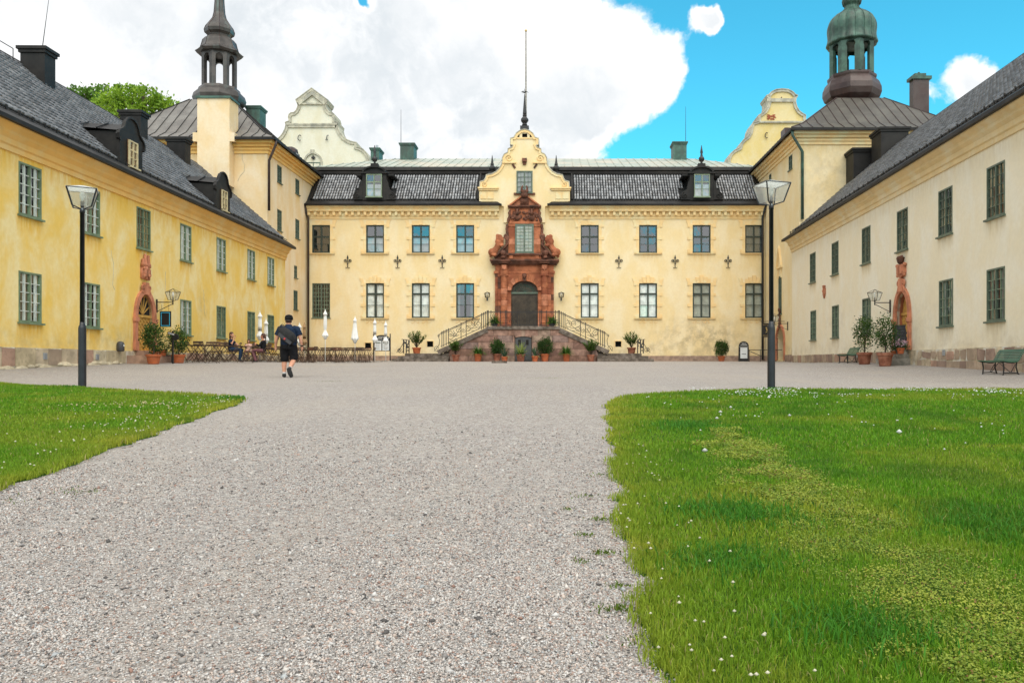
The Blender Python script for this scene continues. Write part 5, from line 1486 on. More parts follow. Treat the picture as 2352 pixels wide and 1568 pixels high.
# ================================================================== STAIRCASE
dS = 52.0
ST = root('staircase', 'double stone staircase with wrought iron railings below the red portal', 'staircase', (X_(1202, dS), 53.7, 0))
gS = .0
cxS = 1202.0
def lim(y):      # half-width of the front wall at picture height y
    if y < 763: return 82.5
    return 82.5 + (y - 763) * (90 / 40) if y < 803 else 172.5
m = MB(); pl = [(1030, 832), (1374, 832), (1374, 805), (1284.5, 764), (1284.5, 757), (1119.5, 757), (1119.5, 764), (1030, 805)]
m.prism([(X_(x_, dS), Z_(y_, dS)) for x_, y_ in pl], dS + .06, dS + 3.38)
core_ = part(m, 'core', 'mortar_dark', ST)
cr_ = [756.4, 770.5, 785.8, 801, 816.5, 832]
rr = random.Random(31)
for ci, (ya, yb2) in enumerate(zip(cr_, cr_[1:])):
    x = -1
    ha, hb = lim(ya) - .5, lim(yb2) - .5
    cuts = sorted([-1.0, 1.0] + [(-.72 + .36 * k + (.18 if ci % 2 else 0) + rr.uniform(-.04, .04)) for k in range(5) if abs(-.72 + .36 * k + (.18 if ci % 2 else 0)) < .93])
    for u0, u1 in zip(cuts, cuts[1:]):
        xb0, xb1, xt0, xt1 = [cxS + q for q in (u0 * hb + .35, u1 * hb - .35, u0 * ha + .35, u1 * ha - .35)]
        # middle cuts stay vertical
        if u0 != -1: xb0 = xt0 = cxS + u0 * (ha + hb) / 2 + .35
        if u1 != 1: xb1 = xt1 = cxS + u1 * (ha + hb) / 2 - .35
        segs = [(xb0, xb1, xt0, xt1)]
        dl, dr_ = cxS - 20.5, cxS + 20.5
        if yb2 > 772:
            if xb0 < dr_ and xb1 > dl:
                segs = []
                if xb0 < dl: segs.append((xb0, dl, xt0, dl))
                if xb1 > dr_: segs.append((dr_, xb1, dr_, xt1))
        for (b0, b1, t0, t1) in segs:
            if b1 - b0 < 2: continue
            pr = rr.uniform(-.012, .012)
            P4 = [(X_(b0, dS), Z_(yb2 - .3, dS)), (X_(b1, dS), Z_(yb2 - .3, dS)), (X_(t1, dS), Z_(ya + .3, dS)), (X_(t0, dS), Z_(ya + .3, dS))]
            part(MB().prism(P4, dS - .02 + pr, dS + .1), 'block', 'terrace_stone_%d' % rr.randrange(5), ST)
# little arched cellar door
for i in range(5):
    a0, a1 = -20.5 + i * 8.2, -20.5 + (i + 1) * 8.2
    tz = lambda q: 772.5 - 2.6 * (1 - (q / 20.5) ** 2)
    part(MB().prism([(X_(cxS + a0 * .88 + .2, dS), Z_(tz(a0) + 2.5, dS)), (X_(cxS + a1 * .88 - .2, dS), Z_(tz(a1) + 2.5, dS)), (X_(cxS + a1 * 1.15 - .2, dS), Z_(757, dS)), (X_(cxS + a0 * 1.15 + .2, dS), Z_(757, dS))], dS - .04, dS + .1), 'voussoir', 'terrace_stone_%d' % rr.choice((1, 3, 1)), ST)
arc = [(X_(cxS + 18 * math.cos(math.pi * i / 10), dS), Z_(777 - 6.5 * math.sin(math.pi * i / 10), dS)) for i in range(11)]
m = MB(); m.prism([(X_(cxS + 18.5, dS), 0)] + arc + [(X_(cxS - 18.5, dS), 0)], dS + .03, dS + .08); cd = part(m, 'cellar_door', 'door_grey', ST)
for s in (-1, 1):
    part(MB().pbox(cxS + s * 9 - 3, 780, cxS + s * 9 + 3, 792, dS + .01, .03), 'pane', 'room_dark', cd)
    part(MB().pbox(cxS + s * 9 - 6, 799, cxS + s * 9 + 6, 826, dS + .01, .03), 'panel', 'door_grey', cd)
part(MB().pbox(cxS - .8, 774, cxS + .8, 829, dS, .03), 'meeting_strip', 'door_grey', cd)
# landing slab, flights, copings
m = MB(); m.box(X_(1117.5, dS), X_(1286.5, dS), dS - .14, dS + 3.36, Z_(756.2, dS), Z_(749, dS)); part(m, 'landing', 'step_stone', ST)
for s in (-1, 1):
    f = lambda px: X_(cxS + s * (px - cxS), dS)
    a, b_ = Vector((f(1284.5), dS + .06, Z_(757.5, dS))), Vector((f(1398), dS + .06, Z_(809.5, dS)))
    part(MB().bar(a, b_, .3, .34, up=(0, 1, 0)), 'coping', 'step_stone', ST)
    zl_ = Z_(812, dS); n = 11
    for i in range(n):
        xa, xb = f(1284.5 + i * 10.2), f(1284.5 + (i + 1) * 10.2); zz = LAND - (i + 1) * (LAND - zl_) / n
        m = MB(); m.box(*sorted((xa, xb)), dS + .3, dS + 3.3, zz - .3, zz); part(m, 'step', 'step_stone', ST)
    for px0, px1, y0_, y1_, dd_ in ((1371, 1499, 824, 833, -.75), (1371, 1488, 817.5, 824, -.35), (1371, 1474, 811.5, 817.5, .05)):
        m = MB(); m.box(*sorted((f(px0), f(px1))), dS + dd_, dS + 3.3, Z_(y1_ + 1, dS), Z_(y0_, dS)); part(m, 'step', 'step_stone', ST)
# wrought iron railings
def rail_panel(fn, x0, x1, base, top, n_bar, name='railing', scroll=True):
    """fn(t) -> (x, zbase) along the panel; flat iron bars, scrolls in the middle"""
    y = dS - .02
    H = .95
    rail = MB(); a, b_ = fn(0), fn(1)
    rail.bar((a[0], y, a[1] + H), (b_[0], y, b_[1] + H), .035, .05); rail.bar((a[0], y, a[1] + .1), (b_[0], y, b_[1] + .1), .025, .03); rail.bar((a[0], y, a[1] + H - .08), (b_[0], y, b_[1] + H - .08), .02, .02)
    return rail, H, y
def rail_post(t, fn, rail, H, y):
    x_, z_ = fn(t); rail.tube([(x_, y, z_ - .02), (x_, y, z_ + H + .04)], .025, 5); rail.ball((x_, y, z_ + H + .07), .035, 6, 4)
for s in (-1, 1):
    f = lambda px: X_(cxS + s * (px - cxS), dS)
    A = (f(1285), Z_(750, dS)); B = (f(1392), Z_(799, dS))
    fn = lambda t: (A[0] + (B[0] - A[0]) * t, A[1] + (B[1] - A[1]) * t)
    rail, H, y = rail_panel(fn, 0, 0, 0, 0, 0)
    for t in (0, .04, .08, .12, .45, .56, .83, .88, .93, .97): rail_post(t, fn, rail, H, y)
    ro = part(rail, 'railing', 'iron', ST)
    sc = MB()
    for t, r_, a0, sg in ((.19, .26, 2.2, -1), (.3, .17, -1, 1), (.4, .22, .6, -1), (.62, .22, 2.4, 1), (.7, .16, -.6, -1), (.78, .24, .9, 1), (.5, .14, 1.5, -1)):
        x_, z_ = fn(t); sc.tube([(px_, y, pz_) for px_, pz_ in spiral(x_, z_ + .52 + (.14 if sg > 0 else -.1), r_, 1.5, a0, sg * s, 22, .2)], .014, 4)
    for ta, tb, za, zb2 in ((.15, .42, .75, .3), (.22, .46, .25, .75), (.58, .8, .72, .25), (.6, .82, .3, .7), (.14, .34, .2, .22), (.66, .82, .15, .35)):
        pts = []
        for k_ in range(9):
            t = ta + (tb - ta) * k_ / 8; x_, z_ = fn(t); zz = za + (zb2 - za) * k_ / 8 - .12 * math.sin(math.pi * k_ / 8); pts.append((x_, y, z_ + zz))
        sc.tube(pts, .013, 4)
    part(sc, 'scrollwork', 'iron', ro)
    m = MB(); x_, z_ = fn(1); m.tube([(x_, y, z_ + .95), (x_ + s * .16, y, z_ + .8), (x_ + s * .06, y, z_ + .5), (x_ + s * .1, y, z_ + .2), (x_ + s * .3, y, z_ - .05), (x_ + s * .42, y, z_ - .2)], .018, 5)
    m.tube([(px_, y, pz_) for px_, pz_ in spiral(x_ + s * .24, z_ - .02, .2, 1.4, -1, s)], .016, 5); m.tube([(px_, y, pz_) for px_, pz_ in spiral(x_ + s * .1, z_ + .82, .1, 1.4, -1, s)], .014, 5)
    part(m, 'end_scroll', 'iron', ro)
fn = lambda t: (X_(1119.5 + 165 * t, dS), Z_(749.5, dS))
rail, H, y = rail_panel(fn, 0, 0, 0, 0, 0)
for t in (0, .015, .05, .18, .25, .27, .42, .45, .55, .58, .73, .75, .82, .95, .985, 1): rail_post(t, fn, rail, H, y)
ro = part(rail, 'railing', 'iron', ST)
sc = MB()
for t, sg in ((.1, 1), (.33, -1), (.39, 1), (.5, 1), (.61, -1), (.67, 1), (.9, -1)):
    x_, z_ = fn(t); sc.tube([(a, y, b_) for a, b_ in spiral(x_, z_ + .68, .16, 1.4, 2, sg)], .014, 4); sc.tube([(a, y, b_) for a, b_ in spiral(x_, z_ + .32, .18, 1.4, -1, -sg)], .014, 4)
part(sc, 'scrollwork', 'iron', ro)
# low railings beside the bottom steps
for s in (-1, 1):
    f = lambda px: X_(cxS + s * (px - cxS), 51.8)
    m = MB(); zb2 = Z_(811, 51.8); xa, xb = f(1465), f(1478)
    for x_ in (xa, (xa + xb) / 2, xb): m.tube([(x_, 51.9, zb2), (x_, 51.9, zb2 + .88)], .035, 6)
    m.bar((xa - s * .03, 51.9, zb2 + .86), (xb + s * .12, 51.9, zb2 + .9), .04); lumps(m, min(xa, xb), max(xa, xb), zb2 + .1, zb2 + .8, 51.9, 14, .04, .08, 77)
    o = part(m, 'railing', 'iron', ST)
    m = MB(); m.tube([(xb, 51.9, zb2 + .7), (xb + s * .1, 51.9, zb2 + .5), (xb + s * .3, 51.9, zb2 + .2), (xb + s * .45, 51.9, zb2 + .05)], .02, 5)
    for rr_ in (.2, .13): m.tube([(a, 51.9, b_) for a, b_ in spiral(xb + s * (.42 - rr_), zb2 + .2, rr_, 1.3, 0, s)], .018, 5)
    part(m, 'end_scroll', 'iron', o)
# ================================================================== LAMPS
def lantern(par, c, wt, wb, h, rot, fm='post_black', rt_mat='lamp_roof', roofh=.08, bar=.018, roof_solid=True):
    """open glass lantern: c is the bottom centre"""
    M = T(*c) @ RZ(rot)
    cb = [(-wb / 2, -wb / 2), (wb / 2, -wb / 2), (wb / 2, wb / 2), (-wb / 2, wb / 2)]; ct = [(x / wb * wt, y / wb * wt) for x, y in cb]
    m = MB()
    zb = h * .13
    for (a, b_), (e, g_) in zip(cb, ct):
        m.bar((a, b_, zb), (e, g_, h), bar * 1.2); m.bar((0, 0, 0), (a, b_, zb), bar)
    for i in range(4):
        e, g_ = ct[i], ct[(i + 1) % 4]; m.bar((*e, h), (*g_, h), bar)
    m.tube([(0, 0, 0), (0, 0, zb * 1.2)], wb * .09, 8)
    fo = part(m, 'lantern_frame', fm, par, M)
    for i in range(4):
        a, b_ = Vector((*cb[i], zb)), Vector((*cb[(i + 1) % 4], zb)); e, g_ = Vector((*ct[(i + 1) % 4], h)), Vector((*ct[i], h))
        part(MB().add([a, b_, e, g_], [(0, 1, 2, 3)]), 'pane', 'glass_lamp', fo, M)
    m = MB(); k = 1.06
    t = [(x * k, y * k, h) for x, y in ct] + [(x * .12, y * .12, h + roofh) for x, y in ct]
    m.add(t, [(0, 1, 5, 4), (1, 2, 6, 5), (2, 3, 7, 6), (3, 0, 4, 7), (4, 5, 6, 7), (3, 2, 1, 0)])
    if not roof_solid:
        m = MB()
        for i in range(4): m.bar((*ct[i], h), (0, 0, h + roofh), bar * .9)
    part(m, 'lantern_roof', rt_mat if roof_solid else fm, fo, M)
    m = MB(); m.lathe([(.035, 0), (.035, .09), (.02, .1)], (0, 0, zb * 1.2), 8); m2 = MB(); m2.lathe([(.02, .1), (.045, .16), (.05, .24), (.03, .3), (.005, .31)], (0, 0, zb * 1.2), 8)
    part(m, 'lamp_holder', 'plastic_grey', fo, M); part(m2, 'bulb', 'paint_white', fo, M, smooth=True)

def lamp_post(px, d, H, rot, label, thick):
    x = X_(px, d); z = G(x, d)
    rt = root('lamp_post', label, 'lamp post', (x, d, z), 'lamp posts on the lawns')
    zl = thick
    part(MB().lathe([(.078, -.15), (.074, 0), (.073, zl - .08), (.066, zl - .03), (.05, zl), (.048, zl + .05)], (x, d, z), 16), 'lower_post', 'post_black', rt, smooth=True)
    part(MB().lathe([(.045, zl), (.042, H - .52), (.048, H - .52), (.048, H - .46)], (x, d, z), 14), 'upper_post', 'post_black', rt, smooth=True)
    part(MB().lathe([(.036, H - .46), (.03, H - .455), (.03, H - .42)], (x, d, z), 10), 'collar', 'vent_metal', rt)
    lantern(rt, (x, d, z + H - .45), .52, .33, .40, rot)
    return rt
lamp_post(189, 16.0, 4.03, R(28), 'tall black lamp post with glass lantern on the left lawn', 1.27)
lamp_post(1771.5, 15.2, 3.98, R(17), 'tall black lamp post with glass lantern on the right lawn', 1.27)

def wall_lantern(label, wallp, out, arm, H=.36, sign=False):
    """iron bracket standing out from a wall at wallp in direction out"""
    p = Vector(wallp); o = Vector(out).normalized(); e = p + o * arm
    rt = root('wall_lantern', label, 'lantern', p)
    m = MB(); m.bar(p + o * .03 + Vector((0, 0, .12)), p + o * .03 + Vector((0, 0, -.42)), .05); m.bar(p, e, .035); m.bar(p + o * .03 + Vector((0, 0, -.38)), e + Vector((0, 0, -.06)), .022)
    m.tube([e + Vector((0, 0, -.1)), e + Vector((0, 0, .07))], .025, 6)
    part(m, 'bracket', 'iron', rt)
    lantern(rt, e + Vector((0, 0, .05)), .44, .28, H, R(45), 'iron', 'x', .13, .014, False)
    return rt
pw = LM @ Vector((Lsd(32.2), 0, Z_(694, 32.2)))
wall_lantern('iron bracket lantern on the yellow wall above the hanging blackboard', pw, (1, 0, 0), .68)
pw2 = RM @ Vector((Rsd(32.75), 0, Z_(695, 32.75)))
wall_lantern('iron bracket lantern on the pale wall beside the arched door', pw2, (-1, 0, 0), .66)
wall_lantern('iron bracket lantern over the tower entrance in the corner', (14.3, 49.8, Z_(743, 49.8)), (-1, 0, 0), .85, .42)
for px, lab in ((1119, 'small wall lantern left of the red portal'), (1289, 'small wall lantern right of the red portal')):
    p = Vector((X_(px, 55.0), 55.05, Z_(684, 55.05)))
    rt = root('wall_lantern', lab, 'lantern', p)
    m = MB(); m.bar(p + Vector((0, 0, -.2)), p + Vector((0, 0, .0)), .1); m.bar(p + Vector((0, .3, -.1)), p + Vector((0, 0, -.1)), .04); part(m, 'bracket', 'iron', rt)
    lantern(rt, p, .34, .24, .32, R(10), 'iron', 'x', .08, .025, False)

# ================================================================== SIGNS
def text_mesh(s, size):
    cu = bpy.data.curves.new('t', 'FONT'); cu.body = s; cu.size = size; cu.align_x = 'CENTER'; cu.extrude = .002
    o = bpy.data.objects.new('t', cu); COL.objects.link(o)
    dg_ = bpy.context.evaluated_depsgraph_get(); me = bpy.data.meshes.new_from_object(o.evaluated_get(dg_))
    bpy.data.objects.remove(o); bpy.data.curves.remove(cu)
    return me
# hanging blackboard on the yellow wing
d = 31.9; xa, xb = X_(367, d), X_(392.5, d)
rt = root('hanging_sign', 'black hanging board with light blue border under the bracket lantern', 'sign', ((xa + xb) / 2, d, Z_(750, d)))
part(MB().pbox(367, 714.5, 392.5, 750.5, d, .03), 'board', 'sign_black', rt)
m = MB()
for a in ((369.5, 717, 390, 718.4), (369.5, 747, 390, 748.4), (369.5, 718.4, 370.9, 747), (388.6, 718.4, 390, 747)): m.pbox(*a, d - .006, .008)
part(m, 'border', 'sign_blue', rt)
m = MB()
for px in (371.5, 387.5): m.tube([P(px, 714.5, d), P(px, 699, d)], .006, 4)
part(m, 'chain', 'iron', rt)
# arrow sign in the flower tub
d = 30.6; x = X_(397, d); z = G(x, d)
rt = root('arrow_sign', 'small black finger sign on a post beside the second terracotta pot', 'sign', (x, d, z))
part(MB().bar((x, d, z), (x, d, Z_(760, d)), .055), 'post', 'sign_black', rt)
m = MB(); m.bar((X_(387, d), d - .06, Z_(764, d)), (X_(404.5, d), d - .06, Z_(769, d)), .1, .03, up=(0, 1, 0)); part(m, 'board', 'sign_black', rt)
m = MB(); rr = random.Random(4)
for i in range(9): a = X_(389 + i * 1.55, d); zz = Z_(764.6 + i * .42, d); m.box(a, a + rr.uniform(.01, .018), d - .082, d - .078, zz - .03, zz + .025)
part(m, 'lettering', 'ink_white', rt)
m = MB(); m.lathe([(.12, 0), (.13, .02), (.12, .04)], (0, 0, 0), 10); part(m, 'round_board', 'sign_black', rt, T(X_(405, d), d - .03, Z_(774, d)) @ Matrix.Rotation(R(90), 4, 'X'))
# menu board
d = 52.0; rt = root('menu_board', 'framed black menu board with two white menus behind the closed parasols', 'sign', (X_(877, d), d, G(X_(877, d), d)))
for px in (858, 896): part(MB().pbox(px - 1.1, 766, px + 1.1, 834, d, .07), 'post', 'sign_black', rt)
arc = [(X_(877 + 18 * math.cos(math.pi * i / 12), d), Z_(778 - 9 * math.sin(math.pi * i / 12), d)) for i in range(13)]
part(MB().prism([(X_(859.2, d), Z_(806, d))][::-1] + [(X_(894.8, d), Z_(806, d))] + arc, d + .02, d + .05), 'board', 'sign_black', rt)
for a, b_ in ((860.5, 876), (878.3, 893.6)):
    o = part(MB().pbox(a, 782.5, b_, 804.6, d + .006, .02), 'menu_sheet', 'sign_paper', rt)
    m = MB()
    for i in range(7): m.pbox(a + 2, 789.5 + i * 2, b_ - 2 - (i * 37 % 5) * .7, 789.9 + i * 2, d + .002, .003)
    part(m, 'print', 'ink', o)
    m = MB(); m.pbox(a + 1.5, 785.5, b_ - 2, 788, d + .002, .003); part(m, 'photo_strip', 'frame_green', o)
me = text_mesh('TYRESÖ SLOTT', .17); me.materials.append(MATS['ink_white']); put('lettering', me, rt, T(X_(877, d), d + .012, Z_(779.5, d)) @ Matrix.Rotation(R(90), 4, 'X'))
part(MB().pbox(869, 773, 883, 773.8, d + .01, .005), 'lettering_line', 'ink_white', rt)
# round-topped pavement sign
d = 53.0; x = X_(1708.5, d); z = G(x, d)
rt = root('pavement_sign', 'round-topped black pavement sign with white poster by the cream wall', 'sign', (x, d, z))
arc = [(x + .33 * math.cos(math.pi * i / 12), z + 1.02 + .32 * math.sin(math.pi * i / 12)) for i in range(13)]
part(MB().prism([(x - .33, z), (x + .33, z)] + arc, d, d + .05), 'board', 'sign_black', rt); part(MB().prism([(x - .31, z), (x + .31, z), (x + .29, z + 1.0), (x - .29, z + 1.0)], d + .25, d + .28), 'rear_board', 'sign_black', rt)
part(MB().box(x - .235, x + .235, d - .012, d - .002, z + .2, z + .92), 'poster', 'sign_paper', rt)
m = MB(); rr = random.Random(6)
for i in range(9): a = x - .15 + i * .033; m.box(a, a + .022, d - .018, d - .013, z + .46 + rr.uniform(0, .02), z + .51 + rr.uniform(0, .03))
part(m, 'poster_script', 'ink', rt)
m = MB()
for row, (w_, zz) in enumerate(((.14, 1.17), (.21, 1.07))):
    a = x - w_
    while a < x + w_: m.box(a, a + .022, d - .018, d - .002, z + zz, z + zz + rr.uniform(.035, .055)); a += .034
part(m, 'lettering', 'ink_white', rt); part(MB().box(x - .3, x + .3, d - .02, d - .002, z + .97, z + .99), 'rule', 'ink_white', rt)
# hanging sign in the right corner
d = 50.6; rt = root('hanging_sign', 'black hanging sign with gold figure in the right corner by the downpipe', 'sign', (13.4, d, Z_(774, d)))
part(MB().pbox(1749.5, 742, 1777, 774, d, .04), 'board', 'sign_black', rt)
m = MB(); m.tube([P(1747, 738, d), (14.3, d, Z_(738, d))], .02, 6); part(m, 'bracket', 'iron', rt)
m = MB()
for a in ((1752.5, 745.5, 1774, 746), (1752.5, 770, 1774, 770.6)): m.pbox(*a, d - .006, .008)
m.pbox(1759, 751, 1761, 755, d - .006, .008); m.ball(P(1762, 757, d), .06, 7, 4, (1, .1, 1)); m.tube([P(1759, 764, d - .01), P(1762, 760, d - .01), P(1764, 765, d - .01)], .02, 4); part(m, 'figure', 'gold', rt)
# chalkboard in the right wing's doorway
mloc = RM @ T(Rsd(31.80), -.02, .35) @ RZ(R(38)) @ Matrix.Rotation(R(-8), 4, 'X')
rt = root('chalkboard', 'dark blue chalkboard with chalk writing leaning in the arched doorway', 'sign', (0, 0, 0), M=mloc)
part(MB().box(-.28, .28, 0, .03, 0, 1.0), 'board', 'sign_black', rt, mloc)
m = MB(); rr = random.Random(8)
for i, zz in enumerate((.86, .74, .62, .45, .3, .18)):
    a = -.2
    while a < .2 - (i % 3) * .05: m.box(a, a + .02, -.004, -.001, zz, zz + rr.uniform(.03, .07)); a += rr.uniform(.03, .05)
part(m, 'chalk_writing', 'plastic_grey', rt, mloc)
# handrail by the tower entrance
d = 50.8; rt = root('handrail', 'thin iron handrail in front of the tower entrance', 'handrail', (X_(1746, d), d, G(X_(1746, d), d)))
m = MB(); za = Z_(803.5, d)
m.tube([(X_(1720, d), d, za), (14.2, d, za)], .022, 6); m.tube([(X_(1721, d), d, Z_(806, d)), (X_(1746, d), d, Z_(816.5, d)), (X_(1754, d), d, Z_(816.5, d))], .02, 6); part(m, 'rail', 'iron', rt)
for px in (1721, 1746.5, 1800): part(MB().tube([(X_(px, d), d, G(X_(px, d), d) - .05), (X_(px, d), d, za)], .022, 6), 'post', 'iron', rt)
# grey bin by the yellow wing's door
p = LM @ Vector((Lsd(29.3), -.12, .25))
rt = root('wall_box', 'grey plastic post box on the plinth left of the ochre door', 'box', p)
part(MB().lathe([(.1, 0), (.13, .04), (.13, .26), (.1, .34), (.03, .37)], p, 12), 'case', 'plastic_grey', rt, smooth=True); part(MB().box(p.x + .10, p.x + .135, p.y - .03, p.y + .03, p.z + .18, p.z + .25), 'plate', 'paint_white', rt)
# flat stone in the gravel
p = P(1147, 839, 44); p.z = G(p.x, 44); tag(put('stone_slab', MB().prism([(p.x - .42, p.z - .05), (p.x + .42, p.z - .05), (p.x + .40, p.z + .12), (p.x - .41, p.z + .11)], 43.8, 44.3).mesh('stone_slab', 'step_stone')), 'low dark stone slab lying in the gravel before the stairs', 'stone')

# ================================================================== PLANTS
def leafquads(C, D, U, L, Wd, col):
    """diamond leaves at C pointing along D, width dir U"""
    n = len(C); V = np.empty((n, 4, 3), np.float32)
    V[:, 0] = C; V[:, 1] = C + D * (L * .5)[:, None] + U * (Wd * .5)[:, None]; V[:, 2] = C + D * L[:, None]; V[:, 3] = C + D * (L * .5)[:, None] - U * (Wd * .5)[:, None]
    i = np.arange(n)[:, None] * 4; Tq = np.concatenate([i + np.array([[0, 1, 2]]), i + np.array([[0, 2, 3]])], 0)
    return V.reshape(-1, 3), Tq, np.repeat(col, 4, 0)
def unit(v): return v / (np.linalg.norm(v, axis=1, keepdims=True) + 1e-9)
def cloud(c, rad, n, L, Wd, c0, c1, seed, ncl=None, spread=.28, up=.3, shell=.55):
    r = np.random.default_rng(seed); c = np.array(c); rad = np.array(rad)
    ncl = ncl or max(6, n // 14)
    q = unit(r.normal(size=(ncl, 3))) * (shell + (1 - shell) * r.random((ncl, 1)) ** .5); tone = r.random(ncl)
    k = r.integers(0, ncl, n)
    pos = c + (q[k] + r.normal(size=(n, 3)) * spread) * rad
    D = unit(q[k] * .8 + r.normal(size=(n, 3)) * .7 + np.array([0, 0, up])); U = unit(np.cross(D, r.normal(size=(n, 3))))
    t = np.clip(tone[k] * .65 + r.random(n) * .45, 0, 1)[:, None]
    col = np.array(c0) * (1 - t) + np.array(c1) * t
    return leafquads(pos.astype(np.float32), D, U, L * r.uniform(.7, 1.25, n), Wd * r.uniform(.7, 1.2, n), col)
def straps(c, n, L, Wd, droop, c0, c1, seed, spread=1.0, elev=(.5, 1.4), seg=5, r0=.05):
    r = np.random.default_rng(seed); Vs = []; Ts = []; Cs = []
    for i in range(n):
        a = r.uniform(0, 6.283); e = r.uniform(*elev); l = L * r.uniform(.7, 1.15)
        h = np.array([math.cos(a), math.sin(a), 0]); sd_ = np.array([-math.sin(a), math.cos(a), 0]); p = np.array(c) + h * r0 * r.random()
        d = h * math.cos(e) * spread + np.array([0, 0, math.sin(e)]); col = np.array(c0) + (np.array(c1) - np.array(c0)) * r.random()
        o = len(Vs)
        for s in range(seg + 1):
            w = Wd * (1 - (s / seg) ** 1.6) * .5 + .001
            Vs += [p + sd_ * w, p - sd_ * w]; Cs += [col, col]
            p = p + d * l / seg; d = d + np.array([0, 0, -droop / seg]); d = d / np.linalg.norm(d)
        for s in range(seg):
            k = o + 2 * s; Ts += [(k, k + 1, k + 3), (k, k + 3, k + 2)]
    return np.array(Vs), np.array(Ts), np.array(Cs)
def foliage(name, sets, par, mat='leaf'):
    V = []; Tq = []; C = []; o = 0
    for v, t, c in sets: V.append(v); Tq.append(t + o); C.append(c); o += len(v)
    return put(name, fastmesh(name, np.concatenate(V), np.concatenate(Tq), mat, np.concatenate(C)), par)
GD, GM, GLt = (.018, .045, .010), (.05, .11, .02), (.12, .20, .035)
def pot(par, x, y, z, r, h, mat):
    part(MB().lathe([(r * .66, 0), (r * .70, .01), (r * .88, h * .78), (r, h * .79), (r * 1.02, h * .98), (r * .96, h), (r * .88, h), (r * .85, h * .9)], (x, y, z), 20), 'pot', mat, par, smooth=False)
    part(MB().lathe([(r * .86, 0), (r * .5, .015)], (x, y, z + h * .9), 12), 'soil', 'soil', par)
SEED = [100]
def plant(px, d, z, r, h, kind, ph, pr, label, mat='terracotta', name='potted_plant', X=None):
    x = X_(px, d) if X is None else X; y = d
    if z is None: z = G(x, y)
    SEED[0] += 1; s = SEED[0]
    rt = root(name, label, 'potted plant', (x, y, z), 'potted plants in the courtyard')
    if r: pot(rt, x, y, z, r, h, mat)
    zt = z + (h * .9 if r else 0); rg = random.Random(s)
    if kind in ('bush', 'tree'):
        m = MB(); tr = .3 if kind == 'tree' else .12
        m.tube([(x, y, zt - .05), (x + .02, y, zt + ph * tr), (x - .01, y, zt + ph * .6)], [.035, .03, .015], 6)
        for k in range(6):
            a = rg.uniform(0, 6.28); m.tube([(x, y, zt + ph * (tr + .05 * k)), (x + pr * .6 * math.cos(a), y + pr * .6 * math.sin(a), zt + ph * rg.uniform(.55, .85))], [.016, .006], 5)
        part(m, 'stem', 'bark', rt)
        cz = zt + ph * (.62 if kind == 'tree' else .54); rz = ph * (.42 if kind == 'tree' else .48)
        foliage('foliage', [cloud((x, y, cz), (pr, pr, rz), 900 if kind == 'tree' else 2400, .095, .046, GD, GM, s, 70 if kind == 'tree' else 60, .27), cloud((x, y, cz + rz * .15), (pr * 1.05, pr * 1.05, rz), 420, .085, .042, GM, GLt, s + 500, 40, .18)], rt)
    elif kind == 'oleander':
        m = MB(); sets = []
        for k in range(24):
            a = rg.uniform(0, 6.28); rr_ = pr * rg.uniform(.15, 1); t = Vector((x + rr_ * math.cos(a), y + rr_ * math.sin(a), zt + ph * rg.uniform(.6, 1.0) * (1.05 - .3 * rr_ / pr)))
            m.tube([(x, y, zt), ((x + t.x) / 2, (y + t.y) / 2, zt + (t.z - zt) * .6), t], [.012, .01, .005], 5)
            for f_ in (.45, .6, .75, .9, 1.0): sets.append(straps((x + (t.x - x) * f_, y + (t.y - y) * f_, zt + (t.z - zt) * f_), 8, .23, .036, .25, GM, GLt, s * 31 + k * 7 + int(f_ * 10), 1, (.0, 1.2), 2, .02))
        part(m, 'stem', 'bark', rt); foliage('foliage', sets, rt)
    elif kind == 'grass':
        foliage('foliage', [straps((x, y, zt), 230, ph * 1.35, .05, 1.9, (.03, .09, .012), (.10, .20, .03), s, 1, (.5, 1.5), 6, r * .7 if r else .1)], rt)
    elif kind == 'agave':
        foliage('foliage', [straps((x, y, zt), 20, ph * 1.2, .085, .15, (.05, .10, .06), (.10, .16, .08), s, 1, (.7, 1.5), 4, .05), straps((x, y, zt), 6, ph * .8, .07, 1.6, (.35, .36, .12), (.2, .28, .1), s + 1, 1, (.3, .7), 5, .05)], rt)
    elif kind == 'yucca':
        foliage('foliage', [straps((x, y, zt), 80, ph * 1.15, .06, .5, (.16, .24, .05), (.40, .44, .14), s, 1, (.3, 1.5), 5, .08), straps((x, y, zt), 60, ph * .95, .06, 1.2, (.04, .10, .02), (.1, .2, .04), s + 1, 1, (.1, .9), 5, .08)], rt)
    elif kind == 'flower':
        foliage('foliage', [cloud((x, y, zt + ph * .35), (pr, pr, ph * .5), 260, .06, .04, GD, GM, s)], rt)
        foliage('blossom', [cloud((x, y, zt + ph * .7), (pr * .9, pr * .9, ph * .35), 130, .05, .05, (.55, .30, .42), (.80, .66, .72), s + 3, 16, .12)], rt, 'petal')
    elif kind == 'herb':
        foliage('foliage', [cloud((x, y, zt + ph * .4), (pr, pr, ph * .5), 320, .06, .04, GD, GM, s), cloud((x, y, zt + ph * .6), (pr, pr, ph * .4), 40, .04, .04, (.5, .4, .05), (.6, .5, .1), s + 3)], rt)
    return rt
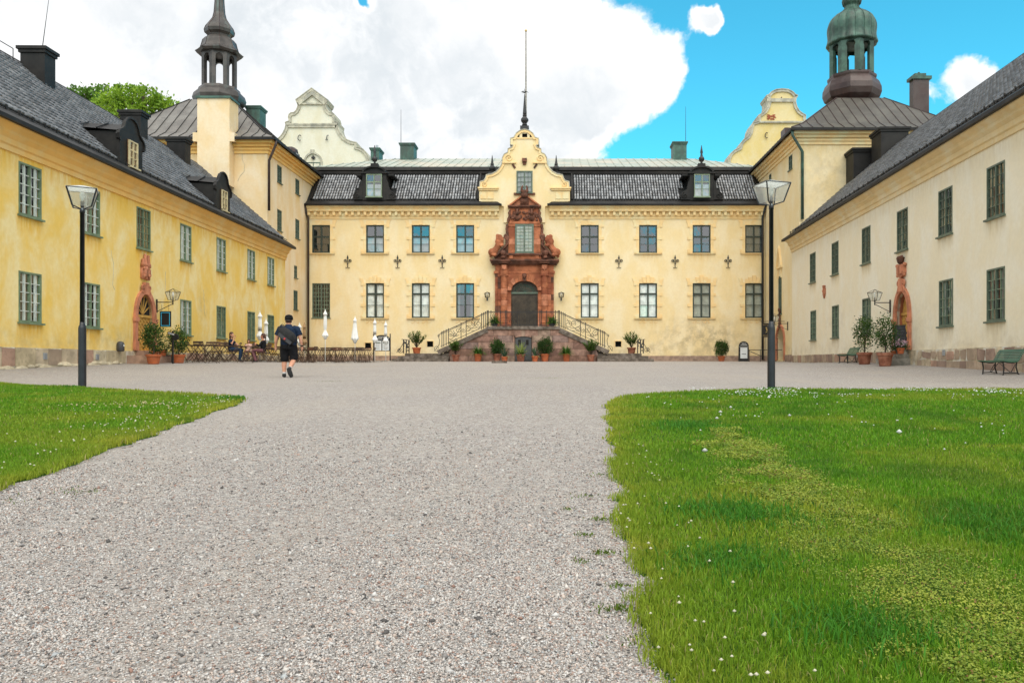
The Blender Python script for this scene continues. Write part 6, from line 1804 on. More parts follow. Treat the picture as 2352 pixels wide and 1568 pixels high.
# left wing
plant(352.5, 29.6, None, .27, .36, 'tree', 1.0, .31, 'large terracotta pot with leafy shrub before the ochre door')
plant(410, 31.5, None, .26, .34, 'tree', .92, .30, 'terracotta pot with thin airy shrub beside the finger sign')
plant(306, 30.6, .05, .14, .22, 'herb', .22, .2, 'small red flower pot left of the ochre door', X=-15.55)
plant(367, 31.2, .10, .16, .22, 'herb', .3, .26, 'small terracotta pot half hidden behind the large shrub pot', X=-15.55)
x = -15.75; rt = root('planter', 'low dark grey planter trough behind the finger sign', 'planter', (x, 32.2, G(x, 32.2)))
zz = G(x, 32.2); part(MB().box(x - .2, x + .25, 31.85, 32.6, zz, zz + .3), 'trough', 'plastic_grey', rt); foliage('foliage', [cloud((x, 32.2, zz + .34), (.2, .34, .1), 160, .06, .04, GM, GLt, 901)], rt)
# steps of the wing doors
for sd_, M_, lb, dd_, zt_ in ((Lsd, LM, 'two pinkish stone steps below the ochre door', 31.25, .30), (Rsd, RM, 'three grey stone steps below the arched door', 31.5, .34)):
    left = M_ is LM; c = sd_(dd_)
    rt = root('door_steps', lb, 'steps', M_ @ Vector((c, -.4, 0)))
    lv = ((.05, .38, .72, .30), (1.15 if left else .25, .74, 1.05 if left else .95, .10)) if left else ((.0, .38, .72, .34), (.0, .72, .82, .2), (.0, 1.05, .95, .05))
    for off, dep, hw, zt in (((0, .36, .72, .30), (0, .78, 1.35, .10)) if left else ((0, .28, .60, .34), (0, .52, .68, .17), (0, .78, .78, .0))):
        part(MB().box(c - hw, c + hw, -dep, -.03, -.5, zt), 'step', 'plinth_stone_1' if left else 'stone_grey', rt, M_)
# centre
zt_ = Z_(811.5, dS)
plant(957, 52.6, zt_, .30, .40, 'oleander', 1.1, .66, 'oleander in terracotta pot on the left side steps')
plant(1450.5, 52.6, zt_, .30, .40, 'oleander', 1.15, .66, 'oleander in terracotta pot on the right side steps', 'terracotta_old')
dP = 51.3
for px, r, h, kd, ph, pr, lb, mt, dd_ in (
        (1047, .26, .45, 'oleander', 1.0, .55, 'oleander in worn terracotta pot at the left foot of the stairs', 'terracotta_old', dP),
        (1098, .27, .50, 'grass', .5, .4, 'grassy green plant in terracotta pot left of the cellar door', 'terracotta', dP),
        (1142, .27, .50, 'bush', .85, .36, 'dense round shrub in terracotta pot left of the cellar door', 'terracotta_old', dP),
        (1159, .22, .32, 'agave', .6, .3, 'small blue-green agave in terracotta pot left of the cellar door', 'terracotta', dP - .5),
        (1196, .30, .48, 'yucca', .75, .4, 'spiky yellow-green yucca in worn pot before the cellar door', 'terracotta_old', dP - .5),
        (1229, .22, .36, 'agave', .62, .3, 'small blue-green agave in terracotta pot right of the cellar door', 'terracotta', dP - .5),
        (1251.5, .28, .50, 'bush', .95, .40, 'dense round shrub in terracotta pot right of the cellar door', 'terracotta', dP),
        (1301, .25, .52, 'grass', .5, .4, 'grassy green plant in terracotta pot right of the cellar door', 'terracotta', dP),
        (1357, .26, .45, 'oleander', 1.0, .55, 'oleander in worn terracotta pot at the right foot of the stairs', 'terracotta_old', dP)):
    plant(px, dd_, None, r, h, kd, ph, pr, lb, mt)
plant(1136, 52.4, LAND, .24, .2, 'grass', .55, .4, 'dark grassy plant on the left end of the stair landing', 'plastic_grey')
plant(1268, 52.4, LAND, .24, .2, 'grass', .5, .4, 'dark grassy plant on the right end of the stair landing', 'plastic_grey')
plant(1657, 53.4, None, .26, .36, 'bush', .95, .36, 'dark shrub in terracotta pot alone before the cream wall')
# right wing
plant(1985.5, 33.4, None, .31, .50, 'tree', 1.35, .36, 'tall shrub in large dark pot beside the small bench', 'terracotta_old')
plant(2033, 30.6, None, .30, .52, 'tree', 1.25, .36, 'tall loose shrub in large dark pot next to the door steps', 'terracotta_old')
plant(2045, 31.2, .04, .2, .26, 'flower', .32, .26, 'small pot with white flowers behind the loose shrub', X=13.2)
plant(2069, 31.0, .17, .14, .18, 'flower', .40, .24, 'pink flowering plant on the steps before the chalkboard', 'plastic_grey', X=13.22)
plant(2083.5, 30.35, .17, .15, .22, 'flower', .3, .25, 'terracotta pot of pink and green flowers on the door steps', X=13.0)

# ------------------------------------------------------------------ tree behind the yellow wing
def tree(x, y, zc, rad, n, lab, c0, c1, seed, crowns):
    z = G(x, y); rt = root('tree', lab, 'tree', (x, y, z), 'trees behind the wing')
    m = MB(); m.tube([(x, y, z - .3), (x + .1, y, z + 5), (x, y, zc - rad * .3), (x, y, zc + rad * .4)], [.55, .42, .32, .12], 9)
    rg = random.Random(seed)
    for cx_, cy_, cz_, r_ in crowns: m.tube([(x, y, zc - rad * .9), ((x + cx_) / 2, (y + cy_) / 2, (zc - rad * .9 + cz_) / 2 + .4), (cx_, cy_, cz_)], [.2, .13, .04], 6)
    part(m, 'trunk', 'bark', rt)
    foliage('crown', [cloud((a, b_, c_), (r_, r_, r_ * .8), int(n * r_ * r_ * 1.15), .30, .25, c0, c1, seed + i, max(10, int(16 * r_)), .22, .35, .5) for i, (a, b_, c_, r_) in enumerate(crowns)], rt)
d = 78
def cr(px, py, r_, dy=0): p = P(px, py, d + dy); return (p.x, p.y, p.z, r_)
tree(X_(330, d), d, Z_(250, d), 5, 260, 'bright green broadleaf tree rising behind the dark wing roof', (.10, .22, .012), (.36, .52, .05), 51,
     [cr(300, 224, 1.3), cr(268, 228, 1.2, 1), cr(338, 226, 1.1, -1), cr(372, 244, 1.2), cr(398, 258, 1.2), cr(280, 256, 1.6, 1), cr(340, 262, 1.6), cr(418, 246, .5), cr(300, 206, .6), cr(320, 212, .6), cr(278, 208, .6), cr(430, 262, .9), cr(356, 228, .6), cr(385, 240, .5), cr(250, 240, 1.0), cr(312, 280, 2)])
tree(X_(205, d + 4), d + 4, Z_(265, d), 4, 260, 'darker green broadleaf tree behind the wing roof ridge', (.05, .12, .012), (.16, .30, .04), 81,
     [cr(196, 218, .9, 4), cr(226, 222, 1.2, 5), cr(168, 214, .7, 4), cr(245, 245, 1.3, 4), cr(210, 240, 1.3, 5), cr(184, 232, 1.0, 5), cr(240, 208, .6, 4), cr(155, 225, .9, 5)])

# ================================================================== BENCHES
def bench(xf, d_near, length, label):
    M = T(xf, d_near, G(xf, d_near)) # local: x towards the wall, y along the bench (away from camera)
    rt = root('bench', label, 'bench', (0, 0, 0), 'green slatted benches along the pale wing', M=M)
    prof = [(-.06, .40), (.0, .395), (.06, .385), (.12, .375), (.18, .367), (.25, .362), (.32, .366), (.37, .385), (.405, .42), (.43, .465), (.455, .51), (.48, .555), (.505, .60), (.53, .645), (.56, .685), (.60, .715)]
    me = MB().box(-.016, .016, -.12, length + .12, -.011, .011).mesh('slat', 'bench_green')
    for (a, b_), (e, g_) in zip(prof, prof[1:]):
        an = math.atan2(g_ - b_, e - a); put('slat', me, rt, M @ T((a + e) / 2, 0, (b_ + g_) / 2) @ Matrix.Rotation(-an, 4, 'Y'))
    for y in (0, length):
        m = MB(); m.tube([(x_, y, z_ - .025) for x_, z_ in prof], .014, 5)
        part(m, 'side_frame', 'iron', rt, M)
        for pts in (((.02, .37), (.05, .2), (.03, .02), (-.02, -.03)), ((.40, .40), (.38, .22), (.43, .05), (.52, -.03))): part(MB().tube([(x_, y, z_) for x_, z_ in pts], .022, 6), 'leg', 'iron', rt, M)
        m = MB(); m.tube([(.03, y, .06), (.25, y, .075), (.43, y, .06)], .014, 5); m.tube([(.24, y, .08), (.36, y, .3)], .01, 5); part(m, 'stretcher', 'iron', rt, M)
    m = MB(); m.tube([(.2, length * .5, .35), (.25, 0.05, .08)], .01, 5); m.tube([(.2, length * .5, .35), (.25, length - .05, .08)], .01, 5); m.tube([(x_, length / 2, z_ - .02) for x_, z_ in prof[5:]], .01, 5); part(m, 'brace', 'iron', rt, M)
bench(12.12, 21.8, 1.06, 'green slatted iron bench at the right edge against stone plinth')
bench(12.85, 35.6, 1.06, 'distant green slatted bench beside the large shrub pots')

# ================================================================== CAFE
# bistro chair: origin at the floor under the seat, facing +y
def chair_proto():
    m_seat = MB()
    for i in range(5): m_seat.box(-.2, .2, -.18 + i * .078, -.115 + i * .078, .44, .46)
    seat = m_seat.mesh('seat', 'chair_wood')
    mb_ = MB()
    for z in (.70, .79): mb_.box(-.205, .205, -.262 - (z - .7) * .3, -.245 - (z - .7) * .3, z, z + .06)
    back = mb_.mesh('backrest', 'chair_wood'); backr = back.copy(); backr.materials.clear(); backr.materials.append(MATS['chair_wood_red'])
    legs = []
    for s in (-1, 1):
        m = MB(); x = s * .19
        m.bar((x, -.275, .87), (x, .22, 0), .015, .02); m.bar((x - s * .025, .17, .45), (x - s * .025, -.24, 0), .015, .02); legs.append(m.mesh('leg', 'chair_wood'))
    cb = MB(); cb.bar((-.18, -.2, .05), (.18, -.2, .05), .018); cb.bar((-.18, .16, .1), (.18, .16, .1), .018); cb.bar((-.19, -.28, .86), (.19, -.28, .86), .02)
    return seat, back, backr, legs, cb.mesh('crossbar', 'chair_wood')
CP = chair_proto()
def chair(x, y, rz, label, group='folding cafe chairs'):
    M = T(x, y, G(x, y)) @ RZ(rz)
    rt = root('cafe_chair', label, 'chair', (0, 0, 0), group, M=M)
    put('seat', CP[0], rt, M); put('backrest', CP[2] if random.random() < .45 else CP[1], rt, M)
    for q in CP[3]: put('leg', q, rt, M)
    put('crossbar', CP[4], rt, M)
    return rt
def table_proto():
    m = MB()
    for i in range(7): m.box(-.34, .34, -.34 + i * .098, -.255 + i * .098, .70, .722)
    m.box(-.3, -.27, -.33, .33, .68, .70); m.box(.27, .3, -.33, .33, .68, .70); top = m.mesh('table_top', 'chair_wood')
    legs = []
    for s in (-1, 1):
        m = MB(); m.bar((s * .29, -.28, .69), (s * .29, .28, 0), .017, .022); m.bar((s * .26, .28, .69), (s * .26, -.28, 0), .017, .022); legs.append(m.mesh('leg', 'chair_wood'))
    return top, legs
TP = table_proto()
def table(x, y, rz, label):
    M = T(x, y, G(x, y)) @ RZ(rz); rt = root('cafe_table', label, 'table', (0, 0, 0), 'folding cafe tables', M=M)
    put('table_top', TP[0], rt, M)
    for q in TP[1]: put('leg', q, rt, M)
rr = random.Random(17)
ORD = ('first', 'second', 'third', 'fourth', 'fifth', 'sixth', 'seventh', 'eighth', 'ninth')
CNT = {}
def setting(x, y, rz, n, where):
    CNT[where] = CNT.get(where, 0) + 1; od = ORD[CNT[where] - 1]
    table(x, y, rz, '%s dark folding cafe table from the camera %s' % (od, where))
    for k in range(n):
        a = rz + (0, math.pi, math.pi / 2, -math.pi / 2)[k] + rr.uniform(-.15, .15); q = .55 + rr.uniform(0, .12)
        chair(x - q * math.sin(a) * -1, y - q * math.cos(a), a, 'dark folding chair on the %s side of the %s table %s' % ((('near', 'far', 'right', 'left') if abs(rz) < .5 else ('right', 'left', 'far', 'near'))[k], od, where))
A_ = 'left of the seated group'
for x, y, n in ((-14.9, 32.6, 2), (-15.2, 34.2, 4), (-14.2, 34.6, 2), (-15.3, 36.0, 4)): setting(x, y, R(90) + rr.uniform(-.2, .2), n, A_)
B_ = 'behind the seated group'
for x, y, n in ((-15.2, 39.6, 4), (-14.0, 40.6, 2), (-15.2, 41.8, 4), (-13.9, 42.6, 2), (-15.0, 44.2, 4)): setting(x, y, R(90) + rr.uniform(-.2, .2), n, B_)
C_ = 'before the cream main front'
for x, y, n in ((-13.6, 45.0, 4), (-12.4, 45.4, 4), (-11.2, 45.6, 2), (-14.9, 46.8, 4), (-13.3, 47.4, 4), (-11.9, 47.6, 4), (-14.2, 49.4, 4), (-12.6, 49.8, 2)): setting(x, y, rr.uniform(-.15, .15), n, C_)

def parasol(px, d, H, style, label, mat='canvas_white', base=True, X=None):
    x = X_(px, d) if X is None else X; z = G(x, d)
    rt = root('parasol', label, 'parasol', (x, d, z), 'closed parasols of the cafe')
    part(MB().lathe([(.02, .03), (.02, H - .05)], (x, d, z), 8), 'pole', 'paint_white', rt, smooth=True)
    if base: part(MB().box(x - .42, x + .42, d - .42, d + .42, z, z + .06), 'base', 'concrete', rt)
    L = H * .47
    if style == 'tied': prof = [(.012, 0), (.07, .09), (.14, .22), (.145, .25), (.09, .26), (.10, .4), (.115, .7), (.105, .95), (.085, L - .34), (.062, L - .27), (.09, L - .2), (.15, L - .08), (.19, L + .0), (.205, L + .07), (.15, L + .1), (.12, L + .18), (.04, L + .2)]
    else: prof = [(.012, 0), (.07, .09), (.125, .22), (.13, .25), (.09, .26), (.11, .4), (.15, .7), (.19, .95), (.23, L - .05), (.25, L + .06), (.17, L + .12), (.12, L + .22), (.04, L + .24)]
    rg = random.Random(int(px)); n = 40; V = []; Fq = []; ph = [rg.uniform(0, 6.28) for _ in range(4)]
    for i, (r, dz) in enumerate(prof):
        for j in range(n):
            a = 2 * math.pi * j / n; fl = 1 + min(1, dz * 3) * (.22 * math.sin(8 * a + ph[0]) + .1 * math.sin(5 * a + ph[1] + dz * 2)) 
            r *= .74 if j == 0 else 1.0
            V.append((x + r * fl * math.cos(a), d + r * fl * math.sin(a), z + H - dz + (.05 * math.sin(8 * a + ph[0]) if i >= len(prof) - 3 else 0)))
    for i in range(len(prof) - 1):
        for j in range(n): Fq.append((i * n + j, i * n + (j + 1) % n, (i + 1) * n + (j + 1) % n, (i + 1) * n + j))
    cn = part(MB().add(V, Fq), 'canopy', mat, rt, smooth=True)
    part(MB().ball((x, d, z + H + .02), .03), 'finial', mat, rt)
parasol(597, 40.2, 2.52, 'tied', 'closed white parasol just right of the seated child')
parasol(611, 41.2, 2.22, 'tied', 'closed white parasol behind the seated woman')
parasol(688, 46.2, 2.28, 'tied', 'closed white parasol partly hidden by the walking man')
parasol(699, 47.5, 2.32, 'tied', 'closed tan parasol behind the walking man', 'canvas_tan')
parasol(747, 44.2, 2.92, 'tied', 'tall closed white parasol before the barred window')
parasol(815.5, 45.6, 2.62, 'loose', 'closed white parasol hanging loose like a cone')
parasol(861, 49.6, 2.64, 'tied', 'closed white parasol at the left post of the menu board')
parasol(886, 50.6, 2.54, 'tied', 'closed white parasol at the right half of the menu board')
# ================================================================== PEOPLE
def hand(m, w, d, side, curl=.5, s=1.0):
    """palm with five fingers at wrist w pointing along d"""
    w = Vector(w); d = Vector(d).normalized(); f = Vector((0, 1, 0))
    if abs(d.dot(f)) > .8: f = Vector((0, 0, 1))
    b_ = (f - d * f.dot(d)).normalized(); n = d.cross(b_).normalized() * side
    m.tube([w, w + d * .045 * s, w + d * .09 * s], [(.026 * s, .02 * s), (.036 * s, .018 * s), (.036 * s, .016 * s)], 8)
    for k, l in enumerate((.062, .074, .070, .054)):
        o = w + d * .085 * s + b_ * ((1.5 - k) * .019 * s); q = o + d * l * .55 * s + n * (-.012 * curl); m.tube([o, q, q + d * l * .4 * s + n * (-.03 * curl)], [.0095 * s, .009 * s, .0075 * s], 6)
    o = w + d * .03 * s + b_ * .03 * s; m.tube([o, o + d * .03 * s + b_ * .022 * s, o + d * .06 * s + b_ * .028 * s], [.012 * s, .011 * s, .009 * s], 6)
def head(m, c, yaw=0, pitch=0, s=1.0):
    Mh = T(*c) @ RZ(yaw) @ Matrix.Rotation(pitch, 4, 'X')
    def b_(x, y, z, r, sq): 
        o = len(m.v); m.ball((0, 0, 0), r * s, 12, 8, sq)
        for i in range(o, len(m.v)): m.v[i] = tuple(Mh @ (Vector(m.v[i]) + Vector((x, y, z)) * s))
    b_(0, -.012, .02, .1, (.80, .98, 1.02)); b_(0, .03, -.05, .075, (.82, .9, 1.05)); b_(0, .095, -.02, .018, (.8, 1.2, 1.5)); b_(0, .07, -.10, .035, (1, .8, .7))
    for e in (-1, 1): b_(e * .082, -.01, -.01, .028, (.4, .8, 1.2)); b_(e * .035, .078, .005, .02, (1.2, .6, .6))
    b_(0, .085, -.065, .02, (1.5, .6, .45))
    return Mh
# ---- man walking away, black cap, navy shirt, bag slung across the back
d = 23.1; x = X_(663, d)
MW = T(x, d, G(x, d)) @ Matrix.Diagonal((1.1, 1.08, 1.0, 1.0))
WM_ = root('person', 'man walking away in black cap, navy shirt, black shorts and shoulder bag', 'person', (0, 0, 0), M=MW)
b = MB()
b.tube([(0, 0, .86), (0, 0, 1.0), (0, .01, 1.15), (0, .01, 1.32), (0, 0, 1.44), (0, -.01, 1.50)], [(.17, .13), (.185, .14), (.185, .145), (.195, .14), (.17, .11), (.08, .07)], 14)
b.tube([(0, -.01, 1.47), (0, .015, 1.60)], [.068, .064], 10); head(b, (0, .03, 1.675), 0, 0)
for s in (-1, 1):
    el = (s * .305, -.015, 1.15); wr = (s * .355 if s < 0 else .335, .04, .90)
    b.tube([(s * .17, 0, 1.44), (s * .235, -.005, 1.40), el, ((el[0] + wr[0]) / 2 + s * .004, .005, 1.03), wr], [.06, .064, .046, .042, .028], 10); hand(b, wr, (s * .06, .12, -1), s, .8)
b.tube([(-.10, 0, .90), (-.125, .05, .52), (-.13, .03, .36), (-.115, 0, .1), (-.115, 0, .05)], [.10, .064, .066, .038, .04], 10)
b.tube([(-.115, -.03, .045), (-.14, .08, .04), (-.165, .17, .03)], [(.04, .035), (.045, .03), (.035, .02)], 8)
b.tube([(.10, 0, .90), (.125, .05, .53), (.125, -.12, .40), (.13, -.30, .27), (.13, -.335, .25)], [.10, .064, .068, .04, .04], 10)
b.tube([(.128, -.345, .245), (.145, -.30, .13), (.16, -.24, .045)], [(.04, .035), (.045, .03), (.035, .02)], 8)
remesh(b, 'body', 'skin', .011, WM_, MW, 2)
c = MB()
c.tube([(0, 0, .86), (0, 0, .96), (0, .01, 1.12), (0, .01, 1.30), (0, 0, 1.42), (0, -.005, 1.485), (0, 0, 1.53)], [(.215, .165), (.22, .17), (.222, .175), (.225, .165), (.20, .13), (.10, .085), (.078, .075)], 16)
for s in (-1, 1): c.tube([(s * .12, 0, 1.43), (s * .22, -.003, 1.41), (s * .265, -.01, 1.31), (s * .30, -.015, 1.215)], [.08, .088, .076, .078], 12)
remesh(c, 'shirt', 'cloth_navy', .014, WM_, MW, 1)
c = MB()
c.tube([(0, 0, 1.0), (0, 0, .92), (0, 0, .82)], [(.205, .16), (.222, .175), (.225, .17)], 14)
c.tube([(-.10, 0, .88), (-.118, .03, .66), (-.128, .055, .465)], [.13, .115, .105], 12); c.tube([(.10, 0, .88), (.118, .035, .68), (.13, .05, .50)], [.13, .115, .105], 12)
remesh(c, 'shorts', 'cloth_black', .015, WM_, MW, 1)
for s, pts, sol in ((-1, [(-.112, -.05, .05), (-.118, .0, .06), (-.14, .09, .05), (-.172, .20, .035)], 0), (1, [(.126, -.375, .27), (.13, -.34, .225), (.147, -.30, .125), (.163, -.235, .03)], 1)):
    c = MB(); c.tube(pts, [(.045, .045), (.052, .055), (.056, .045), (.042, .03)], 10)
    c.tube([(pts[1][0], pts[1][1] + (.0 if s < 0 else .0), pts[1][2]), (pts[1][0], pts[1][1] + (0 if s < 0 else .05), pts[1][2] + .06)], [.05, .046], 9)
    sh = remesh(c, 'shoe', 'shoe_black', .010, WM_, MW, 1)
    if s > 0:
        o = Vector((0, -.04, -.022)); part(MB().tube([Vector(pts[0]) + o + Vector((0, 0, .02)), Vector(pts[1]) + o, Vector(pts[2]) + o, Vector(pts[3]) + o + Vector((0, 0, -.005))], [(.038, .012), (.05, .014), (.054, .014), (.035, .012)], 10), 'sole', 'sole', sh, MW)
    c = MB(); a = Vector(pts[1]); up_ = Vector((0, 0, .075)) if s < 0 else Vector((0, .06, .055)); part(c.tube([a + up_ * .7, a + up_ * 1.25], .045, 10), 'sock', 'sock', sh, MW)
c = MB(); c.lathe([(.112, -.02), (.113, .03), (.105, .08), (.075, .118), (.02, .135)], (0, .02, 1.685), 14, 0, .92, 1.06)
c.tube([(0, .10, 1.675), (0, .17, 1.668), (0, .215, 1.655)], [(.08, .012), (.075, .01), (.05, .008)], 10); cp = part(c, 'cap', 'cloth_black', WM_, MW, smooth=True)
part(MB().tube([(.07, -.085, 1.66), (0, -.103, 1.655), (-.07, -.085, 1.66)], [(.008, .008)] * 3, 6), 'cap_strap', 'cloth_grey', cp, MW)
c = MB(); c.lathe([(.086, -.085), (.092, -.03), (.09, .0)], (0, -.005, 1.675), 12, 0, .92, 1.0); part(c, 'hair', 'hair_dark', WM_, MW, smooth=True)
# bag: a soft box lying diagonally over the back
Mb = MW @ T(.035, -.215, 1.20) @ Matrix.Rotation(R(33), 4, 'Y')
c = MB(); c.tube([(-.25, .01, .02), (-.235, 0, .02), (-.05, -.03, .0), (.12, -.03, -.01), (.235, 0, -.03), (.25, .01, -.03)], [(.11, .03), (.145, .055), (.185, .075), (.18, .075), (.13, .05), (.1, .03)], 14)
bg_ = remesh(c, 'bag', 'cloth_bag', .014, WM_, Mb, 2)
part(MB().bar((-.2, -.085, -.085), (.22, -.10, -.10), .09, .02, up=(0, 1, 0)), 'bag_flap_panel', 'cloth_grey', bg_, Mb)
part(MB().box(-.0, .04, -.135, -.112, -.115, -.07), 'bag_badge', 'tag_red', bg_, Mb)
for q in (-.15, .18): part(MB().bar((q, -.09, -.12), (q + .03, -.085, -.22), .022, .006), 'bag_strap_end', 'cloth_bag', bg_, Mb)
part(MB().tube([(-.17, -.20, 1.33), (-.215, -.12, 1.44), (-.17, .0, 1.52), (-.10, .1, 1.46), (.05, .18, 1.25), (.2, .12, 1.05), (.22, -.08, 1.03)], [(.028, .006)] * 7, 6), 'bag_strap', 'cloth_bag', bg_, MW)
part(MB().tube([(.337, .028, .935), (.333, .034, .905)], .036, 10), 'watch', 'cloth_black', WM_, MW)

def seated(label, px, d, rz, s, top, bottom, hair, hairstyle, skin, arms, legmat, seat=.46, sleeves='short', lean=0.0, feet=None, X=None, yaw=0, pitch=0):
    x = X_(px, d) if X is None else X
    M = T(x, d, G(x, d)) @ RZ(rz)
    rt = root('person', label, 'person', (0, 0, 0), M=M)
    k = s; hz = seat + .09 * k
    sh = hz + .46 * k; hd = sh + .235 * k
    b = MB(); ly = lean
    b.tube([(0, 0, hz - .05), (0, 0, hz + .1 * k), (0, ly * .5, hz + .3 * k), (0, ly, sh - .03 * k), (0, ly, sh + .03 * k)], [(.14 * k, .11 * k), (.145 * k, .11 * k), (.15 * k, .11 * k), (.15 * k, .10 * k), (.06 * k, .06 * k)], 12)
    b.tube([(0, ly, sh), (0, ly + .02, hd - .08 * k)], [.055 * k, .05 * k], 9); Mh = head(b, (0, ly + .03, hd), yaw, pitch, k)
    for i, e in enumerate((-1, 1)):
        el, wr, hdv = arms[i]
        b.tube([(e * .14 * k, ly, sh - .04 * k), (e * .19 * k, ly, sh - .07 * k), tuple(Vector(el)), tuple(Vector(wr))], [.05 * k, .052 * k, .04 * k, .027 * k], 9); hand(b, wr, hdv, e, 1.0, k)
    kn = hz + .0; fy = .46 * k
    fz = feet if feet is not None else .06
    for e in (-1, 1):
        off = .03 * e
        b.tube([(e * .085 * k, 0, hz - .01), (e * .11 * k, fy * .55, kn + .01), (e * .12 * k, fy, kn), (e * .12 * k, fy - .02 + off, (kn + fz) / 2), (e * .12 * k, fy - .08 + off * 2, fz)], [.085 * k, .078 * k, .058 * k, .052 * k, .036 * k], 9)
        b.tube([(e * .12 * k, fy - .10 + off * 2, fz - .03), (e * .13 * k, fy + .06 + off * 2, fz - .035)], [(.036 * k, .03 * k), (.036 * k, .02 * k)], 8)
    remesh(b, 'body', skin, .013, rt, M, 2)
    c = MB(); c.tube([(0, 0, hz - .04), (0, 0, hz + .1 * k), (0, ly * .5, hz + .3 * k), (0, ly, sh - .02 * k), (0, ly, sh + .03 * k)], [(.165 * k, .135 * k), (.168 * k, .135 * k), (.172 * k, .13 * k), (.17 * k, .115 * k), (.075 * k, .07 * k)], 14)
    for i, e in enumerate((-1, 1)):
        el, wr, _ = arms[i]; S = Vector((e * .18 * k, ly, sh - .06 * k)); Ev = Vector(el); Wv = Vector(wr)
        pts = [(e * .12 * k, ly, sh - .035 * k), tuple(S), tuple(S.lerp(Ev, .55 if sleeves == 'short' else 1))]; rad = [.06 * k, .066 * k, .06 * k]
        if sleeves == 'long': pts.append(tuple(Ev.lerp(Wv, .85))); rad.append(.042 * k)
        c.tube(pts, rad, 10)
    remesh(c, 'top', top, .014, rt, M, 1)
    if legmat:
        c = MB()
        for e in (-1, 1):
            off = .03 * e; L_ = [(e * .085 * k, -.04, hz - .01), (e * .11 * k, fy * .55, kn + .01), (e * .12 * k, fy + .01, kn), (e * .12 * k, fy - .02 + off, (kn + fz) / 2), (e * .12 * k, fy - .08 + off * 2, fz + .02)]
            rad = [.11 * k, .095 * k, .075 * k, .07 * k, .062 * k]
            if legmat == 'cloth_pink': L_, rad = L_[:2] + [(e * .12 * k, fy * .8, kn)], [.12 * k, .11 * k, .10 * k]
            c.tube(L_, rad, 10)
        remesh(c, 'trousers' if legmat != 'cloth_pink' else 'skirt', legmat, .014, rt, M, 1)
    for e in (-1, 1):
        off = .03 * e; c = MB(); c.tube([(e * .12 * k, fy - .13 + off * 2, fz - .02), (e * .125 * k, fy - .03 + off * 2, fz - .015), (e * .13 * k, fy + .09 + off * 2, fz - .035)], [(.04 * k, .04 * k), (.047 * k, .038 * k), (.036 * k, .02 * k)], 9); part(c, 'shoe', 'shoe_black', rt, M, smooth=True)
    c = MB()
    def hb(x_, y_, z_, r, sq):
        o = len(c.v); c.ball((0, 0, 0), r * k, 10, 7, sq)
        for i in range(o, len(c.v)): c.v[i] = tuple(Mh @ (Vector(c.v[i]) + Vector((x_, y_, z_)) * k))
    hb(0, -.025, .04, .108, (.86, .98, .98)); hb(0, -.06, -.02, .09, (.95, .7, 1.1))
    if hairstyle == 'long':
        for e in (-1, 1): hb(e * .06, -.03, -.09, .07, (.6, .8, 1.7))
        hb(0, -.07, -.12, .09, (1, .5, 1.5))
    elif hairstyle == 'tail':
        hb(0, -.11, .0, .04, (1, 1, 1)); hb(0, -.14, -.08, .04, (.9, .9, 1.8)); hb(0, -.13, -.2, .035, (.8, .8, 2))
    elif hairstyle == 'bob':
        for e in (-1, 1): hb(e * .075, -.01, -.07, .06, (.6, 1, 1.6))
        hb(0, .065, .06, .06, (1.2, .5, .6))
    remesh(c, 'hair', hair, .012, rt, M, 1)
    return rt
dq = 37.2
seated('long-haired man in navy shirt and jeans seated with hand at his mouth', 531, dq, R(-90), 1.0, 'cloth_navy', None, 'hair_brown', 'long', 'skin',
       [((-.24, .20, .78), (-.14, .36, .66), (.2, .9, -.1)), ((.24, .12, .80), (.06, .17, 1.08), (-.2, .3, .9))], 'cloth_jeans', yaw=R(-18))
seated('woman in black cardigan with ponytail seated facing the long-haired man', 605, dq, R(90), .97, 'cloth_black', None, 'hair_brown', 'tail', 'skin_red',
       [((-.24, .10, .76), (-.12, .30, .84), (.1, .9, .3)), ((.22, .16, .74), (.08, .34, .80), (-.1, .9, .3))], 'leggings', sleeves='long')
seated('small child with brown fringe in pale dress seated behind the cafe table', 572, dq + 1.0, R(180), .68, 'cloth_pink', None, 'hair_brown', 'bob', 'skin',
       [((-.19, .14, .72), (-.08, .26, .76), (.3, .8, .1)), ((.19, .14, .72), (.08, .26, .76), (-.3, .8, .1))], 'cloth_pink', seat=.46, feet=.2)
chair(X_(531, dq) - .02, dq, R(-90), 'folding cafe chair under the long-haired man'); chair(X_(605, dq) + .02, dq, R(90), 'folding cafe chair under the woman in black'); chair(X_(572, dq + 1), dq + 1.02, R(180), 'folding cafe chair under the small child')
table(X_(568, dq), dq + .25, 0, 'dark folding cafe table between the seated man and woman')
# ================================================================== LOOSE GRAVEL (near ground, as real stones)
def onlawn(x, y):
    return ((y < 15.25) & (x > r_left(np.minimum(y, 15.25)))) | ((y < 17.0) & (x < l_right(np.minimum(y, 17.0))))
def vnoise(x, y, sc, seed):
    r = np.random.default_rng(seed); tab = r.random((64, 64))
    u = x * sc + 100.3; v = y * sc + 57.7
    i = np.floor(u).astype(int); j = np.floor(v).astype(int); a = u - i; b = v - j
    a = a * a * (3 - 2 * a); b = b * b * (3 - 2 * b)
    g_ = lambda p, q: tab[p % 64, q % 64]
    return (g_(i, j) * (1 - a) + g_(i + 1, j) * a) * (1 - b) + (g_(i, j + 1) * (1 - a) + g_(i + 1, j + 1) * a) * b
def fbm(x, y, sc, seed):
    return .5 * vnoise(x, y, sc, seed) + .3 * vnoise(x, y, sc * 2.1, seed + 1) + .2 * vnoise(x, y, sc * 4.3, seed + 2)
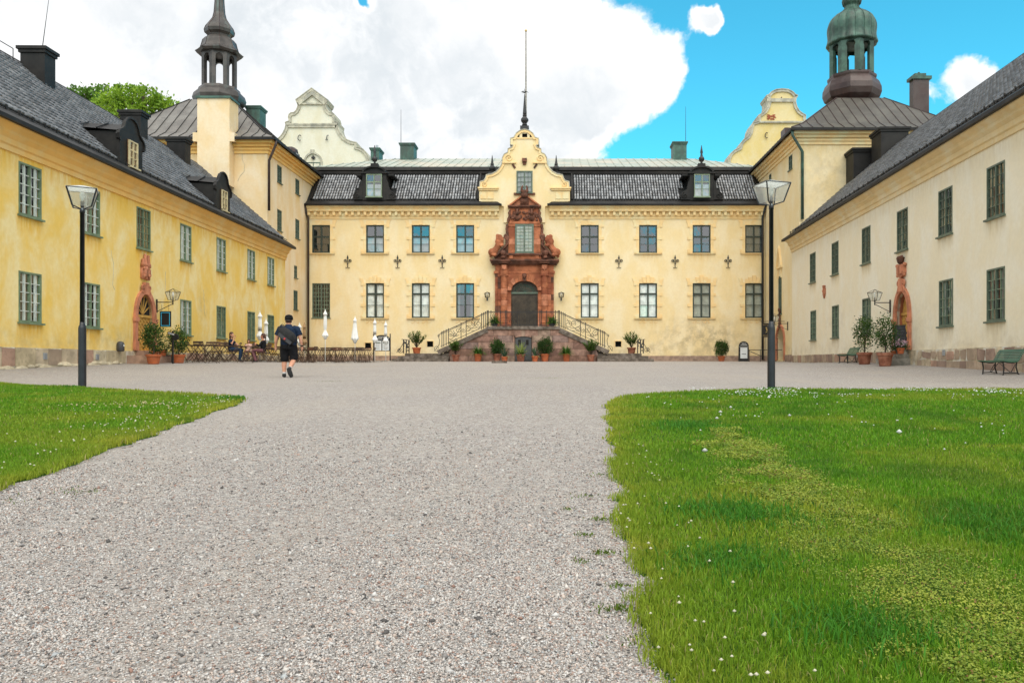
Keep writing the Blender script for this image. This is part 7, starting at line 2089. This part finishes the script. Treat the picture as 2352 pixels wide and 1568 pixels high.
def stones(n, ylo, yhi, s0, s1, seed):
    r = np.random.default_rng(seed)
    u = r.random(n); y = ylo + (yhi - ylo) * u
    xl = -(CX / F) * y - .15; xr = np.minimum(((2352 - CX) / F) * y + .1, 1.1)
    x = xl + (xr - xl) * r.random(n)
    keepm = ~onlawn(x - .02, y) | (r.random(n) < .02)
    # thin out where the fine sand shows
    keepm &= r.random(n) < .42 + .75 * sstep(.32, .55, fbm(x, y, .9, 5))
    keepm &= r.random(n) > sstep(6.0, 10.5, y) * .97
    x, y = x[keepm], y[keepm]; n = len(x)
    s = (s0 + (s1 - s0) * r.random(n) ** 2.2) * (1 + (r.random(n) < .012) * 1.1)
    base = np.array([(1, 0, 0), (0, 1, 0), (-1, 0, 0), (0, -1, 0), (0, 0, 1), (0, 0, -1)], float)
    V = base[None] * (.85 + .5 * r.random((n, 6, 1))) + r.normal(size=(n, 6, 3)) * .28
    V *= (np.stack([r.uniform(.8, 1.35, n), r.uniform(.6, 1.0, n), r.uniform(.45, .8, n)], 1) * s[:, None] * .5)[:, None]
    a = r.uniform(0, 6.283, n); ca, sa = np.cos(a)[:, None], np.sin(a)[:, None]
    X = V[..., 0] * ca - V[..., 1] * sa; Y = V[..., 0] * sa + V[..., 1] * ca
    t = r.normal(0, .35, n)[:, None]; Z = V[..., 2] * np.cos(t) + X * np.sin(t) * .5
    W = np.stack([X + x[:, None], Y + y[:, None], Z + (gz(x, y) + s * .14)[:, None]], -1)
    tri = np.array([(0, 1, 4), (1, 2, 4), (2, 3, 4), (3, 0, 4), (1, 0, 5), (2, 1, 5), (3, 2, 5), (0, 3, 5)])
    Tr = (np.arange(n)[:, None, None] * 6 + tri[None]).reshape(-1, 3)
    pal = np.array([(.60, .55, .505), (.50, .455, .42), (.39, .36, .335), (.56, .455, .39), (.44, .31, .255), (.60, .57, .545), (.24, .22, .21), (.11, .10, .095), (.30, .18, .14), (.42, .43, .43)])
    k = r.choice(len(pal), n, p=[.18, .17, .14, .11, .06, .10, .09, .08, .03, .04]); col = pal[k] * r.uniform(.78, 1.0, (n, 1))
    return W.reshape(-1, 3), Tr, np.repeat(col, 6, 0)
sets = [stones(150000, 2.2, 4.0, .005, .0135, 1), stones(95000, 4.0, 6.5, .007, .015, 2), stones(32000, 6.5, 10.5, .011, .02, 3)]
V = []; Tq = []; C = []; o = 0
for v, t, c in sets: V.append(v); Tq.append(t + o); C.append(c); o += len(v)
st = put('gravel_stones', fastmesh('gravel_stones', np.concatenate(V), np.concatenate(Tq), 'pebble', np.concatenate(C))); st['kind'] = 'stuff'
st['label'] = 'loose grey and pink gravel stones of the near forecourt'; st['category'] = 'gravel'

# ================================================================== GRASS
def blades(x, y, h, w, col, seed, lean=.5):
    n = len(x); r = np.random.default_rng(seed)
    a = r.uniform(0, 6.283, n); la = r.uniform(0, 6.283, n); ln = np.abs(r.normal(0, lean, n)) * h
    z = gz(x, y) + LZ - .006
    sx, sy = np.cos(a) * w * .5, np.sin(a) * w * .5; dx, dy = np.cos(la) * ln, np.sin(la) * ln
    V = np.empty((n, 5, 3))
    V[:, 0] = np.stack([x - sx, y - sy, z], 1); V[:, 1] = np.stack([x + sx, y + sy, z], 1)
    V[:, 2] = np.stack([x - sx * .8 + dx * .35, y - sy * .8 + dy * .35, z + h * .6], 1); V[:, 3] = np.stack([x + sx * .8 + dx * .35, y + sy * .8 + dy * .35, z + h * .6], 1)
    V[:, 4] = np.stack([x + dx, y + dy, z + h * np.sqrt(np.maximum(.15, 1 - np.minimum(.85, (ln / h) ** 2 * .6)))], 1)
    tri = np.array([(0, 1, 3), (0, 3, 2), (2, 3, 4)]); Tr = (np.arange(n)[:, None, None] * 5 + tri[None]).reshape(-1, 3)
    shade = np.array([.8, .8, 1, 1, 1.1])[None, :, None] * 0 + 1
    return V.reshape(-1, 3), Tr, np.repeat(col, 5, 0)
def clover_band(x, y):        # strip of yellowish ground cover along the right lawn
    cx = np.interp(y, [2.2, 3, 4.2, 5.5, 7.2, 8.5], [1.42, 1.44, 1.5, 1.5, 1.62, 1.75]); w = np.interp(y, [2.2, 4, 7, 8.6], [.40, .38, .30, .12])
    return np.clip(1.25 - np.abs(x - cx + (fbm(x, y, 2.2, 77) - .5) * .5) / w, 0, 1) * (y < 8.6) * sstep(.30, .50, fbm(x, y, 2.6, 177))
def grass_col(x, y, r, edge):
    n = len(x); f1 = fbm(x, y, .55, 11); f2 = fbm(x, y, 1.9, 21); t = r.random(n)
    c = np.array([.075, .205, .008])[None] * (1 - t[:, None]) + np.array([.165, .35, .018])[None] * t[:, None]
    yl = np.clip(sstep(.5, .72, f1) * .6 + sstep(.58, .75, f2) * .45, 0, 1) * .7
    cbv = clover_band(x, y)
    yl = np.clip(yl + cbv * .55 + edge * .7 + (r.random(n) < .05) * .6, 0, 1)[:, None]
    c = c * (1 - yl) + np.array([.33, .35, .035])[None] * yl
    dk = sstep(.56, .75, fbm(x, y, 1.2, 41))[:, None] * .5; c = c * (1 - dk) + np.array([.045, .15, .014])[None] * dk
    c = np.where((r.random(n) < .03)[:, None], np.array([.38, .33, .12])[None], c)
    return c * r.uniform(.8, 1.2, (n, 1))
def lawn_blades(n, ylo, yhi, xa, xb, hs, ws, seed, edgef, power=1.0):
    r = np.random.default_rng(seed)
    y = ylo + (yhi - ylo) * r.random(n) ** power; A = xa(y); B = xb(y); x = A + (B - A) * r.random(n)
    e = edgef(x, y); ok = (e > -.05 + .09 * r.random(n)); x, y, e = x[ok], y[ok], e[ok]
    cb = clover_band(x, y); ok = r.random(len(x)) > cb * .9; x, y, e = x[ok], y[ok], e[ok]
    n = len(x); ed = np.exp(-np.maximum(e, 0) / .32)
    f = fbm(x, y, 1.3, 31)
    h = hs * (.55 + .9 * f) * r.uniform(.6, 1.35, n) * (1 + .15 * ed); w = ws * r.uniform(.7, 1.3, n)
    return blades(x, y, h, w, grass_col(x, y, r, ed * .9), seed + 1)
RB = lambda y: np.minimum((2352 - CX) / F * y + .25, 11.3)
RA = lambda y: r_left(y) - .06
LA = lambda y: np.maximum(-(CX / F) * y - .25, -13.0)
LB = lambda y: l_right(y) + .06
eR = lambda x, y: np.minimum(x - r_left(y), 15.25 - y); eL = lambda x, y: np.minimum(l_right(y) - x, 17.0 - y)
sets = [lawn_blades(52000, 2.2, 4.0, RA, RB, .034, .0036, 60, eR), lawn_blades(62000, 4.0, 7.0, RA, RB, .036, .005, 61, eR), lawn_blades(52000, 7.0, 11.0, RA, RB, .04, .008, 62, eR), lawn_blades(46000, 11.0, 15.25, RA, RB, .045, .011, 63, eR),
        lawn_blades(36000, 4.8, 9.0, LA, LB, .042, .007, 64, eL), lawn_blades(44000, 9.0, 17.0, LA, LB, .045, .011, 65, eL)]
# longer tufts here and there and round the lamp feet
r = np.random.default_rng(90); tx = []; ty = []
for cx_, cy_, rad, k in ((4.1, 15.12, .35, 500), (-9.59, 15.85, .3, 400), (1.0, 4.6, .35, 1500), (.75, 3.6, .3, 900), (1.05, 2.75, .25, 900), (2.4, 4.3, .5, 1200), (-5.2, 12.8, .35, 600), (1.4, 8.8, .5, 900)):
    tx.append(r.normal(cx_, rad * .5, k)); ty.append(r.normal(cy_, rad * .5, k))
tx = np.concatenate(tx); ty = np.concatenate(ty); ok = onlawn(tx, ty); tx, ty = tx[ok], ty[ok]
sets.append(blades(tx, ty, r.uniform(.04, .085, len(tx)), r.uniform(.004, .008, len(tx)) * np.maximum(1, ty / 5), np.array([.05, .165, .014])[None] * r.uniform(.8, 1.7, (len(tx), 1)), 91, .7))
# weeds in the gravel beside the edge
wx = []; wy = []
for cx_, cy_, rad, k in ((.23, 4.5, .035, 60), (.14, 4.15, .03, 40), (.21, 3.80, .035, 70), (.10, 3.66, .03, 35), (.24, 3.3, .03, 40), (.22, 3.02, .045, 110), (.16, 5.15, .05, 40), (.30, 2.70, .05, 70), (-3.2, 5.3, .08, 60), (-3.6, 5.0, .12, 80), (.3, 5.9, .06, 50), (.05, 4.75, .02, 20), (-.3, 22.0, .3, 120), (-5.6, 19.5, .25, 120)):
    wx.append(r.normal(cx_, rad, k)); wy.append(r.normal(cy_, rad * .7, k))
wx = np.concatenate(wx); wy = np.concatenate(wy)
sets.append(blades(wx, wy, r.uniform(.006, .02, len(wx)), r.uniform(.004, .008, len(wx)), np.array([.09, .14, .015])[None] * r.uniform(.6, 1.6, (len(wx), 1)), 92, .9))
V = []; Tq = []; C = []; o = 0
for v, t, c in sets: V.append(v); Tq.append(t + o); C.append(c); o += len(v)
gr_ = put('grass', fastmesh('grass', np.concatenate(V), np.concatenate(Tq), 'grass', np.concatenate(C))); gr_['kind'] = 'stuff'; gr_['label'] = 'short green grass of the two lawns'; gr_['category'] = 'grass'
# clover and knotweed leaves of the yellowish strip
n = 190000; r = np.random.default_rng(71); y = 2.2 + 6.4 * r.random(n) ** 1.5; x = r.uniform(.6, 2.7, n); ok = r.random(n) < clover_band(x, y); x, y = x[ok], y[ok]; n = len(x)
z = gz(x, y) + LZ + r.uniform(.0, .03, n) + .012 * fbm(x, y, 6, 8); D = unit(np.stack([r.normal(size=n), r.normal(size=n), r.uniform(.0, .7, n)], 1)); U = unit(np.cross(D, np.stack([r.normal(size=n) * .3, r.normal(size=n) * .3, np.ones(n)], 1)))
t = np.clip(fbm(x, y, 5, 91) * 1.3 - .2 + r.normal(0, .15, n), 0, 1)[:, None]; col = np.array([.13, .24, .02]) * (1 - t) + np.array([.42, .45, .06]) * t
col = np.where((r.random(n) < .05)[:, None], np.array([.26, .13, .05])[None], col)
v, tq, c = leafquads(np.stack([x, y, z], 1), D, U, r.uniform(.007, .015, n) * np.maximum(1, y / 4), r.uniform(.005, .010, n) * np.maximum(1, y / 4), col)
cl = put('clover', fastmesh('clover', v, tq, 'leaf', c)); cl['kind'] = 'stuff'; cl['label'] = 'yellowish clover strip running through the right lawn'; cl['category'] = 'clover'
# daisies, white clover heads and dandelion clocks
def flower_heads(x, y, h, s, col, seed):
    n = len(x); r = np.random.default_rng(seed); z = gz(x, y) + LZ + h
    base = np.array([(1, 0, 0), (0, 1, 0), (-1, 0, 0), (0, -1, 0), (0, 0, .8), (0, 0, -.6)], float)
    V = base[None] * (s * r.uniform(.7, 1.3, n))[:, None, None] + np.stack([x, y, z], 1)[:, None]
    tri = np.array([(0, 1, 4), (1, 2, 4), (2, 3, 4), (3, 0, 4), (1, 0, 5), (2, 1, 5), (3, 2, 5), (0, 3, 5)])
    return V.reshape(-1, 3), (np.arange(n)[:, None, None] * 6 + tri[None]).reshape(-1, 3), np.repeat(col * r.uniform(.85, 1.1, (n, 1)), 6, 0)
r = np.random.default_rng(15)
n = 1100; y = 15.2 - np.abs(r.normal(0, 1.1, n)); x = r.uniform(2.4, 9.3, n); ok = (fbm(x, y, 1.1, 3) > .5) & (y > 9); a = (x[ok], y[ok])
n = 150; y = r.uniform(6.5, 13.5, n); x = r.uniform(1.2, 7.5, n); ok = fbm(x, y, .8, 13) > .52; b2 = (x[ok], y[ok])
n = 60; y = 2.3 + 5 * r.random(n) ** 1.6; x = r_left(y) + np.abs(r.normal(.18, .16, n)); c2 = (x, y)
n = 200; y = r.uniform(5.2, 13, n); x = l_right(y) - np.abs(r.normal(.2, .7, n)) - .03; ok = fbm(x, y, 1.1, 43) > .42; d2 = (x[ok], y[ok])
n = 90; x = r.normal(-5.9, .55, n); y = r.normal(11.3, .35, n); ok = onlawn(x, y); e2 = (x[ok], y[ok])
W_ = np.array([.80, .80, .76]); Yw = np.array([.62, .55, .30])
sets = [flower_heads(*a, .04, .013, W_, 1), flower_heads(*b2, .05, .011, W_, 2), flower_heads(*c2, .05, .0075, np.array([.70, .66, .50]), 3), flower_heads(*d2, .06, .010, np.array([.72, .70, .52]), 4), flower_heads(*e2, .05, .013, Yw, 5)]
dx = np.array([1.9, 2.15, 1.72, 2.6, 3.2, 1.15, 3.05]); dy = np.array([9.4, 10.0, 8.7, 9.0, 7.5, 6.3, 11.6]); sets.append(flower_heads(dx, dy, .12, .024, W_ * .9, 6))
V = []; Tq = []; C = []; o = 0
for v, t, c in sets: V.append(v); Tq.append(t + o); C.append(c); o += len(v)
fl = put('daisies', fastmesh('daisies', np.concatenate(V), np.concatenate(Tq), 'petal', np.concatenate(C))); fl['kind'] = 'stuff'; fl['label'] = 'scattered white daisies and clover heads in the lawns'; fl['category'] = 'flowers'
# a few dry leaves on the lawn
for i, (px, py, dd_) in enumerate(((1688, 1365, 3.25), (1700, 1358, 3.28))):
    pass
